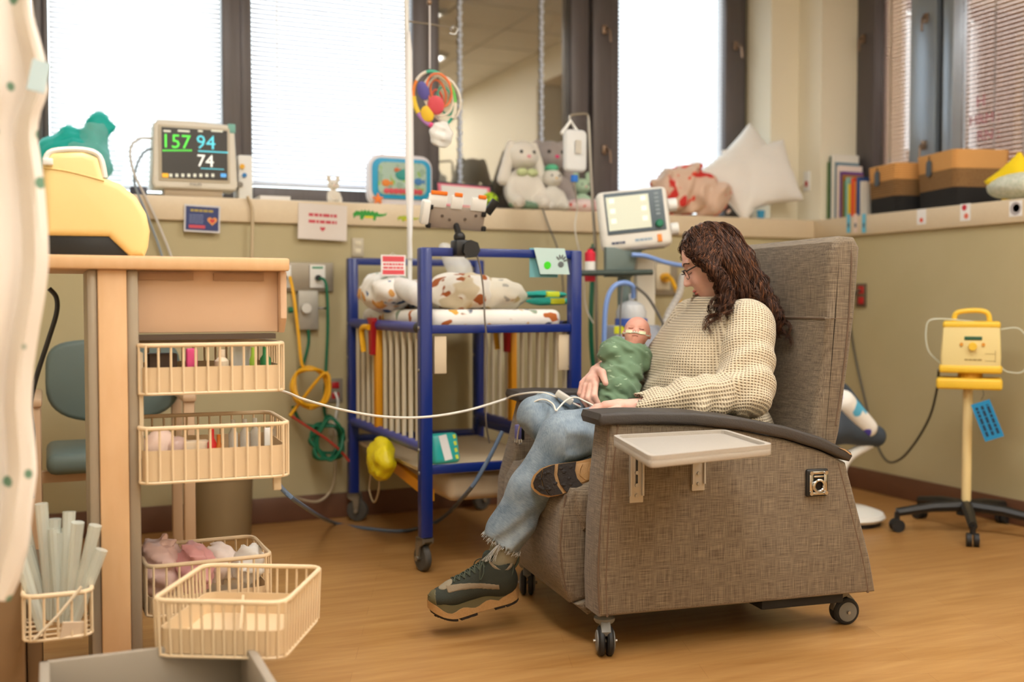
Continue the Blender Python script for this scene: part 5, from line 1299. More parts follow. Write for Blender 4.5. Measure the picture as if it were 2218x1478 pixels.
obj('green_trace', mb, mat('lit_58e04a', '58e04a'), sc_)
obj('blue_trace', B().box(SM(462, 329) @ Vector((0, 0, 0)), (.13, .001, .005)).box(SM(460, 366) @ Vector((0, 0, 0)), (.1, .001, .003)), mat('lit_58c8d8', '58c8d8'), sc_)
mb = B()
for k in range(8): mb.box(SM(370 + k * 13, 380) @ Vector((0, 0, 0)), (.012, .001, .014))
for k, w in enumerate((.03, .05, .02, .05)): mb.box(SM(362 + k * 36, 284) @ Vector((0, 0, 0)), (w, .001, .008))
obj('menu_print', mb, mat('lit_pale', 'd8d8c8', .5, emit=.5), sc_)
obj('amber_key', B().box(SM(358, 380) @ Vector((0, 0, 0)), (.026, .001, .018)), mat('lit_amber', 'f0b030', .5, emit=.6), sc_)
obj('blue_key', B().box(SM(484, 380) @ Vector((0, 0, 0)), (.024, .001, .016)), mat('lit_blue', '5aa8e8', .5, emit=.6), sc_)
obj('maker_mark', text_mb('PHILIPS', .016, frame_M(Vector((P(424, 400, 4.889).x, 4.889, P(424, 400, 4.889).z)), (1, 0, 0), (0, 0, 1))), mat('mark_grey', '6b6458', .5), t)
obj('handle_corner', B().bb((P(494, 275, 4.9).x, 4.897, P(494, 288, 4.9).z), (P(510, 275, 4.9).x, 5.0, P(494, 268, 4.9).z), .004), mat('corner_teal', '7ebcb0', .5), t)
# module beside it
p0, p1 = P(516, 335, 4.92), P(548, 424, 4.92)
t = thing('monitor_module', 'white side module with small knobs beside the beige monitor', 'module', ((p0.x + p1.x) / 2, 4.98, ZL))
obj('case', B().bb((p0.x, 4.92, ZL), (p1.x, 5.06, p0.z), .008), M_white, t)
for c, px, py, r in (('f0b429', 518, 361, .011), ('2f7fc0', 523, 380, .010), ('8a8378', 514, 400, .012)): q = P(px + 6, py, 4.919); obj('knob', B().cyl((q.x, 4.921, q.z), (q.x, 4.908, q.z), r, n=14), mat('knob_' + c, c, .5), t)
# teal bundle in clear film
c = Vector((.125, 5.0, 1.60))
t = thing('wrapped_bundle', 'teal cloth bundle in clear film at the left end of the ledge', 'bundle', (c.x, c.y, ZL))
obj('cloth', smb(lambda Q: blend([el(c, (.15, .12, .12)), rc((.16, 5., 1.65), (.225, 5., 1.80), .05, .035), rc((.2, 5., 1.7), (.265, 5., 1.76), .05, .02), rc((.02, 5, 1.64), (.1, 5, 1.71), .05, .05)], .03)(Q) + .012 * nz3(Q, 26), (-.1, 4.8, 1.44), (.38, 5.2, 1.9), .010), mat('teal_cloth', '0fb8ae', .6), t)
obj('film', smb(lambda Q: blend([el(c + Vector((.03, -.01, -.02)), (.16, .13, .13)), rc((.2, 4.97, 1.72), (.25, 4.97, 1.50), .06, .05)], .03)(Q) + .014 * nz3(Q, 33, 2), (-.1, 4.78, 1.43), (.4, 5.2, 1.9), .011), clear('clear_film', 'ffffff', .86, .1), t)
# paper stack and toys
solo('paper_stack', B().bb((P(560, 430, 4.9).x, 4.86, ZL), (P(625, 430, 4.9).x, 5.05, ZL + .018)), M_sign, 'low white paper stack between monitor module and red-lettered notice', 'papers')
def bunny(c, s, m, lab, ears=1, nose='e89aa0', cat='plush toy', bib=None, lop=True, grp='plush toys on the ledge'):
    """sitting plush: body, head, ears, paws; c is the base point"""
    c = Vector(c); t = thing('plush_toy', lab, cat, c, group=grp)
    bc, hc_ = c + Vector((0, 0, .32 * s)), c + Vector((0, -.02 * s, .80 * s))
    b_ = blend([el(bc, (.27 * s, .24 * s, .31 * s)), rc(bc + Vector((-.2 * s, -.1 * s, .1 * s)), bc + Vector((-.26 * s, -.24 * s, -.15 * s)), .09 * s, .08 * s), rc(bc + Vector((.2 * s, -.1 * s, .1 * s)), bc + Vector((.26 * s, -.24 * s, -.15 * s)), .09 * s, .08 * s),
                rc(bc + Vector((-.14 * s, -.1 * s, -.2 * s)), bc + Vector((-.2 * s, -.36 * s, -.22 * s)), .11 * s, .1 * s), rc(bc + Vector((.14 * s, -.1 * s, -.2 * s)), bc + Vector((.2 * s, -.36 * s, -.22 * s)), .11 * s, .1 * s)], .05 * s)
    e3 = .62 * s
    obj('body', smb(b_, tuple(bc - Vector((e3, e3, .33 * s))), tuple(bc + Vector((e3, e3, .45 * s))), .055 * s), m, t)
    hd = obj('head', smb(blend([el(hc_, (.25 * s, .22 * s, .22 * s)), el(hc_ + Vector((0, -.16 * s, -.05 * s)), (.12 * s, .1 * s, .09 * s))], .06 * s), tuple(hc_ - Vector((.34 * s,) * 3)), tuple(hc_ + Vector((.34 * s,) * 3)), .045 * s), m, t)
    if ears:
        for s_ in (-1, 1):
            e0 = hc_ + Vector((s_ * .18 * s, 0, .16 * s)); e1 = hc_ + Vector((s_ * .31 * s, -.03 * s, -.35 * s)) if lop else hc_ + Vector((s_ * .2 * s, .02 * s, .32 * s))
            obj('ear', smb(rc(e0, e1, .07 * s, .10 * s), tuple(Vector(map(min, e0, e1)) - Vector((.16 * s,) * 3)), tuple(Vector(map(max, e0, e1)) + Vector((.16 * s,) * 3)), .04 * s), m, hd)
    for s_ in (-1, 1): obj('eye', B().ball(hc_ + Vector((s_ * .1 * s, -.205 * s, .04 * s)), .026 * s, n=8, m=6), M_black, hd)
    obj('nose', B().ball(hc_ + Vector((0, -.25 * s, -.03 * s)), (.035 * s, .02 * s, .025 * s), n=10, m=6), mat('nose_' + nose, nose, .6), hd)
    if bib: obj('bow', B().ball(hc_ + Vector((-.07 * s, -.17 * s, -.25 * s)), (.09 * s, .05 * s, .06 * s)).ball(hc_ + Vector((.09 * s, -.17 * s, -.25 * s)), (.09 * s, .05 * s, .06 * s)), mat('bow_' + bib, bib, .8), t)
    return t
M_plw = mat('white_plush', 'efe6d8', .95, bump=(220, .6), sheen=.3); M_plg = mat('grey_plush', 'a99d97', .95, bump=(220, .6), sheen=.3)
bunny((P(1133, 440, 4.94).x, 4.96, ZL), .345, M_plw, 'white lop-eared plush bunny with green bow on the ledge', bib='cfd8a0')
bunny((P(1192, 440, 5.08).x, 5.1, ZL), .38, M_plg, 'grey plush bunny with pink nose behind the small owl', nose='e8307a')
bunny((P(1196, 440, 4.9).x, 4.905, ZL), .21, mat('cream_plush', 'e6e0d4', .95, bump=(220, .5)), 'small cream plush owl with green cap in front of the grey bunny', ears=0, nose='e6b94a')
q = P(1195, 350, 4.9); solo('baby_hat', B().ball((q.x, 4.9, ZL + .218), (.035, .035, .02), n=14, m=8), mat('mint_knit', '66c79a', .9), 'mint green knit cap on the small cream owl', 'cap')
bunny((P(1262, 440, 5.05).x, 5.06, ZL), .19, mat('mint_plush', 'b9d3b4', .95, bump=(220, .5)), 'small mint green plush peeking out behind the drip bag', ears=1, lop=False)
c = Vector((P(1140, 440, 4.88).x, 4.875, ZL + .022)); solo('folded_cloth', lump(c, (.10, .035, .022), .007, .004, 40), print_mat('green_leaf_cloth', '7d9a80', [('dfe6d8', 30, .58, 2)]), 'sage green leaf-print cloth under the white bunny', 'cloth')
bunny((P(722, 440, 4.95).x, 4.95, ZL), .11, M_plw, 'tiny white plush bunny between the notice and the aquarium toy', lop=False)
# aquarium crib toy
a0, a1 = P(800, 432, 4.97), P(936, 340, 4.97); cx_ = (a0.x + a1.x) / 2; hw = (a1.x - a0.x) / 2; zt = a1.z
t = thing('aquarium_toy', 'blue-rimmed toy aquarium with fish on the ledge', 'toy', (cx_, 4.98, ZL))
def rrect(cx, cz, w, h, r, n=6): return [(cx + sx * (w - r) + r * math.cos(q), cz + sz * (h - r) + r * math.sin(q)) for sx, sz, q0 in ((1, 1, 0), (-1, 1, PI / 2), (-1, -1, PI), (1, -1, 3 * PI / 2)) for q in np.linspace(q0, q0 + PI / 2, n)]
cz = (ZL + zt) / 2; hh = (zt - ZL) / 2
obj('housing', B().prism(rrect(cx_, cz, hw, hh, .06), 4.965, 5.04, 'y', bev=.008), mat('toy_lilac_white', 'ebe4e8', .45), t)
obj('blue_rim', B().prism(rrect(cx_, cz + .008, hw * .93, hh * .78, .045), 4.953, 4.968, 'y', bev=.005), mat('toy_blue', '1ca4d4', .4), t)
sn = obj('tank_window', B().prism(rrect(cx_, cz + .008, hw * .76, hh * .62, .03), 4.947, 4.956, 'y'), print_mat('reef_picture', 'a9c4b4', [('8fae98', 25, .55, 3), ('8fb85a', 30, .6, 6)], .3), t)
mb = B()
for k in range(8): mb.ball((cx_ - hw * .5 + k * hw * .15, 4.946, cz - hh * .42), (.016, .003, .014), n=8, m=6)
obj('coral', mb, mat('coral_red', 'd8505a', .5), sn)
for c, x, z, r in (('e88a34', -.52, -.12, .022), ('2f9c94', -.02, .22, .034), ('4a86c4', .5, -.02, .022), ('d87048', -.18, .4, .014)):
    obj('fish', B().ball((cx_ + hw * x, 4.946, cz + hh * z), (r, .004, r * .8), n=12, m=6).prism([(cx_ + hw * x + r * .7, cz + hh * z), (cx_ + hw * x + r * 1.5, cz + hh * z + r * .6), (cx_ + hw * x + r * 1.5, cz + hh * z - r * .6)], 4.944, 4.949, 'y'), mat('fish_' + c, c, .5), sn)
q = P(818, 426, 4.94); st_ = [(q.x + .030 * (1 if k % 2 == 0 else .45) * math.sin(k * PI / 5), ZL + .03 + .030 * (1 if k % 2 == 0 else .45) * math.cos(k * PI / 5)) for k in range(10)]
solo('orange_star', B().prism(st_, 4.925, 4.945, 'y', bev=.003), mat('star_orange', 'f58028', .5), 'orange plastic star standing before the aquarium toy', 'toy')
# framed board, lime ball
a0, a1 = P(948, 436, 4.95), P(1070, 382, 4.95)
t = thing('framed_board', 'black-backed board with pink border and blank white sheet behind the tablet holder', 'board', ((a0.x + a1.x) / 2, 4.98, ZL))
M = frame_M(Vector(((a0.x + a1.x) / 2, 4.97, ZL + .063)), (1, 0, -.04), (0, .35, 1)); w_ = a1.x - a0.x
for nm, ww, hh_, zz, mm in (('backing', w_ + .012, .145, -.003, M_black), ('pink_border', w_ * .93, .122, .001, mat('board_pink', 'ec7c92', .6)), ('sheet', w_ * .82, .10, .003, M_sign)): obj(nm, flat(M @ Matrix.Translation((0, 0, zz)), ww, hh_, .004), mm, t)
q = P(1056, 412, 4.93); t = thing('lime_ball', 'lime green spotted ball toy at the end of the framed board', 'ball', (q.x, 4.9, ZL)); obj('ball', B().ball((q.x, 4.9, ZL + .041), .041, n=20, m=14), mat('lime_rubber', 'b5d61c', .5, var=(60, '8fae10', .6)), t)
mb = B()
for k in range(5): aa = k * 1.25; mb.ball((q.x + .026 * math.cos(aa), 4.9 - .034, ZL + .041 + .024 * math.sin(aa)), .006, n=8, m=6)
obj('spots', mb, mat('spot_dark', '55641a', .5), t)
# pink and floral blankets, pillows, rolled print
M_flor = print_mat('floral_blanket', 'e3c2aa', [('f0dccb', 9, .6, 4), ('d8362f', 9, .585, 2), ('e8503c', 17, .62, 9)])
c = P(1480, 410, 4.95); c.z = ZL + .14
def flor(Q): return blend([el(c, (.17, .10, .135)), el(c + Vector((.15, -.04, -.03)), (.12, .10, .10)), el(c + Vector((-.12, 0, -.03)), (.10, .09, .10)), rc(c + Vector((.0, 0, .07)), c + Vector((.08, -.02, .12)), .06, .03)], .04)(Q) + .026 * nz3(Q, 15, 1.) * np.sin(Q[..., 0] * 30 + Q[..., 2] * 18) + .012 * np.sin(Q[..., 0] * 48 - Q[..., 2] * 40 + 4 * nz3(Q, 9))
solo('floral_blanket', smb(lambda Q: smax(flor(Q), ZL - Q[..., 2], .01), tuple(c - Vector((.32, .2, .17))), tuple(c + Vector((.36, .2, .22))), .011), M_flor, 'peach blanket with red flowers heaped against the white pillow', 'blanket')
c2 = P(1280, 425, 4.93); c2.z = ZL + .035
solo('pink_blanket', smb(lambda Q: smax(blend([el(c2, (.17, .07, .04)), el(c2 + Vector((.17, .02, .01)), (.13, .07, .045))], .04)(Q) + .006 * nz3(Q, 30), ZL - Q[..., 2], .006), tuple(c2 - Vector((.22, .12, .05))), tuple(c2 + Vector((.36, .14, .09))), .009), print_mat('pale_pink_print', 'efd8d4', [('e4b4b4', 22, .6, 3), ('d85a50', 26, .68, 5)]), 'pale pink printed blanket folded along the ledge', 'blanket')
a, b = P(1345, 402, 5.08), P(1420, 388, 5.1); a.z = ZL + .10; b.z = ZL + .125
solo('gift_roll', B().cyl(a, b, .025, n=16).cyl((a.x, a.y, ZL), (a.x + .001, a.y, a.z), .02, n=10), print_mat('red_white_wrap', 'f4eeea', [('dd4050', 20, .52, 3)]), 'red and white wrapped roll lying behind the pink blanket', 'roll')
def pillow(c, M, w, h, th, m, lab):
    M3 = np.array(M.to_3x3()).astype(np.float32); Minv = M3.T; o = L(c)
    def f(Q):
        q = (Q - o) @ M3; x, y, z = q[..., 0] / w, q[..., 1] / h, q[..., 2]
        r = np.maximum(np.abs(x), np.abs(y)); pin = 1 - .10 * (1 - (np.minimum(np.abs(x), np.abs(y)) / np.maximum(r, .05)) ** 2)
        fat = th * np.sqrt(np.clip((1 - (x / pin) ** 2), 0, 1)) ** .8 * np.sqrt(np.clip((1 - (y / pin) ** 2), 0, 1)) ** .8
        edge = (np.maximum(np.abs(x), np.abs(y)) - pin) * min(w, h)
        return np.maximum(np.abs(z) - fat + .006 * nz3(Q, 22, 3.) - .004, edge) * .55
    e = max(w, h) * 1.5
    return smb(f, tuple(Vector(c) - Vector((e,) * 3)), tuple(Vector(c) + Vector((e,) * 3)), .0115)
M_pil = mat('white_pillowcase', 'f4efe8', .85, bump=(30, .15))
c = P(1618, 362, 4.97); c.z = ZL + .265
solo('pillow', pillow(c, frame_M((0, 0, 0), (.75, .12, .6), (-.5, .25, .8)), .24, .19, .08, M_pil, ''), M_pil, 'white pillow leaning at the ledge end, nearer the window blind', 'pillow', 'white pillows on the ledge')
c = P(1652, 388, 4.93); c.z = ZL + .245
solo('pillow', pillow(c, frame_M((0, 0, 0), (.97, -.1, .2), (-.2, .3, .95)), .20, .19, .07, M_pil, ''), M_pil, 'white pillow with a pointed corner against the cream wall pier', 'pillow', 'white pillows on the ledge')
q = P(1648, 455, 4.88); solo('blue_cup', B().lathe([(.018, 0), (.022, .04), (.022, .045), (.018, .045)], (q.x, 4.88, ZL), 16), mat('cup_blue', '2f8fb8', .5), 'small blue cup at the foot of the pillows', 'cup')
# notices on the ledge front
t = thing('heart_notice', 'navy notice with gold lines, red bar and orange heart on the ledge front', 'sign', P(438, 503, YB - .03))
M = frame_M(P(438, 474, YB - .03), (1, 0, -.03), (0, .02, 1))
obj('frame', flat(M, .152, .118, .004), mat('frame_clear', 'd9d6d8', .3), t); obj('board', flat(offM(M, 0, 0, .003), .138, .102), mat('notice_navy', '2b3a72', .5), t)
obj('gold_title', greek(offM(M, 0, .034, .0045), 1, .1, .01, .01, 3), mat('notice_gold', 'b8a24a', .5), t); obj('small_print', greek(offM(M, -.025, .015, .0045), 5, .06, .003, .0085, 5), mat('notice_grey', '8a93b8', .5), t)
obj('red_bar', flat(offM(M, -.022, -.036, .0045), .068, .014, .001), mat('notice_red', 'd04a58', .5), t)
mb = MB(); mb.M = offM(M, .042, -.008, .0045); hpts = [(.022 * 16 * math.sin(q) ** 3 / 17, .022 * (13 * math.cos(q) - 5 * math.cos(2 * q) - 2 * math.cos(3 * q) - math.cos(4 * q)) / 17) for q in np.linspace(0, 2 * PI, 28, endpoint=False)]
mb.add([(x, y, 0) for x, y in hpts], [tuple(range(28))]); mb.add([(x * .55, y * .55, .0006) for x, y in hpts], [tuple(range(28))]); mb.m = [0, 1]; mb.M = None; obj('heart', mb, [mat('heart_orange', 'e89a50', .5), mat('heart_red', 'd03a40', .5)], t)
t = thing('quiet_notice', 'white paper notice with two red printed lines and a heart on the ledge', 'sign', P(699, 521, YB - .03))
M = frame_M(P(699, 481, YB - .028), (1, 0, -.03), (0, .02, 1)); obj('sheet', flat(M, .225, .162, .0015), mat('notice_paper', 'eadfd6', .7), t)
obj('red_lines', greek(offM(M, 0, .03, .0012), 2, .13, .014, .03, 9), mat('notice_red', 'd04a58'), t); mb = MB(); mb.M = offM(M, 0, -.032, .0012); mb.add([(x * .6, y * .6, 0) for x, y in hpts], [tuple(range(28))]); mb.M = None; obj('heart', mb, mat('notice_red', 'd04a58'), t)
def croc(px, py, s, c1, c2, lab, flip=1):
    M = frame_M(P(px, py, YB - .0235), (flip, 0, 0), (0, 0, 1)) if flip > 0 else frame_M(P(px, py, YB - .0235), (1, 0, 0), (0, 0, 1)) @ Matrix.Scale(-1, 4, (1, 0, 0))
    t = thing('crocodile_sticker', lab, 'sticker', P(px, py + 16, YB - .024))
    body = [(-1, .05), (-.8, .22), (-.55, .18), (-.5, .3), (-.42, .18), (-.3, .3), (-.2, .18), (-.08, .3), (.0, .16), (.15, .26), (.25, .14), (.4, .2), (.5, .08), (.8, .08), (1, .16), (.9, .0), (.6, -.08), (.35, -.08), (.3, -.3), (.18, -.3), (.15, -.1), (-.35, -.1), (-.45, -.28), (-.58, -.26), (-.6, -.04), (-.85, -.08), (-.95, -.22)]
    obj('body', quad(M, [(x * s, y * s) for x, y in body], .001), mat('croc_' + c1, c1, .5), t); obj('belly', flat(offM(M, -.08 * s, -.12 * s, .0008), .5 * s, .12 * s, .0008), mat('croc_' + c2, c2, .5), t)
croc(802, 466, .082, '2a9a34', 'e8d22c', 'green crocodile sticker on the ledge front')
croc(885, 474, .055, 'b0bc14', 'e8c414', 'yellow-green crocodile sticker on the ledge front behind the white pole')
# ---------------------------------------------------------------- left foreground: work table with baskets, curtain, side chair
M_wood = mat('maple_laminate', 'e2b88a', .45, var=(5, 'dbae7e', .5), stretch=(9, 9, 2))
M_panel = mat('pinkish_laminate', 'dfbb9a', .5, var=(4, 'd8b290', .5))
M_edge = mat('grey_edge_metal', 'a89a86', .4, metal=.3)
TY = 2.70
tx0, tx1 = P(20, 570, TY).x, P(628, 570, TY).x; tz1, tz0 = P(400, 556, TY).z, P(400, 585, TY).z
tb_ = thing('work_table', 'maple-topped supply table with one broad leg and hung wire baskets', 'table', (P(250, 900, TY).x, TY + .25, 0))
obj('table_top', B().bb((tx0, TY, tz0), (tx1, TY + .5, tz1), .006), M_wood, tb_)
lx0, lx1 = P(213, 700, TY).x, P(277, 700, TY).x; ex0, ex1 = P(190, 700, TY).x, P(303, 700, TY).x
obj('leg', B().bb((lx0, TY + .02, 0), (lx1, TY + .3, tz0), .004), M_wood, tb_)
for a, b in ((ex0, lx0), (lx1, ex1)): obj('leg_trim', B().bb((a, TY + .028, 0), (b, TY + .29, tz0), .006), M_edge, tb_)
ax0, ax1 = P(296, 650, TY + .06).x, P(602, 650, TY + .06).x
obj('apron', B().bb((ax0, TY + .06, P(450, 722, TY).z), (ax1, TY + .075, tz0), .003), M_panel, tb_)
obj('side_support', B().prism([(TY + .03, tz0), (TY + .42, tz0), (TY + .42, P(610, 715, TY).z), (TY + .06, P(610, 722, TY).z), (TY + .03, P(610, 690, TY).z)], ax1, P(627, 650, TY).x, 'x', bev=.004), M_panel, tb_)
for a, b in ((304, 425), (470, 580)): obj('mount_plate', B().bb((P(a, 600, TY).x, TY + .052, P(400, 606, TY).z), (P(b, 600, TY).x, TY + .06, P(400, 590, TY).z)), mat('mount_tan', 'b08a68', .5), tb_)  # plates in one even tan, browner than the apron
obj('slide_rail', B().bb((P(302, 728, TY).x, TY + .05, P(400, 738, TY).z), (P(606, 728, TY).x, TY + .09, P(400, 726, TY).z)), mat('rail_dark', '5e5044', .5, metal=.4), tb_)
obj('basket_upright', B().bb((P(302, 800, TY).x, TY + .02, .62), (P(312, 800, TY).x, TY + .28, tz0 - .2), .003), M_beige, tb_)
M_wire = mat('cream_coated_wire', 'ecd2ac', .45)
M_tub = mat('cream_tray', 'e4c8a0', .5)
def basket(lab, M, w, d, h, solid, tray=True, wires=(12, 9), flare=0.0, grp='wire baskets of the supply table', rr=.0038):
    """M: frame at the middle of the base, x along the front, y to the back"""
    o = M.translation; t = thing('wire_basket', lab, 'basket', o, group=grp)
    def T(mb): mb.v = [tuple(M @ Vector(p)) for p in mb.v]; return mb
    hw, hd = w / 2, d / 2
    def ring(z, k, r=.03): return [(x, y, z) for x, y in rrect(0, 0, hw * k, hd * k, r, 4)]
    obj('rim', T(B().tube(ring(h, 1 + flare), rr * 1.5, 8, closed=True)), M_wire, t)
    obj('base_rim', T(B().tube(ring(.004, 1), rr, 6, closed=True)), M_wire, t)
    nx, ny = wires
    pts = [(-hw + w * (i + .5) / nx, -hd) for i in range(nx)] + [(-hw + w * (i + .5) / nx, hd) for i in range(nx)] + [(-hw, -hd + d * (i + .5) / ny) for i in range(ny)] + [(hw, -hd + d * (i + .5) / ny) for i in range(ny)]
    for x, y in pts: obj('wire', T(B().tube([(x, y, .004), (x * (1 + flare), y * (1 + flare), h)], rr * .8, 5)), M_wire, t)
    for i in range(4): obj('base_wire', T(B().tube([(-hw, -hd + d * (i + 1) / 5, .004), (hw, -hd + d * (i + 1) / 5, .004)], rr * .8, 5)), M_wire, t)
    if solid:
        q = rrect(0, 0, hw * .97, hd * .97, .025, 4); n = len(q); q2 = rrect(0, 0, hw * .955, hd * .955, .023, 4)
        mb = B().add([(x, y, .008) for x, y in q] + [(x, y, solid) for x, y in q] + [(x, y, solid) for x, y in q2] + [(x, y, .012) for x, y in q2], [(k * n + i, k * n + (i + 1) % n, (k + 1) * n + (i + 1) % n, (k + 1) * n + i) for k in range(3) for i in range(n)] + [tuple(range(n))[::-1], tuple(3 * n + i for i in range(n))])
        obj('tray', T(mb), M_tub, t)
    return t
def fx(pxl, pxr, y, Y): a, b = P(pxl, y, Y), P(pxr, y, Y); return a, b
# upper two baskets
a, b = fx(303, 617, 850, TY); z0, z1 = P(400, 856, TY).z, P(400, 748, TY).z
MA = frame_M(((a.x + b.x) / 2, TY + .14, z0), (1, 0, 0), (0, 1, 0)); wA = b.x - a.x
basket('topmost wire basket under the table, pink and green things inside', MA, wA, .28, z1 - z0, (z1 - z0) * .56)
a, b = fx(308, 628, 1000, TY - .01); z0b, z1b = P(400, 1045, TY).z, P(400, 925, TY).z
MBm = frame_M(((a.x + b.x) / 2, TY + .13, z0b), (1, -.03, 0), (.03, 1, 0)); wB = b.x - a.x
basket('second wire basket under the table holding a red bottle and bags', MBm, wB, .30, z1b - z0b, (z1b - z0b) * .6)
obj('slide_arm', B().bb((P(592, 1040, TY).x, TY - .005, P(600, 1062, TY).z), (P(609, 1040, TY).x, TY + .012, P(600, 1025, TY).z), .003), M_beige, tb_)
# what is in them
def item(name, px, py, M, y, s, m, lab, cat, kind='box', rz=0, z=None, base=.012, grp='supplies in the wire baskets'):
    """put a supply item in the basket with frame M, at a distance y behind its front"""
    o = M.translation; Y = o.y + y; p = P(px, py, Y); zb = o.z + base if z is None else z
    if kind == 'box': mb = B().box((p.x, Y, zb + s[2] / 2), s, rot=(0, 0, rz), bev=.004)
    elif kind == 'bottle': mb = B().lathe([(s[0] * .9, 0), (s[0], .004), (s[0], s[2] * .7), (s[0] * .5, s[2] * .8), (s[0] * .5, s[2]), (s[0] * .3, s[2])], (p.x, Y, zb), 16)
    else: mb = lump((p.x, Y, zb + s[2]), s, .008, .006, 35, seed=px * .1)
    return solo(name, mb, m, lab, cat, grp)
M_pinkf = clear('pink_film', 'f0cfc4', .35); M_whf = clear('white_film', 'f2efe8', .4)
item('vial_box', 415, 780, MA, -.1, (.026, .02, .1), mat('hot_pink', 'e8508c', .5), 'small hot pink box in the topmost wire basket', 'box', rz=.1)
item('ointment_jar', 480, 775, MA, -.09, (.018, .018, .095), mat('jar_cream', 'f0dcc0', .4), 'cream jar in the middle of the topmost wire basket', 'jar', 'bottle')
item('spray_bottle', 575, 775, MA, -.08, (.014, .014, .1), mat('bottle_green', '2f7d48', .4), 'green bottle at the right of the topmost wire basket', 'bottle', 'bottle')
item('swab_tube', 548, 780, MA, -.1, (.009, .009, .1), mat('lime_cap', '9cc43c', .4), 'thin lime-capped tube in the topmost wire basket', 'tube', 'bottle')
item('syringe_pack', 520, 770, MA, -.03, (.05, .02, .11), M_whf, 'clear syringe pack in the topmost wire basket', 'pack', rz=.15)
item('dark_pouch', 350, 790, MA, .0, (.07, .05, .085), mat('pouch_brown', '5a4434', .6), 'dark brown pouch at the left of the topmost wire basket', 'pouch', rz=.1)
item('glove_bag', 345, 940, MBm, -.08, (.04, .035, .055), mat('blush_bag', 'edd0c0', .5), 'blush wrapped bag standing out of the second wire basket', 'bag', 'lump', base=.02)
item('saline_pouch', 385, 950, MBm, -.09, (.04, .03, .05), M_pinkf, 'pinkish clear pouch in the second wire basket', 'pouch', 'lump')
item('red_bottle', 459, 950, MBm, -.12, (.011, .011, .115), mat('bottle_red', 'd01c22', .4), 'slim red bottle in the second wire basket', 'bottle', 'bottle')
item('amber_bottle', 474, 955, MBm, -.12, (.010, .010, .1), mat('bottle_amber', 'c9701c', .4), 'slim amber bottle beside the red one', 'bottle', 'bottle')
item('gauze_box', 425, 965, MBm, -.1, (.06, .04, .085), mat('gauze_cream', 'ecd6b8', .6), 'cream gauze box in the second wire basket', 'box')
item('white_wipe', 580, 960, MBm, -.11, (.02, .006, .11), M_white, 'white card strip leaning at the right of the second basket', 'strip', rz=.3)
for k, px in enumerate((505, 530, 552, 600)): item('syringe', px, 940, MBm, .02 + .01 * k, (.012, .012, .12), M_whf, f'clear capped syringe in the second basket, {("leftmost", "second", "third", "rightmost")[k]} of four', 'syringe', 'bottle', grp='syringes in the second basket')
# lower baskets
Zc = .335
def bq(p0, p1, p2, z):
    a, b, c = (BZ(*q, z) for q in (p0, p1, p2)); x = b - a; y = c - b; return frame_M((a + c) / 2, x, y), x.length, (y - x.normalized() * y.dot(x.normalized())).length
MD, wD, dD = bq((322, 1300), (600, 1306), (703, 1230), .36)
dropD = .36 - P(450, 1408, (BZ(322, 1300, .36).y)).z
MD = Matrix.Translation((0, 0, -.125)) @ MD
basket('lowest wire basket swung out towards the floor, nearly empty', MD, wD, dD, .125, .062, wires=(12, 14), flare=.03)
mb = B().bb((-.003, -dD * .46, .012), (.003, dD * .46, .06)); mb.M = None; mb.v = [tuple(MD @ Euler((0, 0, .3)).to_matrix().to_4x4() @ Vector(p)) for p in mb.v]
solo('basket_divider', mb, M_tub, 'beige divider board across the lowest wire basket', 'divider')
for k, (x, y, rz) in enumerate(((.04, -.03, .4), (.09, -.08, .9))):
    mb = B().box((x, y, .016), (.05, .02, .004), rot=(0, 0, rz)); mb.v = [tuple(MD @ Vector(p)) for p in mb.v]; solo('swab_packet', mb, mat('packet_peach', 'f0c8a8', .5), ('peach swab packet lying by the divider of the lowest basket', 'peach swab packet near the right end of the lowest basket')[k], 'packet', 'packets in the lowest basket')
MC, wC, dC = bq((300, 1232), (572, 1205), (562, 1160), .34)
MC = Matrix.Translation((0, 0, -.13)) @ MC
basket('wire basket half hidden behind the lowest one, full of pink bags', MC, wC, max(dC, .2), .13, .05, wires=(10, 8))
for k, (x, y, s, c) in enumerate(((-.11, 0, (.06, .07, .075), 'edc9c0'), (-.03, -.03, (.05, .06, .065), 'e8a8a8'), (.045, .03, (.045, .05, .05), 'f0ded4'), (.12, 0, (.045, .05, .045), 'f4efe8'))):
    c0 = MC @ Vector((x, y, .06 + s[2] * .5)); solo('supply_bag', lump(c0, s, .008, .02, 48, seed=k), mat('bag_' + c, c, .45), ('large pale pink bag at the left of the half-hidden basket', 'rose pink bag in the half-hidden basket', 'off-white bag in the half-hidden basket', 'white crumpled bag at the right of the half-hidden basket')[k], 'bag', 'bags in the half-hidden basket')
ME, wE, dE = bq((48, 1262), (196, 1248), (196, 1225), .36)
ME = Matrix.Translation((0, 0, -.13)) @ ME
basket('wire basket left of the broad leg holding a sheaf of clear tubes', ME, wE, .2, .105, 0, wires=(5, 5))
for k in range(12):
    x = -wE * .4 + wE * .8 * ((k * 5) % 12) / 11; y = -.05 + .1 * ((k * 7) % 12) / 11; hgt = .17 + .11 * random.random(); lean = Vector(((x / wE) * .12 + random.uniform(-.02, .02), random.uniform(-.03, .03), hgt))
    p0 = Vector((x * .6, y, .015)); mb = B().tube([p0, p0 + lean * .5, p0 + lean], [.011, .015], 10); mb.v = [tuple(ME @ Vector(q)) for q in mb.v]
    solo('sealed_tube', mb, clear('frosted_tube', 'eef2e6', .5), 'frosted clear tube standing in the sheaf left of the broad leg', 'tube', 'frosted tubes in the left basket')
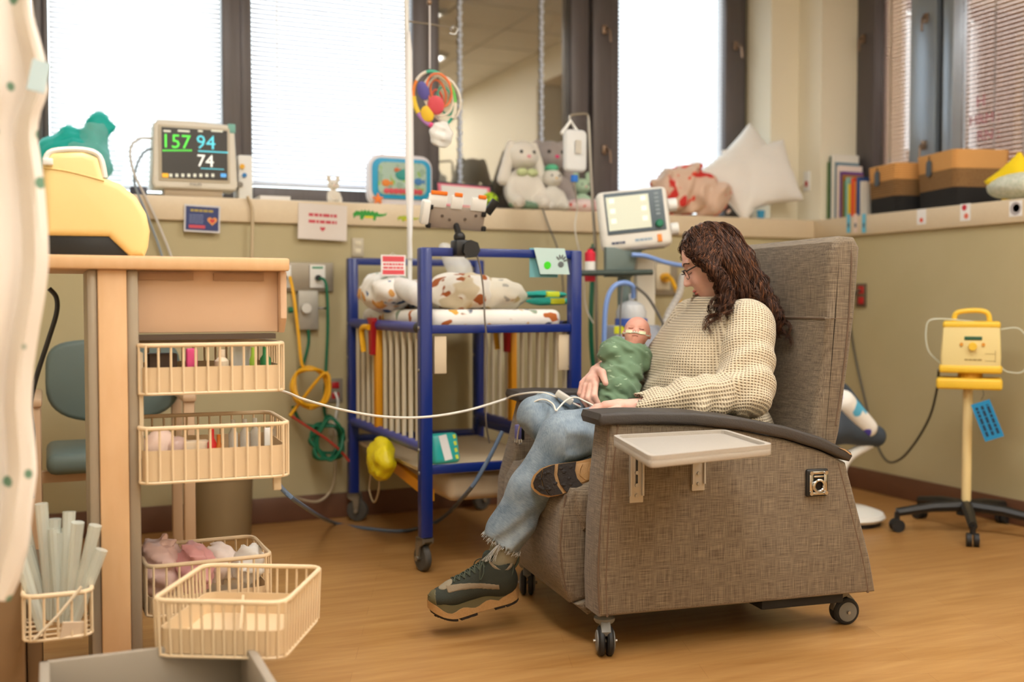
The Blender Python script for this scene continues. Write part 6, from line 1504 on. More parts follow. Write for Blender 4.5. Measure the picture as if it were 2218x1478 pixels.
mb = B().box((.03, -.1, .02), (.05, .004, .04), rot=(.2, .15, .2)); mb.v = [tuple(ME @ Vector(q)) for q in mb.v]; solo('paper_label', mb, mat('label_paper', 'f0d8bc', .6), 'cream paper label hanging on the basket of tubes', 'label')
mb = B().tube([(-.05, -.105, .01), (0, -.11, .06), (.05, -.108, .12)], .004, 6); mb.v = [tuple(ME @ Vector(q)) for q in mb.v]; solo('clear_hose_end', mb, mat('hose_cream', 'ead8bc', .4), 'cream hose lying across the front of the tube basket', 'hose')
# bottom tray of the table
zt_ = .255; a, b, c, d = BZ(85, 1432, zt_), BZ(560, 1412, zt_), BZ(600, 1500, zt_), BZ(60, 1520, zt_)
t = thing('base_tray', 'grey open tray drawer at the foot of the supply table', 'tray', ((a + c) / 2).to_tuple()[:2] + (0,))
y0, y1 = min(c.y, d.y), max(a.y, b.y); x0, x1 = a.x, b.x
M_gt = mat('tray_grey', 'a69a8a', .5)
obj('floor_panel', B().bb((x0, y0, .12), (x1, y1, .135)), M_gt, t)
for n_, p, q in (('wall_panel', (x0, y1 - .015, .12), (x1, y1, zt_)), ('wall_panel', (x0, y0, .12), (x0 + .02, y1, zt_)), ('wall_panel', (x1 - .02, y0, .12), (x1, y1, zt_)), ('wall_panel', (x0, y0, .12), (x1, y0 + .015, zt_))): obj(n_, B().bb(p, q, .004), M_gt, t)
obj('plinth', B().bb((x0 + .02, y0 + .02, 0), (x1 - .02, y1 - .02, .12)), mat('plinth_brown', '6a5844', .6), t)
q = P(455, 1465, (y0 + y1) / 2 + .03); solo('instrument_pack', lump((q.x, (y0 + y1) / 2 + .05, .16), (.06, .04, .022), .007, .006, 50), mat('foil_pack', 'b9b4ac', .25, metal=.6), 'crinkled foil instrument pack in the grey base tray', 'pack')
solo('side_cabinet', B().bb((P(-60, 1400, 2.75).x, 2.75, 0), (P(55, 1400, 2.75).x, 3.2, .42), .006).bb((P(58, 1400, 2.8).x, 2.8, 0), (P(92, 1400, 2.8).x, 3.15, .33), .006), mat('cabinet_brown', '9a7a56', .55, var=(3, '8a6a48', .5)), 'brown low cabinet end under the curtain hem', 'cabinet')
# beige machine on the table
t = thing('infant_scale', 'rounded cream-yellow medical unit with black base on the maple table', 'medical unit', (P(200, 550, 2.9).x, 2.92, tz1))
M_ivy = mat('cream_yellow_shell', 'f2d592', .4)
prof = [(92, 350), (112, 328), (180, 326), (214, 340), (226, 384), (262, 398), (296, 426), (318, 462), (326, 500), (322, 535), (314, 556), (282, 556), (236, 512), (96, 510)]
pp = [(P(x, y, 2.80).x, max(P(x, y, 2.80).z, tz1 + .001)) for x, y in prof]
obj('shell', B().prism(pp, 2.80, 3.08, 'y', bev=.018, seg=4), M_ivy, t)
pb = [(P(x, y, 2.80).x, max(P(x, y, 2.80).z, tz1 + .001)) for x, y in ((100, 506), (238, 508), (284, 556), (100, 556))]
obj('black_base', B().prism(pb, 2.815, 3.06, 'y', bev=.004), M_black, t)
obj('white_lip', B().tube([(P(x, y, 2.80).x, 2.812, P(x, y, 2.80).z) for x, y in ((98, 345), (114, 326), (180, 323), (216, 338), (228, 384))], .007, 8, k=4), M_white, t)
obj('seam', B().tube([(P(x, y, 2.80).x, 2.799, P(x, y, 2.80).z) for x, y in ((94, 364), (150, 372), (226, 392))], .0018, 5, k=4), mat('shell_seam', 'd9b870', .5), t)
obj('white_tab', B().bb((P(92, 345, 2.8).x, 2.79, P(100, 358, 2.8).z), (P(115, 345, 2.8).x, 2.802, P(100, 343, 2.8).z), .003), M_white, t)
# printed curtain at the left edge
CT = [(60, -60), (72, 40), (98, 130), (104, 200), (84, 250), (80, 300), (96, 400), (104, 500), (106, 570), (98, 640), (84, 720), (72, 800), (68, 880), (76, 960), (80, 1020), (70, 1100), (62, 1180), (40, 1262), (20, 1302)]
ys = np.array([q[1] for q in CT], float); xs = np.array([q[0] for q in CT], float); g = []
for y in np.linspace(-60, 1302, 60):
    xr = np.interp(y, ys, xs); row = []
    for s_ in np.linspace(0, 1, 40):
        x = -260 + (xr + 260) * s_; dy = .016 * math.sin(s_ * 24 + y * .0012) + .005 * math.sin(s_ * 51 + y * .004) + .008 * math.sin(y * .011 + s_ * 5)
        row.append(P(x, y, 2.12 + dy + .06 * (1 - s_)))
    g.append(row)
def curtain_mat():
    m = mat('printed_curtain', 'f3eae0', .85, bump=(400, .12)); nt = m.node_tree; b_ = nt.nodes['Principled BSDF']; tc = N(nt, 'ShaderNodeTexCoord')
    mp = N(nt, 'ShaderNodeMapping'); mp.inputs['Scale'].default_value = (21, 0, 17); mp.inputs['Rotation'].default_value = (0, .6, 0); nt.links.new(tc.outputs['Object'], mp.inputs[0])
    vo = N(nt, 'ShaderNodeTexVoronoi'); vo.inputs['Scale'].default_value = 1.0; vo.inputs['Randomness'].default_value = .55; nt.links.new(mp.outputs[0], vo.inputs['Vector'])
    rp = N(nt, 'ShaderNodeMapRange'); rp.inputs[1].default_value = .22; rp.inputs[2].default_value = .17; nt.links.new(vo.outputs['Distance'], rp.inputs[0])
    mx = N(nt, 'ShaderNodeMix', data_type='RGBA'); mx.inputs[6].default_value = hx('f3eae0'); mx.inputs[7].default_value = hx('6f957c'); nt.links.new(rp.outputs[0], mx.inputs[0]); nt.links.new(mx.outputs[2], b_.inputs['Base Color']); return m
solo('privacy_curtain', B().sheet(g, .003), curtain_mat(), 'cream privacy curtain with small green sprigs hanging at the left edge', 'curtain')
q = P(84, 165, 2.06); solo('blue_patch', B().box(q, (.03, .004, .055), rot=(0, .2, 0)), mat('patch_blue', 'c4dce4', .5), 'pale blue patch pinned to the curtain edge', 'patch')
# green side chair
CYc = 4.0
t = thing('side_chair', 'grey-green padded visitor chair with pale wooden arms behind the table', 'chair', (P(230, 985, CYc).x, CYc + .2, 0))
M_vin = mat('grey_green_vinyl', '5d6b66', .5); M_cw = mat('chair_maple', 'c7a684', .5)
x0, x1 = P(98, 830, CYc + .35).x, P(392, 830, CYc + .35).x; z0, z1 = P(150, 918, CYc + .35).z, P(150, 737, CYc + .35).z; cxm = (x0 + x1) / 2
bw_, bh_ = (x1 - x0) / 2, (z1 - z0) / 2
outs = []
for q in np.linspace(0, 2 * PI, 40, endpoint=False):
    c_, s_ = math.cos(q), math.sin(q); e_ = .45 if s_ > 0 else .72
    outs.append((cxm + bw_ * math.copysign(abs(c_) ** e_, c_), (z0 + z1) / 2 + bh_ * math.copysign(abs(s_) ** e_, s_)))
obj('backrest', B().prism(outs, CYc + .35, CYc + .41, 'y', bev=.018, seg=3), M_vin, t)
sx0, sx1 = P(100, 985, CYc).x, P(388, 985, CYc).x
obj('seat', B().bb((sx0, CYc - .02, .40), (sx1, CYc + .42, .475), .03, 3), M_vin, t)
for x in (sx0 - .035, sx1 + .035):
    for y in (CYc + .0, CYc + .4): obj('leg', B().bb((x - .02, y - .018, 0), (x + .02, y + .018, .66 if y < CYc + .1 else .62), .008), M_cw, t)
    obj('armrest', B().bb((x - .025, CYc - .03, .64), (x + .025, CYc + .44, .67), .010), M_cw, t)
obj('cross_rail', B().bb((sx0 - .03, CYc + .1, .36), (sx1 + .03, CYc + .14, .40)), M_cw, t)
obj('back_support', B().bb((cxm - .03, CYc + .38, .40), (cxm + .03, CYc + .42, z0 + .1)), M_cw, t)
# bin
bc = BZ(488, 1165, 0); rb = .125
t = thing('waste_bin', 'round tan waste bin standing against the back wall', 'waste bin', (bc.x, 4.66, 0))
obj('body', B().lathe([(rb * .9, 0), (rb * .93, .01), (rb, .26), (rb + .008, .262), (rb + .008, .275), (rb - .004, .275), (rb - .012, .25), (rb * .85, .02)], (bc.x, 4.66, 0), 36), mat('bin_tan', '8f7a58', .5), t)
obj('liner', B().tube([(bc.x + (rb + .003) * math.cos(q), 4.66 + (rb + .003) * math.sin(q), .277) for q in np.linspace(0, 2 * PI, 32, endpoint=False)], .006, 6, closed=True), mat('bin_liner', 'a8977c', .4), t)
# cords and hoses
cable('power_cable', [P(106, 625, 2.9), P(122, 645, 2.9), P(122, 680, 2.9), P(102, 745, 2.9), P(78, 820, 2.9), P(66, 880, 2.9), P(72, 945, 2.9), P(66, 1020, 2.9), P(70, 1080, 2.9)], .006, mat('black_cord', '22201e', .5), 'black cord curving down beside the curtain', chair=False)
cable('sensor_cable', [P(560, 842, 2.99), P(590, 843, 3.02), P(625, 852, 3.15), P(660, 866, 3.2), P(740, 888, 3.25), P(830, 903, 3.3), P(920, 904, 3.35), P(1010, 890, 3.38), P(1098, 864, 3.42)], .0042, M_cab, 'long white cable sagging from the baskets to the recliner arm', chair=False)
cable('air_hose', [BZ(600, 1045, .35), P(640, 1085, 3.5), BZ(720, 1132, .02), BZ(800, 1146, .008), BZ(880, 1150, .008), BZ(950, 1128, .02), P(1010, 1070, 3.6), P(1050, 1010, 3.62), P(1088, 935, 3.64)], .008, mat('blue_grey_hose', '5f6f84', .4), 'blue-grey hose sweeping over the floor under the crib', chair=False)
# ---------------------------------------------------------------- back wall outlets and hoses
Yw = YB - .006
def plate(px0, py0, px1, py1, Y, m, th=.012): a, b = P(px0, py0, Y), P(px1, py1, Y); return B().bb((a.x, Y, b.z), (b.x, Y + th, a.z), .003)
M_pl = mat('wall_plate_steel', '9d9382', .4, metal=.4)
t = thing('gas_supply_unit', 'steel medical gas panel with white outlets behind the yellow hose', 'gas outlet', P(682, 632, Yw))
obj('panel', plate(598, 568, 722, 632, Yw - .012, M_pl, .012), M_pl, t)
for x in (614, 688):
    obj('outlet_face', plate(x - 17, 574, x + 17, 624, Yw - .02, M_white, .008), M_white, t)
    q = P(x, 602, Yw - .02); obj('socket', B().cyl((q.x, Yw - .02, q.z), (q.x, Yw - .04, q.z), .013, n=16), M_black, t)
q = P(688, 580, Yw - .0215); obj('outlet_tag', B().box(q, (.05, .001, .009)), mat('tag_green', '3f9a74', .5), t)
q = P(612, 580, Yw - .0215); obj('outlet_tag', B().box(q, (.05, .001, .009)), mat('tag_yellow', 'e8c020', .5), t)
t = thing('flow_regulator', 'grey flow regulator with green knob mounted under the gas panel', 'regulator', P(665, 720, Yw))
obj('body', plate(646, 630, 690, 714, Yw - .03, M_steel, .03), mat('regulator_grey', 'a9a498', .4, metal=.3), t)
q = P(664, 668, Yw - .05); obj('gauge', B().cyl((q.x, Yw - .03, q.z), (q.x, Yw - .055, q.z), .022, n=20), mat('gauge_face', 'd8d4ca', .3), t)
q = P(634, 672, Yw - .04); obj('knob', B().cyl(q, q + Vector((-.02, 0, 0)), .014, n=14), mat('knob_green', '1f7a58', .5), t)
q = P(690, 668, Yw - .03); obj('spout', B().cyl(q, q + Vector((.05, 0, 0)), .006, n=10), M_chrome, t)
M_yh, M_gh = mat('yellow_hose', 'f2b318', .45), mat('green_hose', '0c6b4a', .45)
def loops(c, rx, rz, n, jit, seed, dx=0):
    r = random.Random(seed); out = []
    for i in range(n * 8): a = PI / 2 + i * PI / 4; k = 1 + r.uniform(-jit, jit); out.append(c + Vector((rx * k * math.cos(a) + dx * i, r.uniform(-.025, .02) - .0015 * i, rz * k * math.sin(a))))
    return out
c = P(668, 838, 4.72)
cable('yellow_air_hose', [P(628, 600, Yw - .03), P(636, 640, 4.76), P(646, 720, 4.74), P(654, 790, 4.72)] + loops(c, .075, .085, 5, .12, 3) + [P(640, 885, 4.7), P(628, 902, 4.7)], .0075, M_yh, 'yellow hose hung in a coil from the gas panel', k=5, chair=False)
c = P(708, 950, 4.74)
cable('green_oxygen_hose', [P(690, 604, Yw - .03), P(706, 615, 4.77), P(710, 700, 4.78), P(706, 800, 4.78), P(702, 880, 4.76)] + loops(c, .07, .085, 6, .28, 8) + [P(660, 920, 4.74), P(634, 880, 4.75)], .0072, M_gh, 'dark green hose running down the wall into a tangled coil', k=5, chair=False)
cable('green_drain_hose', [P(668, 714, Yw - .02), P(668, 745, Yw - .02), P(658, 785, Yw - .02), P(650, 800, Yw - .015)], .007, M_gh, 'short green hose under the flow regulator', chair=False)
cable('red_suction_line', [P(632, 902, 4.66), P(668, 926, 4.66), P(708, 952, 4.66), P(740, 980, 4.66), P(756, 1000, 4.66)], .006, mat('red_line', 'b03828', .5), 'thin red line crossing in front of the green hose coil', chair=False)
cable('clear_drain_line', [P(722, 930, 4.79), P(726, 1010, 4.79), P(718, 1060, 4.79), P(690, 1086, 4.78), P(650, 1082, 4.76), P(610, 1065, 4.7)], .006, mat('clear_hose', 'b9a88a'), 'pale clear hose drooping near the baseboard', chair=False)
def outlet(px, py, w, h, Y, lab, c='c9bda4', red=False):
    q = P(px, py, Y); t = thing('wall_outlet', lab, 'outlet', (q.x, Y, q.z - h / 2), group='wall outlets')
    obj('plate', B().box((q.x, Y, q.z), (w, .008, h), bev=.003), mat('outlet_' + c, c, .4), t)
    for s_ in (-1, 1): obj('socket', B().box((q.x, Y - .005, q.z + s_ * h * .22), (w * .5, .004, h * .26), bev=.002), mat('socket_red', 'b81c24', .4) if red else mat('socket_cream', 'e0d4b8', .4), t)
outlet(775, 536, .055, .085, Yw, 'beige outlet under the green crocodile sticker')
outlet(726, 846, .07, .11, Yw, 'steel outlet with red sockets beside the green hose', '8b8274', True)
outlet(724, 925, .05, .08, Yw, 'small beige outlet behind the green hose coil')
cable('plug_cord', [P(726, 850, Yw - .012), P(732, 870, Yw - .03), P(728, 900, Yw - .03), P(724, 926, Yw - .012)], .006, M_white, 'white plug cord between the two lower wall outlets', chair=False)
cable('ledge_cable', [P(536, 425, 4.80), P(546, 450, 4.80), P(547, 490, 4.80), P(546, 560, 4.8), P(548, 620, 4.81)], .007, mat('beige_cord', 'cbb795', .5), 'beige cord hanging down from the monitor module', chair=False)
cable('monitor_lead', [P(330, 300, 4.95), P(300, 302, 4.93), P(282, 325, 4.9), P(290, 375, 4.86), P(312, 420, 4.80), P(345, 490, 4.80), P(375, 570, 4.8), P(385, 640, 4.8)], .005, mat('pale_lead', 'd4cdc4', .5), 'pale lead looping from the monitor side down the wall', chair=False)
cable('monitor_lead', [P(330, 322, 4.95), P(312, 330, 4.93), P(296, 360, 4.9), P(292, 400, 4.84), P(320, 470, 4.80), P(352, 560, 4.8), P(360, 640, 4.8)], .005, mat('blue_grey_lead', '8f9aa4', .5), 'blue-grey lead running from the monitor down behind the table', chair=False)
q = at_ledge(300, 4.93); solo('lead_block', B().box((q.x, 4.93, ZL + .02), (.07, .05, .04), bev=.006), mat('block_dark', '4a4e60', .5), 'dark connector block lying left of the monitor', 'connector')
# ---------------------------------------------------------------- ventilator on its stand
VY = 4.12
t = thing('ventilator', 'white-cased ventilator with pale screen on a grey-green stand behind the recliner', 'ventilator', (P(1375, 600, VY).x, VY + .1, 0))
def vp(px, py, d=0.): p = P(px, py, VY); return p + Vector((0, d, 0))
VM = frame_M(P(1375, 473, VY), P(1446, 462, VY - .05) - P(1312, 476, VY + .05), Vector((.03, .10, 1)))
def vb(name, c, d, m, par=t, bev=.004, rz=0):
    q = MB(); q.M = VM; q.box(c, d, rot=(0, 0, rz), bev=bev, seg=3); q.M = None; return obj(name, q, m, par)
M_vw = mat('ventilator_white', 'e9e5dc', .4)
vb('case', (0, 0, -.035), (.318, .27, .07), M_vw, bev=.028)
vb('bezel', (.004, .028, .002), (.262, .185, .006), mat('bezel_slate', '55636c', .4), bev=.003)
scv = vb('screen', (-.025, .028, .006), (.19, .15, .003), mat('screen_pale', 'd5d8c4', .3, emit=.2), bev=0)
for i in range(6): vb('screen_key', (-.095 + (i % 2) * .14, .085 - (i // 2) * .045, .0082), (.022, .02, .0006), mat('screen_key', 'f4f6ea', .4, emit=.3), scv, bev=0)
q = MB(); q.M = VM; q.lathe([(.017, 0), (.017, .012), (.013, .016), (.003, .016)], (.105, -.035, .004), 20); q.M = None; obj('green_dial', q, mat('dial_green', '147a58', .4), t)
q = MB(); q.M = VM
for i in range(6): q.box((.105, .10 - i * .018, .006), (.018, .010, .002))
q.M = None; obj('side_keys', q, mat('key_grey', '8a979c', .4), t)
vb('orange_key', (.10, -.098, .002), (.02, .034, .006), mat('key_orange', 'f08a2c', .4), bev=.002)
obj('logo_print', greek(VM @ Matrix.Translation((.03, -.098, .0012)), 1, .08, .011, .01, 6), mat('logo_blue', '8fa4b4', .4), t)
obj('logo_print', greek(VM @ Matrix.Translation((-.085, -.102, .0012)), 1, .06, .011, .01, 2), mat('logo_navy', '47506a', .4), t)
vb('rear_housing', (.03, 0, -.14), (.27, .24, .14), mat('housing_navy', '1f2740', .5), bev=.02)
obj('rear_valves', B().cyl(VM @ Vector((.17, .06, -.10)), VM @ Vector((.21, .06, -.10)), .03, n=18).cyl(VM @ Vector((.17, -.05, -.10)), VM @ Vector((.205, -.05, -.10)), .028, n=18), M_white, t)
M_gg = mat('stand_grey_green', '6d7c78', .45)
zt2 = VM @ Vector((0, -.13, -.04))
obj('neck_plate', B().prism([(P(1318, 545, VY).x, P(1318, 545, VY).z + .02), (P(1405, 545, VY).x, P(1405, 545, VY).z + .02), (P(1385, 560, VY).x, P(1385, 560, VY).z), (P(1376, 600, VY).x, P(1376, 600, VY).z), (P(1318, 600, VY).x, P(1318, 600, VY).z)], VY + .02, VY + .05, 'y', bev=.008), M_gg, t)
px_ = P(1352, 600, VY + .06).x
obj('column', B().cyl((px_, VY + .06, .1), (px_, VY + .06, P(1350, 560, VY).z), .03, n=20), M_gg, t)
obj('handle_rail', B().cyl(P(1256, 592, VY), P(1412, 590, VY), .013, n=14), mat('rail_green', '3f4c46', .5), t)
obj('rail_arm', B().tube([P(1300, 592, VY), (px_, VY + .06, P(1300, 592, VY).z)], .01, 8).tube([P(1395, 592, VY), (px_, VY + .06, P(1300, 592, VY).z)], .01, 8), M_gg, t)
for k in range(5):
    a = k * 2 * PI / 5 + .3; obj('base_leg', B().tube([(px_, VY + .06, .11), (px_ + .26 * math.cos(a), VY + .06 + .26 * math.sin(a), .085)], [.022, .016], 8), M_gg, t)
    obj('castor_wheel', B().cyl((px_ + .26 * math.cos(a) - .012, VY + .06 + .26 * math.sin(a), .037), (px_ + .26 * math.cos(a) + .012, VY + .06 + .26 * math.sin(a), .037), .037, n=18), M_tyre, t)
# humidifier under it
HYv = VY + .02; hcx = P(1362, 740, HYv).x
t = thing('humidifier', 'clear-domed humidifier with blue ring and yellow label below the ventilator', 'humidifier', (hcx, HYv, P(1360, 855, HYv).z))
def zp(py): return P(1360, py, HYv).z
obj('heater_base', B().bb((P(1320, 700, HYv).x, HYv - .05, zp(860)), (P(1420, 700, HYv).x, HYv + .06, zp(705)), .012), mat('humid_grey', 'a7adba', .45), t)
obj('blue_ring', B().cyl((hcx, HYv - .02, zp(706)), (hcx, HYv - .02, zp(690)), .072, n=28), mat('humid_blue', '4a68c0', .4), t)
obj('chamber', B().lathe([(.066, 0), (.068, .03), (.055, .06), (.03, .075), (.012, .08), (.012, .11)], (hcx, HYv - .02, zp(690)), 28), clear('chamber_clear', 'f0f2f4', .4), t)
obj('yellow_label', B().bb((P(1318, 722, HYv).x, HYv - .053, zp(722)), (P(1340, 722, HYv).x, HYv - .051, zp(706)), 0), mat('label_lime', 'e6ea2a', .5), t)
obj('mount_column', B().bb((P(1380, 640, HYv + .1).x, HYv + .10, .3), (P(1420, 640, HYv + .1).x, HYv + .14, zp(555)), .006), mat('column_white', 'd9d2c2', .5), t)
M_bt = mat('blue_tube', '7f9fdd', .4)
cable('breathing_tube', [P(1316, 862, VY - .05), P(1309, 800, VY - .05), P(1309, 720, VY - .05), P(1313, 660, VY - .05), P(1326, 625, VY - .05), P(1348, 613, VY - .05), P(1370, 620, VY - .05), P(1372, 645, VY - .03)], .011, M_bt, 'light blue breathing tube arching up beside the humidifier', chair=False)
cable('breathing_tube', [P(1368, 552, VY + .0), P(1400, 555, VY - .02), P(1440, 568, VY - .03), P(1480, 576, VY - .02), P(1520, 580, VY)], .010, M_bt, 'light blue breathing tube passing under the ventilator towards the woman', chair=False)
cable('sensor_line', [P(1378, 622, VY - .06), P(1400, 640, VY - .06), P(1420, 670, VY - .06), P(1440, 710, VY - .06), P(1448, 740, VY - .05)], .007, mat('grey_line', '6f6c68', .5), 'grey sensor line sloping from the breathing tube', chair=False)
cable('thin_line', [P(1348, 620, VY - .055), P(1344, 680, VY - .06), P(1342, 760, VY - .06), P(1338, 830, VY - .055)], .004, mat('grey_line', '6f6c68'), 'thin grey line hanging in front of the humidifier', chair=False)
cable('green_gas_hose', [P(1286, 530, 4.6), P(1283, 600, 4.55), P(1280, 690, 4.5), P(1282, 760, 4.5), P(1290, 830, 4.5), P(1300, 900, 4.5)], .012, M_gh, 'thick green hose hanging between crib post and ventilator', chair=False)
cable('yellow_gas_hose', [P(1440, 602, YB - .05), P(1452, 603, 4.7), P(1462, 622, 4.65), P(1470, 645, 4.6), P(1476, 680, 4.6), P(1470, 760, 4.6)], .011, M_yh, 'yellow gas hose plugged into the wall behind the woman', chair=False)
t = thing('gas_outlet', 'beige wall gas outlet with yellow collar behind the woman\'s head', 'gas outlet', P(1440, 625, Yw))
obj('plate', plate(1418, 566, 1468, 640, Yw - .012, M_pl, .012), M_pl, t); obj('face', plate(1422, 572, 1452, 628, Yw - .02, M_white, .008), mat('face_cream', 'd8ccb0', .4), t)
q = P(1438, 602, Yw - .02); obj('collar', B().cyl((q.x, Yw - .02, q.z), (q.x, Yw - .05, q.z), .024, n=18), M_yh, t)
mb = B()
pts = catmull([P(1478, 600, VY + .2), P(1470, 640, VY + .15), P(1448, 680, VY + .12), P(1436, 720, VY + .1)], 10)
mb.tube(pts, .016, 10)
for p in pts[::2]: mb.ball(p, .019, n=10, m=6)
solo('corrugated_tube', mb, clear('corrugated_clear', 'e8e2da', .45), 'clear corrugated tube beside the woman\'s shoulder', 'tube')
q = P(1278, 610, VY + .05); t = thing('red_canister', 'red and white canister hung on the ventilator rail', 'canister', q)
h_ = P(1278, 540, VY + .05).z - q.z; obj('shell', B().lathe([(.022, 0), (.024, .005), (.024, h_ * .28), (.02, h_ * .28)], q, 20).lathe([(.02, h_ * .62), (.024, h_ * .62), (.024, h_ * .88), (.012, h_ * .96), (.012, h_)], q, 20), mat('canister_red', 'd8203c', .4), t)
obj('label', B().cyl(q + Vector((0, 0, h_ * .27)), q + Vector((0, 0, h_ * .63)), .0235, n=20), M_white, t); obj('nozzle', B().box(q + Vector((.012, 0, h_ * 1.0)), (.025, .016, .018), bev=.003), M_black, t)
# drip stand with bag
IY = 4.4; t = thing('drip_stand', 'thin steel drip stand with hooked top behind the ventilator', 'drip stand', (P(1288, 600, IY).x, IY, 0))
tp = P(1274, 256, IY); bt = P(1290, 545, IY)
obj('pole', B().tube([(bt.x + .02, IY, .03), bt, P(1280, 380, IY), P(1275, 262, IY)], .0075, 10), M_steel, t)
obj('hook_arm', B().tube([P(1275, 264, IY), P(1272, 248, IY), P(1255, 247, IY), P(1236, 250, IY), P(1234, 262, IY)], .006, 8, k=4), M_steel, t)
for k in range(4): a = k * PI / 2 + .5; obj('foot', B().tube([(bt.x + .02, IY, .05), (bt.x + .02 + .2 * math.cos(a), IY + .2 * math.sin(a), .02)], .012, 8), M_steel, t)
bgc = P(1243, 328, IY - .02); t = thing('drip_bag', 'clear fluid bag with blue cap hanging on the drip stand', 'fluid bag', bgc - Vector((0, 0, .12)))
a, b = P(1219, 290, IY), P(1266, 375, IY)
hw_, hh_ = (b.x - a.x) / 2, (a.z - b.z) / 2 + .01
obj('pouch', B().prism(rrect(bgc.x, bgc.z, hw_, hh_, .025), IY - .05, IY - .008, 'y', bev=.016, seg=3), clear('bag_fluid', 'f6f6f4', .25), t)
obj('hanger', B().tube([P(1216, 290, IY - .02), P(1236, 262, IY - .01), P(1250, 285, IY - .02)], .009, 8), M_white, t)
q = P(1244, 380, IY - .02); obj('cap', B().cyl(q, q - Vector((0, 0, .03)), .017, n=16), mat('cap_blue', '1d72d2', .4), t)
obj('print', B().box(P(1253, 318, IY - .06), (.03, .001, .06)), mat('bag_print', 'c9c2b4', .6), t)
cable('drip_line', [P(1244, 395, IY - .02), P(1250, 450, 4.5), P(1246, 500, 4.5), P(1262, 580, 4.5), P(1268, 660, 4.5), P(1285, 700, 4.4)], .0035, M_cab, 'thin drip line hanging from the blue-capped bag', chair=False)
cable('ledge_wire', [P(1175, 452, 4.80), P(1188, 490, 4.80), P(1205, 530, 4.79), P(1216, 580, 4.79), P(1222, 660, 4.8)], .004, mat('grey_line', '6f6c68'), 'dark wire falling from the ledge below the owl plush', chair=False)
# ---------------------------------------------------------------- right-hand ledge
Q_ = lambda px, py, X: BX(px, py, X)
XB2 = 4.04
books = [('6d8a4e', 345, .018, .16), ('2f5a48', 333, .016, .17), ('efe9dc', 330, .03, .17), ('6b8a9a', 348, .014, .16), ('f0ddd0', 356, .026, .16), ('6c3f86', 370, .020, .15), ('b0742c', 378, .014, .14), ('4d8c54', 392, .016, .12), ('9fcfc0', 385, .018, .14), ('f4d22c', 400, .022, .14), ('f0542c', 388, .026, .14), ('f28a2c', 396, .018, .13), ('2c4c86', 388, .030, .15), ('ece4d6', 398, .018, .15)]
names = ['olive green', 'dark green', 'tall white', 'slate blue', 'blush', 'purple', 'ochre', 'leaf green', 'mint', 'yellow', 'red-orange', 'orange', 'navy', 'off-white']
y = Q_(1791, 420, XB2).y
for (c, py, th, dp), nm in zip(books, names):
    z1 = Q_(1830, py, XB2).z + .0; t = thing('book', f'{nm} book spine in the row beside the woven baskets', 'book', (XB2 + dp / 2, y - th / 2, ZL), group='books on the right-hand ledge')
    obj('cover', B().bb((XB2, y - th + .001, ZL), (XB2 + .004, y - .001, z1), .001).bb((XB2, y - th + .001, ZL), (XB2 + dp, y - th + .003, z1)).bb((XB2, y - .003, ZL), (XB2 + dp, y - .001, z1)), mat('book_' + c, c, .5), t)
    obj('pages', B().bb((XB2 + .004, y - th + .003, ZL + .003), (XB2 + dp - .003, y - .003, z1 - .004)), mat('book_pages', 'efe6d4', .8), t); y -= th
def woven(lab, Bc, w, d, ztop, rz):
    """Bc: near bottom corner; w runs back along the ledge, d towards the window"""
    e1, e2 = Vector((math.sin(rz), math.cos(rz), 0)), Vector((math.cos(rz), -math.sin(rz), 0))
    o = Vector((Bc[0], Bc[1], 0)) + e1 * w / 2 + e2 * d / 2
    t = thing('woven_basket', lab, 'basket', (o.x, o.y, ZL), group='striped woven baskets'); H_ = ztop - ZL
    M = Matrix(((e2.x, e1.x, 0, o.x), (e2.y, e1.y, 0, o.y), (0, 0, 1, ZL), (0, 0, 0, 1)))
    def T(mb): mb.v = [tuple(M @ Vector(p)) for p in mb.v]; return mb
    def band(nm, u0, u1, m):
        rows = max(2, int((u1 - u0) * H_ / .012)); rings = []
        for i in range(rows * 2 + 1):
            u = u0 + (u1 - u0) * i / (rows * 2); k = .93 + .07 * u; bul = .0035 if i % 2 else 0; rings.append([(x, y_, H_ * u) for x, y_ in rrect(0, 0, d / 2 * k + bul, w / 2 * k + bul, .03, 6)])
        n = len(rings[0]); vs = [p for r in rings for p in r]; fs = [(i * n + j, i * n + (j + 1) % n, (i + 1) * n + (j + 1) % n, (i + 1) * n + j) for i in range(len(rings) - 1) for j in range(n)]
        vs2 = [(p[0] * .93, p[1] * .94, p[2]) for p in vs]; q = len(vs); fs += [tuple(q + x for x in f[::-1]) for f in fs]
        top = (len(rings) - 1) * n; fs += [(top + j, top + (j + 1) % n, q + top + (j + 1) % n, q + top + j) for j in range(n)]
        if u0 == 0: fs.append(tuple(range(n))[::-1])
        obj(nm, T(B().add(vs + vs2, fs)), m, t, ang=60)
    band('lower_band', 0, .34, mat('basket_black', '1f1d1c', .9, bump=(300, .5))); band('middle_band', .34, .67, mat('basket_brown', '9a7448', .9, var=(220, '75552f', .8), bump=(300, .5))); band('upper_band', .67, 1, mat('basket_tan', 'dea561', .85, bump=(300, .5)))
    X_ = -d / 2 * 1.0; yt = w * .12
    obj('tag', T(B().prism(rrect(yt, H_ * .74, .022, .04, .018, 5), X_ - .008, X_ - .004, 'x')), mat('tag_slate', '4a5660', .5), t); obj('tag_cord', T(B().tube([(X_ - .006, yt, H_ * .88), (X_ - .003, yt + .004, H_ * .95), (X_ + .004, yt, H_ * 1.0)], .003, 5)), mat('tag_cord', '2e2620', .8), t)
zA = Q_(1939, 352, 4.0).z
woven('smaller black, brown and tan woven basket next to the books', Q_(1940, 400, 3.995), .275, .24, zA, math.radians(12))
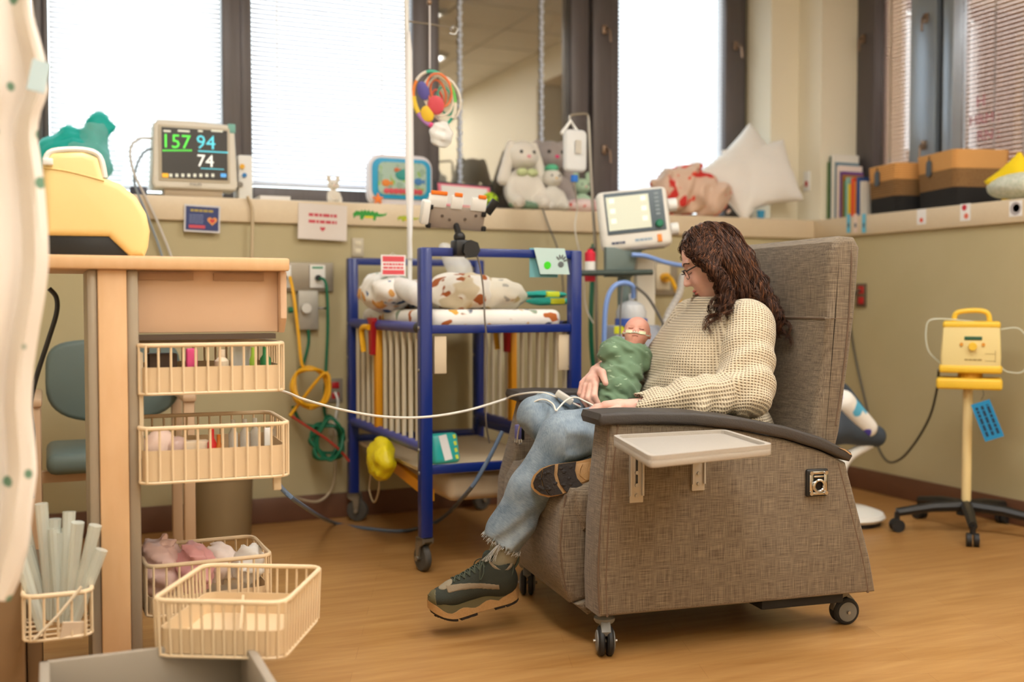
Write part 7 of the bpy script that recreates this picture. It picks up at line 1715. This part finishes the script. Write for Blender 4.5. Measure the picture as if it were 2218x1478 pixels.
woven('larger black, brown and tan woven basket under the right-hand window', Q_(2066, 400, 3.995), .34, .30, Q_(2066, 322, 3.995).z, math.radians(14))
c = Q_(2200, 392, 4.06); c.z = ZL + .085
solo('yellow_cushion', pillow(c, frame_M((0, 0, 0), (.25, -.75, .62), (-.3, .55, .8)), .105, .10, .045, None, ''), mat('yellow_fleece', 'f2d010', .8), 'bright yellow cushion squeezed behind the knitted one', 'cushion')
c = Q_(2210, 405, 4.06); c.z = ZL + .065
solo('knit_cushion', lump(c, (.1, .17, .062), .010, .003, 60), mat('pale_sage_knit', 'dcdccb', .95, var=(70, 'b4bea6', .7), bump=(140, .8)), 'pale sage bobbly knitted cushion at the right end of the ledge', 'cushion')
XF = XR - .0235
def front_card(px, py, w, h, lab, cat, dots, m=M_sign):
    q = Q_(px, py, XF); t = thing('ledge_card', lab, cat, (q.x, q.y, q.z - h / 2)); M = frame_M(q, (0, -1, 0), (0, 0, 1)); obj('card', flat(M, w, h, .001), m, t)
    for c, x, y_, r in dots: obj('mark', B().cyl(M @ Vector((x, y_, .0006)), M @ Vector((x, y_, .0014)), r, n=14), mat('mark_' + c, c, .5), t)
front_card(1996, 470, .06, .075, 'white card with a red-orange dot on the right-hand ledge front', 'card', [('e04a2c', 0, -.016, .011)])
front_card(2091, 460, .062, .08, 'white card with red rose and coral print on the right-hand ledge front', 'card', [('d02a3c', -.006, .022, .014), ('e87860', .006, -.018, .013)])
front_card(2200, 452, .07, .07, 'pale grey spiral ornament taped to the right-hand ledge front', 'ornament', [('b4acac', 0, .0, .03), ('eceae8', .004, .002, .018), ('a9a2a4', .004, .002, .008)])
for k, (px, c) in enumerate(((1838, '6cc0dc'), (1853, 'f0d8c8'), (1871, '6cc0dc'))):
    q = Q_(px, 484, XF - .001); M = frame_M(q, (0, -1, 0), (0, (.12, -.08, .05)[k], 1)); mb = flat(M, .028, .1, .001); t = thing('ribbon_tag', ('left blue ribbon tag hanging on the ledge below the books', 'peach ribbon tag between the two blue ones', 'right blue ribbon tag hanging on the ledge below the books')[k], 'ribbon', (q.x, q.y, q.z - .05), group='ribbon tags below the books'); obj('strip', mb, mat('ribbon_' + c, c, .6), t); obj('print', flat(offM(M, 0, -.01, .001), .014, .022, .0006), mat('ribbon_print', '4a5a6a', .6), t)
# outlets on the pier and right wall
q = Q_(1748, 393, 3.998); t = thing('wall_outlet', 'white outlet with red socket on the cream pier above the ledge', 'outlet', (q.x, q.y, q.z - .06)); obj('plate', B().box(q, (.008, .055, .115), bev=.003), M_white, t); obj('socket', B().box(q + Vector((-.005, 0, -.015)), (.004, .022, .03), bev=.002), mat('socket_red', 'b81c24'), t)
cable('pier_wire', [q + Vector((-.006, .02, -.02)), q + Vector((-.02, .07, -.06)), q + Vector((-.02, .09, -.12)), q + Vector((-.015, .085, -.17))], .003, mat('beige_cord', 'cbb795'), 'thin wire curling from the pier outlet down to the ledge', chair=False)
q = Q_(1865, 640, XR - .006); t = thing('wall_outlet', 'steel outlet with red sockets on the right wall beside the recliner', 'outlet', (q.x, q.y, q.z - .06)); obj('plate', B().box(q, (.01, .075, .125), bev=.003), mat('outlet_brown', '6e5c4c', .4, metal=.4), t)
for s_ in (-1, 1): obj('socket', B().box(q + Vector((-.006, -.005, s_ * .028)), (.006, .04, .04), bev=.003), mat('socket_red', 'b81c24'), t)
_px = P(2094, 1000, 3.44).x; _va = math.atan2(_px, 3.44)
PM0 = Matrix(((math.cos(_va), math.sin(_va), 0, _px), (-math.sin(_va), math.cos(_va), 0, 3.44), (0, 0, 1, 0), (0, 0, 0, 1)))
cable('power_cable', [q + Vector((-.01, -.005, .028)), Q_(1850, 640, XR - .06), Q_(1842, 690, XR - .05), Q_(1850, 760, XR - .03), Q_(1872, 860, XR - .03), Q_(1895, 950, XR - .05), Q_(1920, 998, XR - .10), Q_(1950, 995, XR - .16), Q_(1985, 955, XR - .22), Q_(2015, 900, XR - .27), Q_(2030, 840, XR - .32), PM0 @ Vector((-.118, -.03, P(2094, 803, 3.44).z))], .006, mat('grey_black_cord', '4a463c', .5), 'dark power cord drooping from the red wall outlet to the yellow pump', chair=False)
# ---------------------------------------------------------------- yellow pump on its five-star stand
pc = BZ(2087, 1150, 0.06); pc = Vector((3.60, 3.37, 0)); DY = 3.37
pz = lambda py: P(2090, py, DY).z
pX = P(2094, 1000, DY + .07).x; pc = Vector((pX, DY + .07, 0))
t = thing('pump_stand', 'cream pole on a black five-legged wheeled base by the right wall', 'stand', pc)
obj('pole', B().cyl((pX, DY + .07, .12), (pX, DY + .07, pz(832)), .02, n=22), mat('cream_pole', 'f0d79c', .4), t)
obj('hub', B().cyl((pX, DY + .07, .075), (pX, DY + .07, .135), .04, .03, n=20), M_black, t)
fd = math.atan2(-DY, -pX)
for k in range(5):
    a = fd + .10 + k * 2 * PI / 5; d = Vector((math.cos(a), math.sin(a), 0)); e = pc + d * .30
    lg = obj('base_leg', B().tube([pc + Vector((0, 0, .115)), pc + d * .15 + Vector((0, 0, .108)), e + Vector((0, 0, .085))], [.026, .019], 8), M_black, t)
    wn = d.cross(Vector((0, 0, 1)))
    for s_ in (-1, 1): obj('wheel', B().cyl(e + wn * s_ * .005 + Vector((0, 0, .028)), e + wn * s_ * .024 + Vector((0, 0, .028)), .028, n=20), M_tyre, lg)
    obj('wheel_hood', B().cyl(e + Vector((0, 0, .05)), e + Vector((0, 0, .085)), .012, n=10), M_black, lg)
M_py, M_pc = mat('pump_yellow', 'f2c53a', .45), mat('pump_cream', 'ecd796', .45)
va = math.atan2(pX, DY + .07)                                 # the pump is turned to face the room
PM = Matrix(((math.cos(va), math.sin(va), 0, pX), (-math.sin(va), math.cos(va), 0, DY + .07), (0, 0, 1, 0), (0, 0, 0, 1)))
pz = lambda py: P(2094, py, DY + .07).z
def pw(mb): mb.v = [tuple(PM @ Vector(p)) for p in mb.v]; return mb
obj('shelf', pw(B().bb((-.127, -.08, pz(842)), (.135, .08, pz(818)), .012, 3)), M_py, t)
t = thing('breast_pump', 'yellow and cream portable pump with carrying handle on the wheeled stand', 'pump', (pX, DY + .07, pz(818)))
x0, x1 = -.112, .128; cxp = .008; yf = -.07
obj('foot', pw(B().cyl((cxp, 0, pz(818)), (cxp, 0, pz(804)), .05, n=24)), mat('pump_amber', 'd8a028', .5), t)
obj('body', pw(B().prism([(x0 + .002, pz(800)), (x1 - .002, pz(800)), (x1, pz(770)), (x1 - .006, pz(702)), (x0 + .010, pz(702)), (x0, pz(770))], yf, .07, 'y', bev=.012, seg=3)), M_pc, t)
obj('base_band', pw(B().bb((x0 - .005, yf - .005, pz(807)), (x1 + .005, .075, pz(790)), .010, 3)), M_py, t)
obj('top_band', pw(B().bb((x0 + .008, yf - .002, pz(711)), (x1 - .004, .072, pz(696)), .010, 3)), M_py, t)
obj('handle', pw(B().tube([(-.06, 0, pz(700)), (-.055, 0, pz(682)), (-.03, 0, pz(675)), (.04, 0, pz(673)), (.075, 0, pz(680)), (.082, 0, pz(700))], .011, 10, k=4)), M_py, t)
obj('display', pw(B().box((.018, yf - .001, pz(732)), (.07, .004, .016), bev=.002)), mat('lcd_green', '2c5c44', .3), t)
obj('dial', pw(B().cyl((.016, yf, pz(749)), (.016, yf - .02, pz(749)), .017, n=20)), M_py, t)
for px in (-.028, .058): obj('button', pw(B().cyl((px, yf, pz(745)), (px, yf - .006, pz(745)), .007, n=14)), mat('button_orange', 'e0962c', .5), t)
obj('panel_print', pw(greek(frame_M((.02, yf - .0015, pz(778)), (1, 0, 0), (0, 0, 1)), 1, .07, .006, .01, 5)), mat('print_tan', 'a48a50', .5), t)
obj('panel_rule', pw(B().box((.085, yf - .0008, pz(765)), (.04, .001, .002)).box((.085, yf - .0008, pz(780)), (.04, .001, .002)).box((.105, yf - .0008, pz(770)), (.002, .001, .05))), mat('print_tan', 'a48a50'), t)
hm = frame_M((.078, yf - .02, pz(905)), (1, 0, .38), (-.38, 0, 1))
t = thing('hang_tag', 'blue card tag with dark writing hanging from the pump stand', 'tag', PM @ Vector((.085, yf - .02, pz(958))))
obj('card', pw(flat(hm, .078, .165, .0015)), mat('tag_blue', '168ac0', .5), t)
tm = greek(offM(hm, 0, 0, .001) @ Euler((0, 0, PI / 2)).to_matrix().to_4x4() @ Matrix.Translation((0, .022, 0)), 3, .13, .011, .022, 12); obj('writing', pw(tm), mat('tag_ink', '0e3450', .5), t)
obj('string', pw(B().tube([(.058, yf - .002, pz(838)), (.062, yf - .018, pz(852)), (.052, yf - .02, pz(862))], .0012, 5)), M_black, t)
cable('pump_tubing', [PM @ Vector(q) for q in ((x1 - .005, 0, pz(792)), (x1 + .03, -.01, pz(804)), (x1 + .09, -.01, pz(800)), (x1 + .11, 0, pz(752)), (x1 + .07, 0, pz(712)), (x1 - .008, 0, pz(714)))], .0035, clear('clear_tube', 'e6ead8', .35), 'clear tubing at the right side of the pump', chair=False)
cable('pump_tubing', [PM @ Vector(q) for q in ((.02, 0, pz(697)), (x0 - .03, -.02, pz(692)), (x0 - .06, -.02, pz(716)), (x0 - .05, -.02, pz(760)), (x0 - .002, 0, pz(788)))], .0035, clear('clear_tube', 'e6ead8', .35), 'clear tubing curving off the left side of the pump', chair=False)
# baby bouncer behind the recliner
t = thing('baby_bouncer', 'grey and white baby bouncer seat behind the recliner by the right wall', 'baby bouncer', BZ(1880, 1082, 0))
BYy = 3.75
bw = lambda px, py: P(px, py, BYy)
obj('floor_ring', B().lathe([(.16, 0), (.17, .012), (.16, .03), (.10, .05), (.03, .055)], (bw(1850, 1075).x, BYy + .05, .022), 36), M_white, t)
obj('rubber_foot', B().cyl((bw(1850, 1075).x, BYy + .05, 0), (bw(1850, 1075).x, BYy + .05, .024), .15, n=36), M_black, t)
obj('seat_shell', smb(lambda Q: blend([rc(bw(1895, 945), bw(1800, 925), .05, .07), rc(bw(1800, 925), bw(1780, 850), .07, .06)], .05)(Q), tuple(bw(1800, 900) - Vector((.3, .15, .2))), tuple(bw(1800, 900) + Vector((.32, .15, .3))), .01), mat('bouncer_grey', '3e4854', .7), t)
obj('support_arm', B().tube([(bw(1850, 1075).x, BYy + .05, .06), bw(1820, 1030), bw(1838, 990), bw(1885, 962)], [.03, .022], 12, k=5), M_white, t)
obj('lining', smb(lambda Q: rc(bw(1868, 925) + Vector((0, -.03, 0)), bw(1815, 870) + Vector((0, -.03, 0)), .045, .055)(Q), tuple(bw(1840, 900) - Vector((.2, .15, .2))), tuple(bw(1840, 900) + Vector((.2, .15, .2))), .009), print_mat('bouncer_print', 'f2efe8', [('5ab4d8', 9, .56, 2), ('5048b8', 12, .6, 6)]), t)
obj('rim', B().tube([bw(1890, 945), bw(1868, 895), bw(1832, 845), bw(1810, 830)], .02, 10, k=5), mat('bouncer_grey', '3e4854'), t)
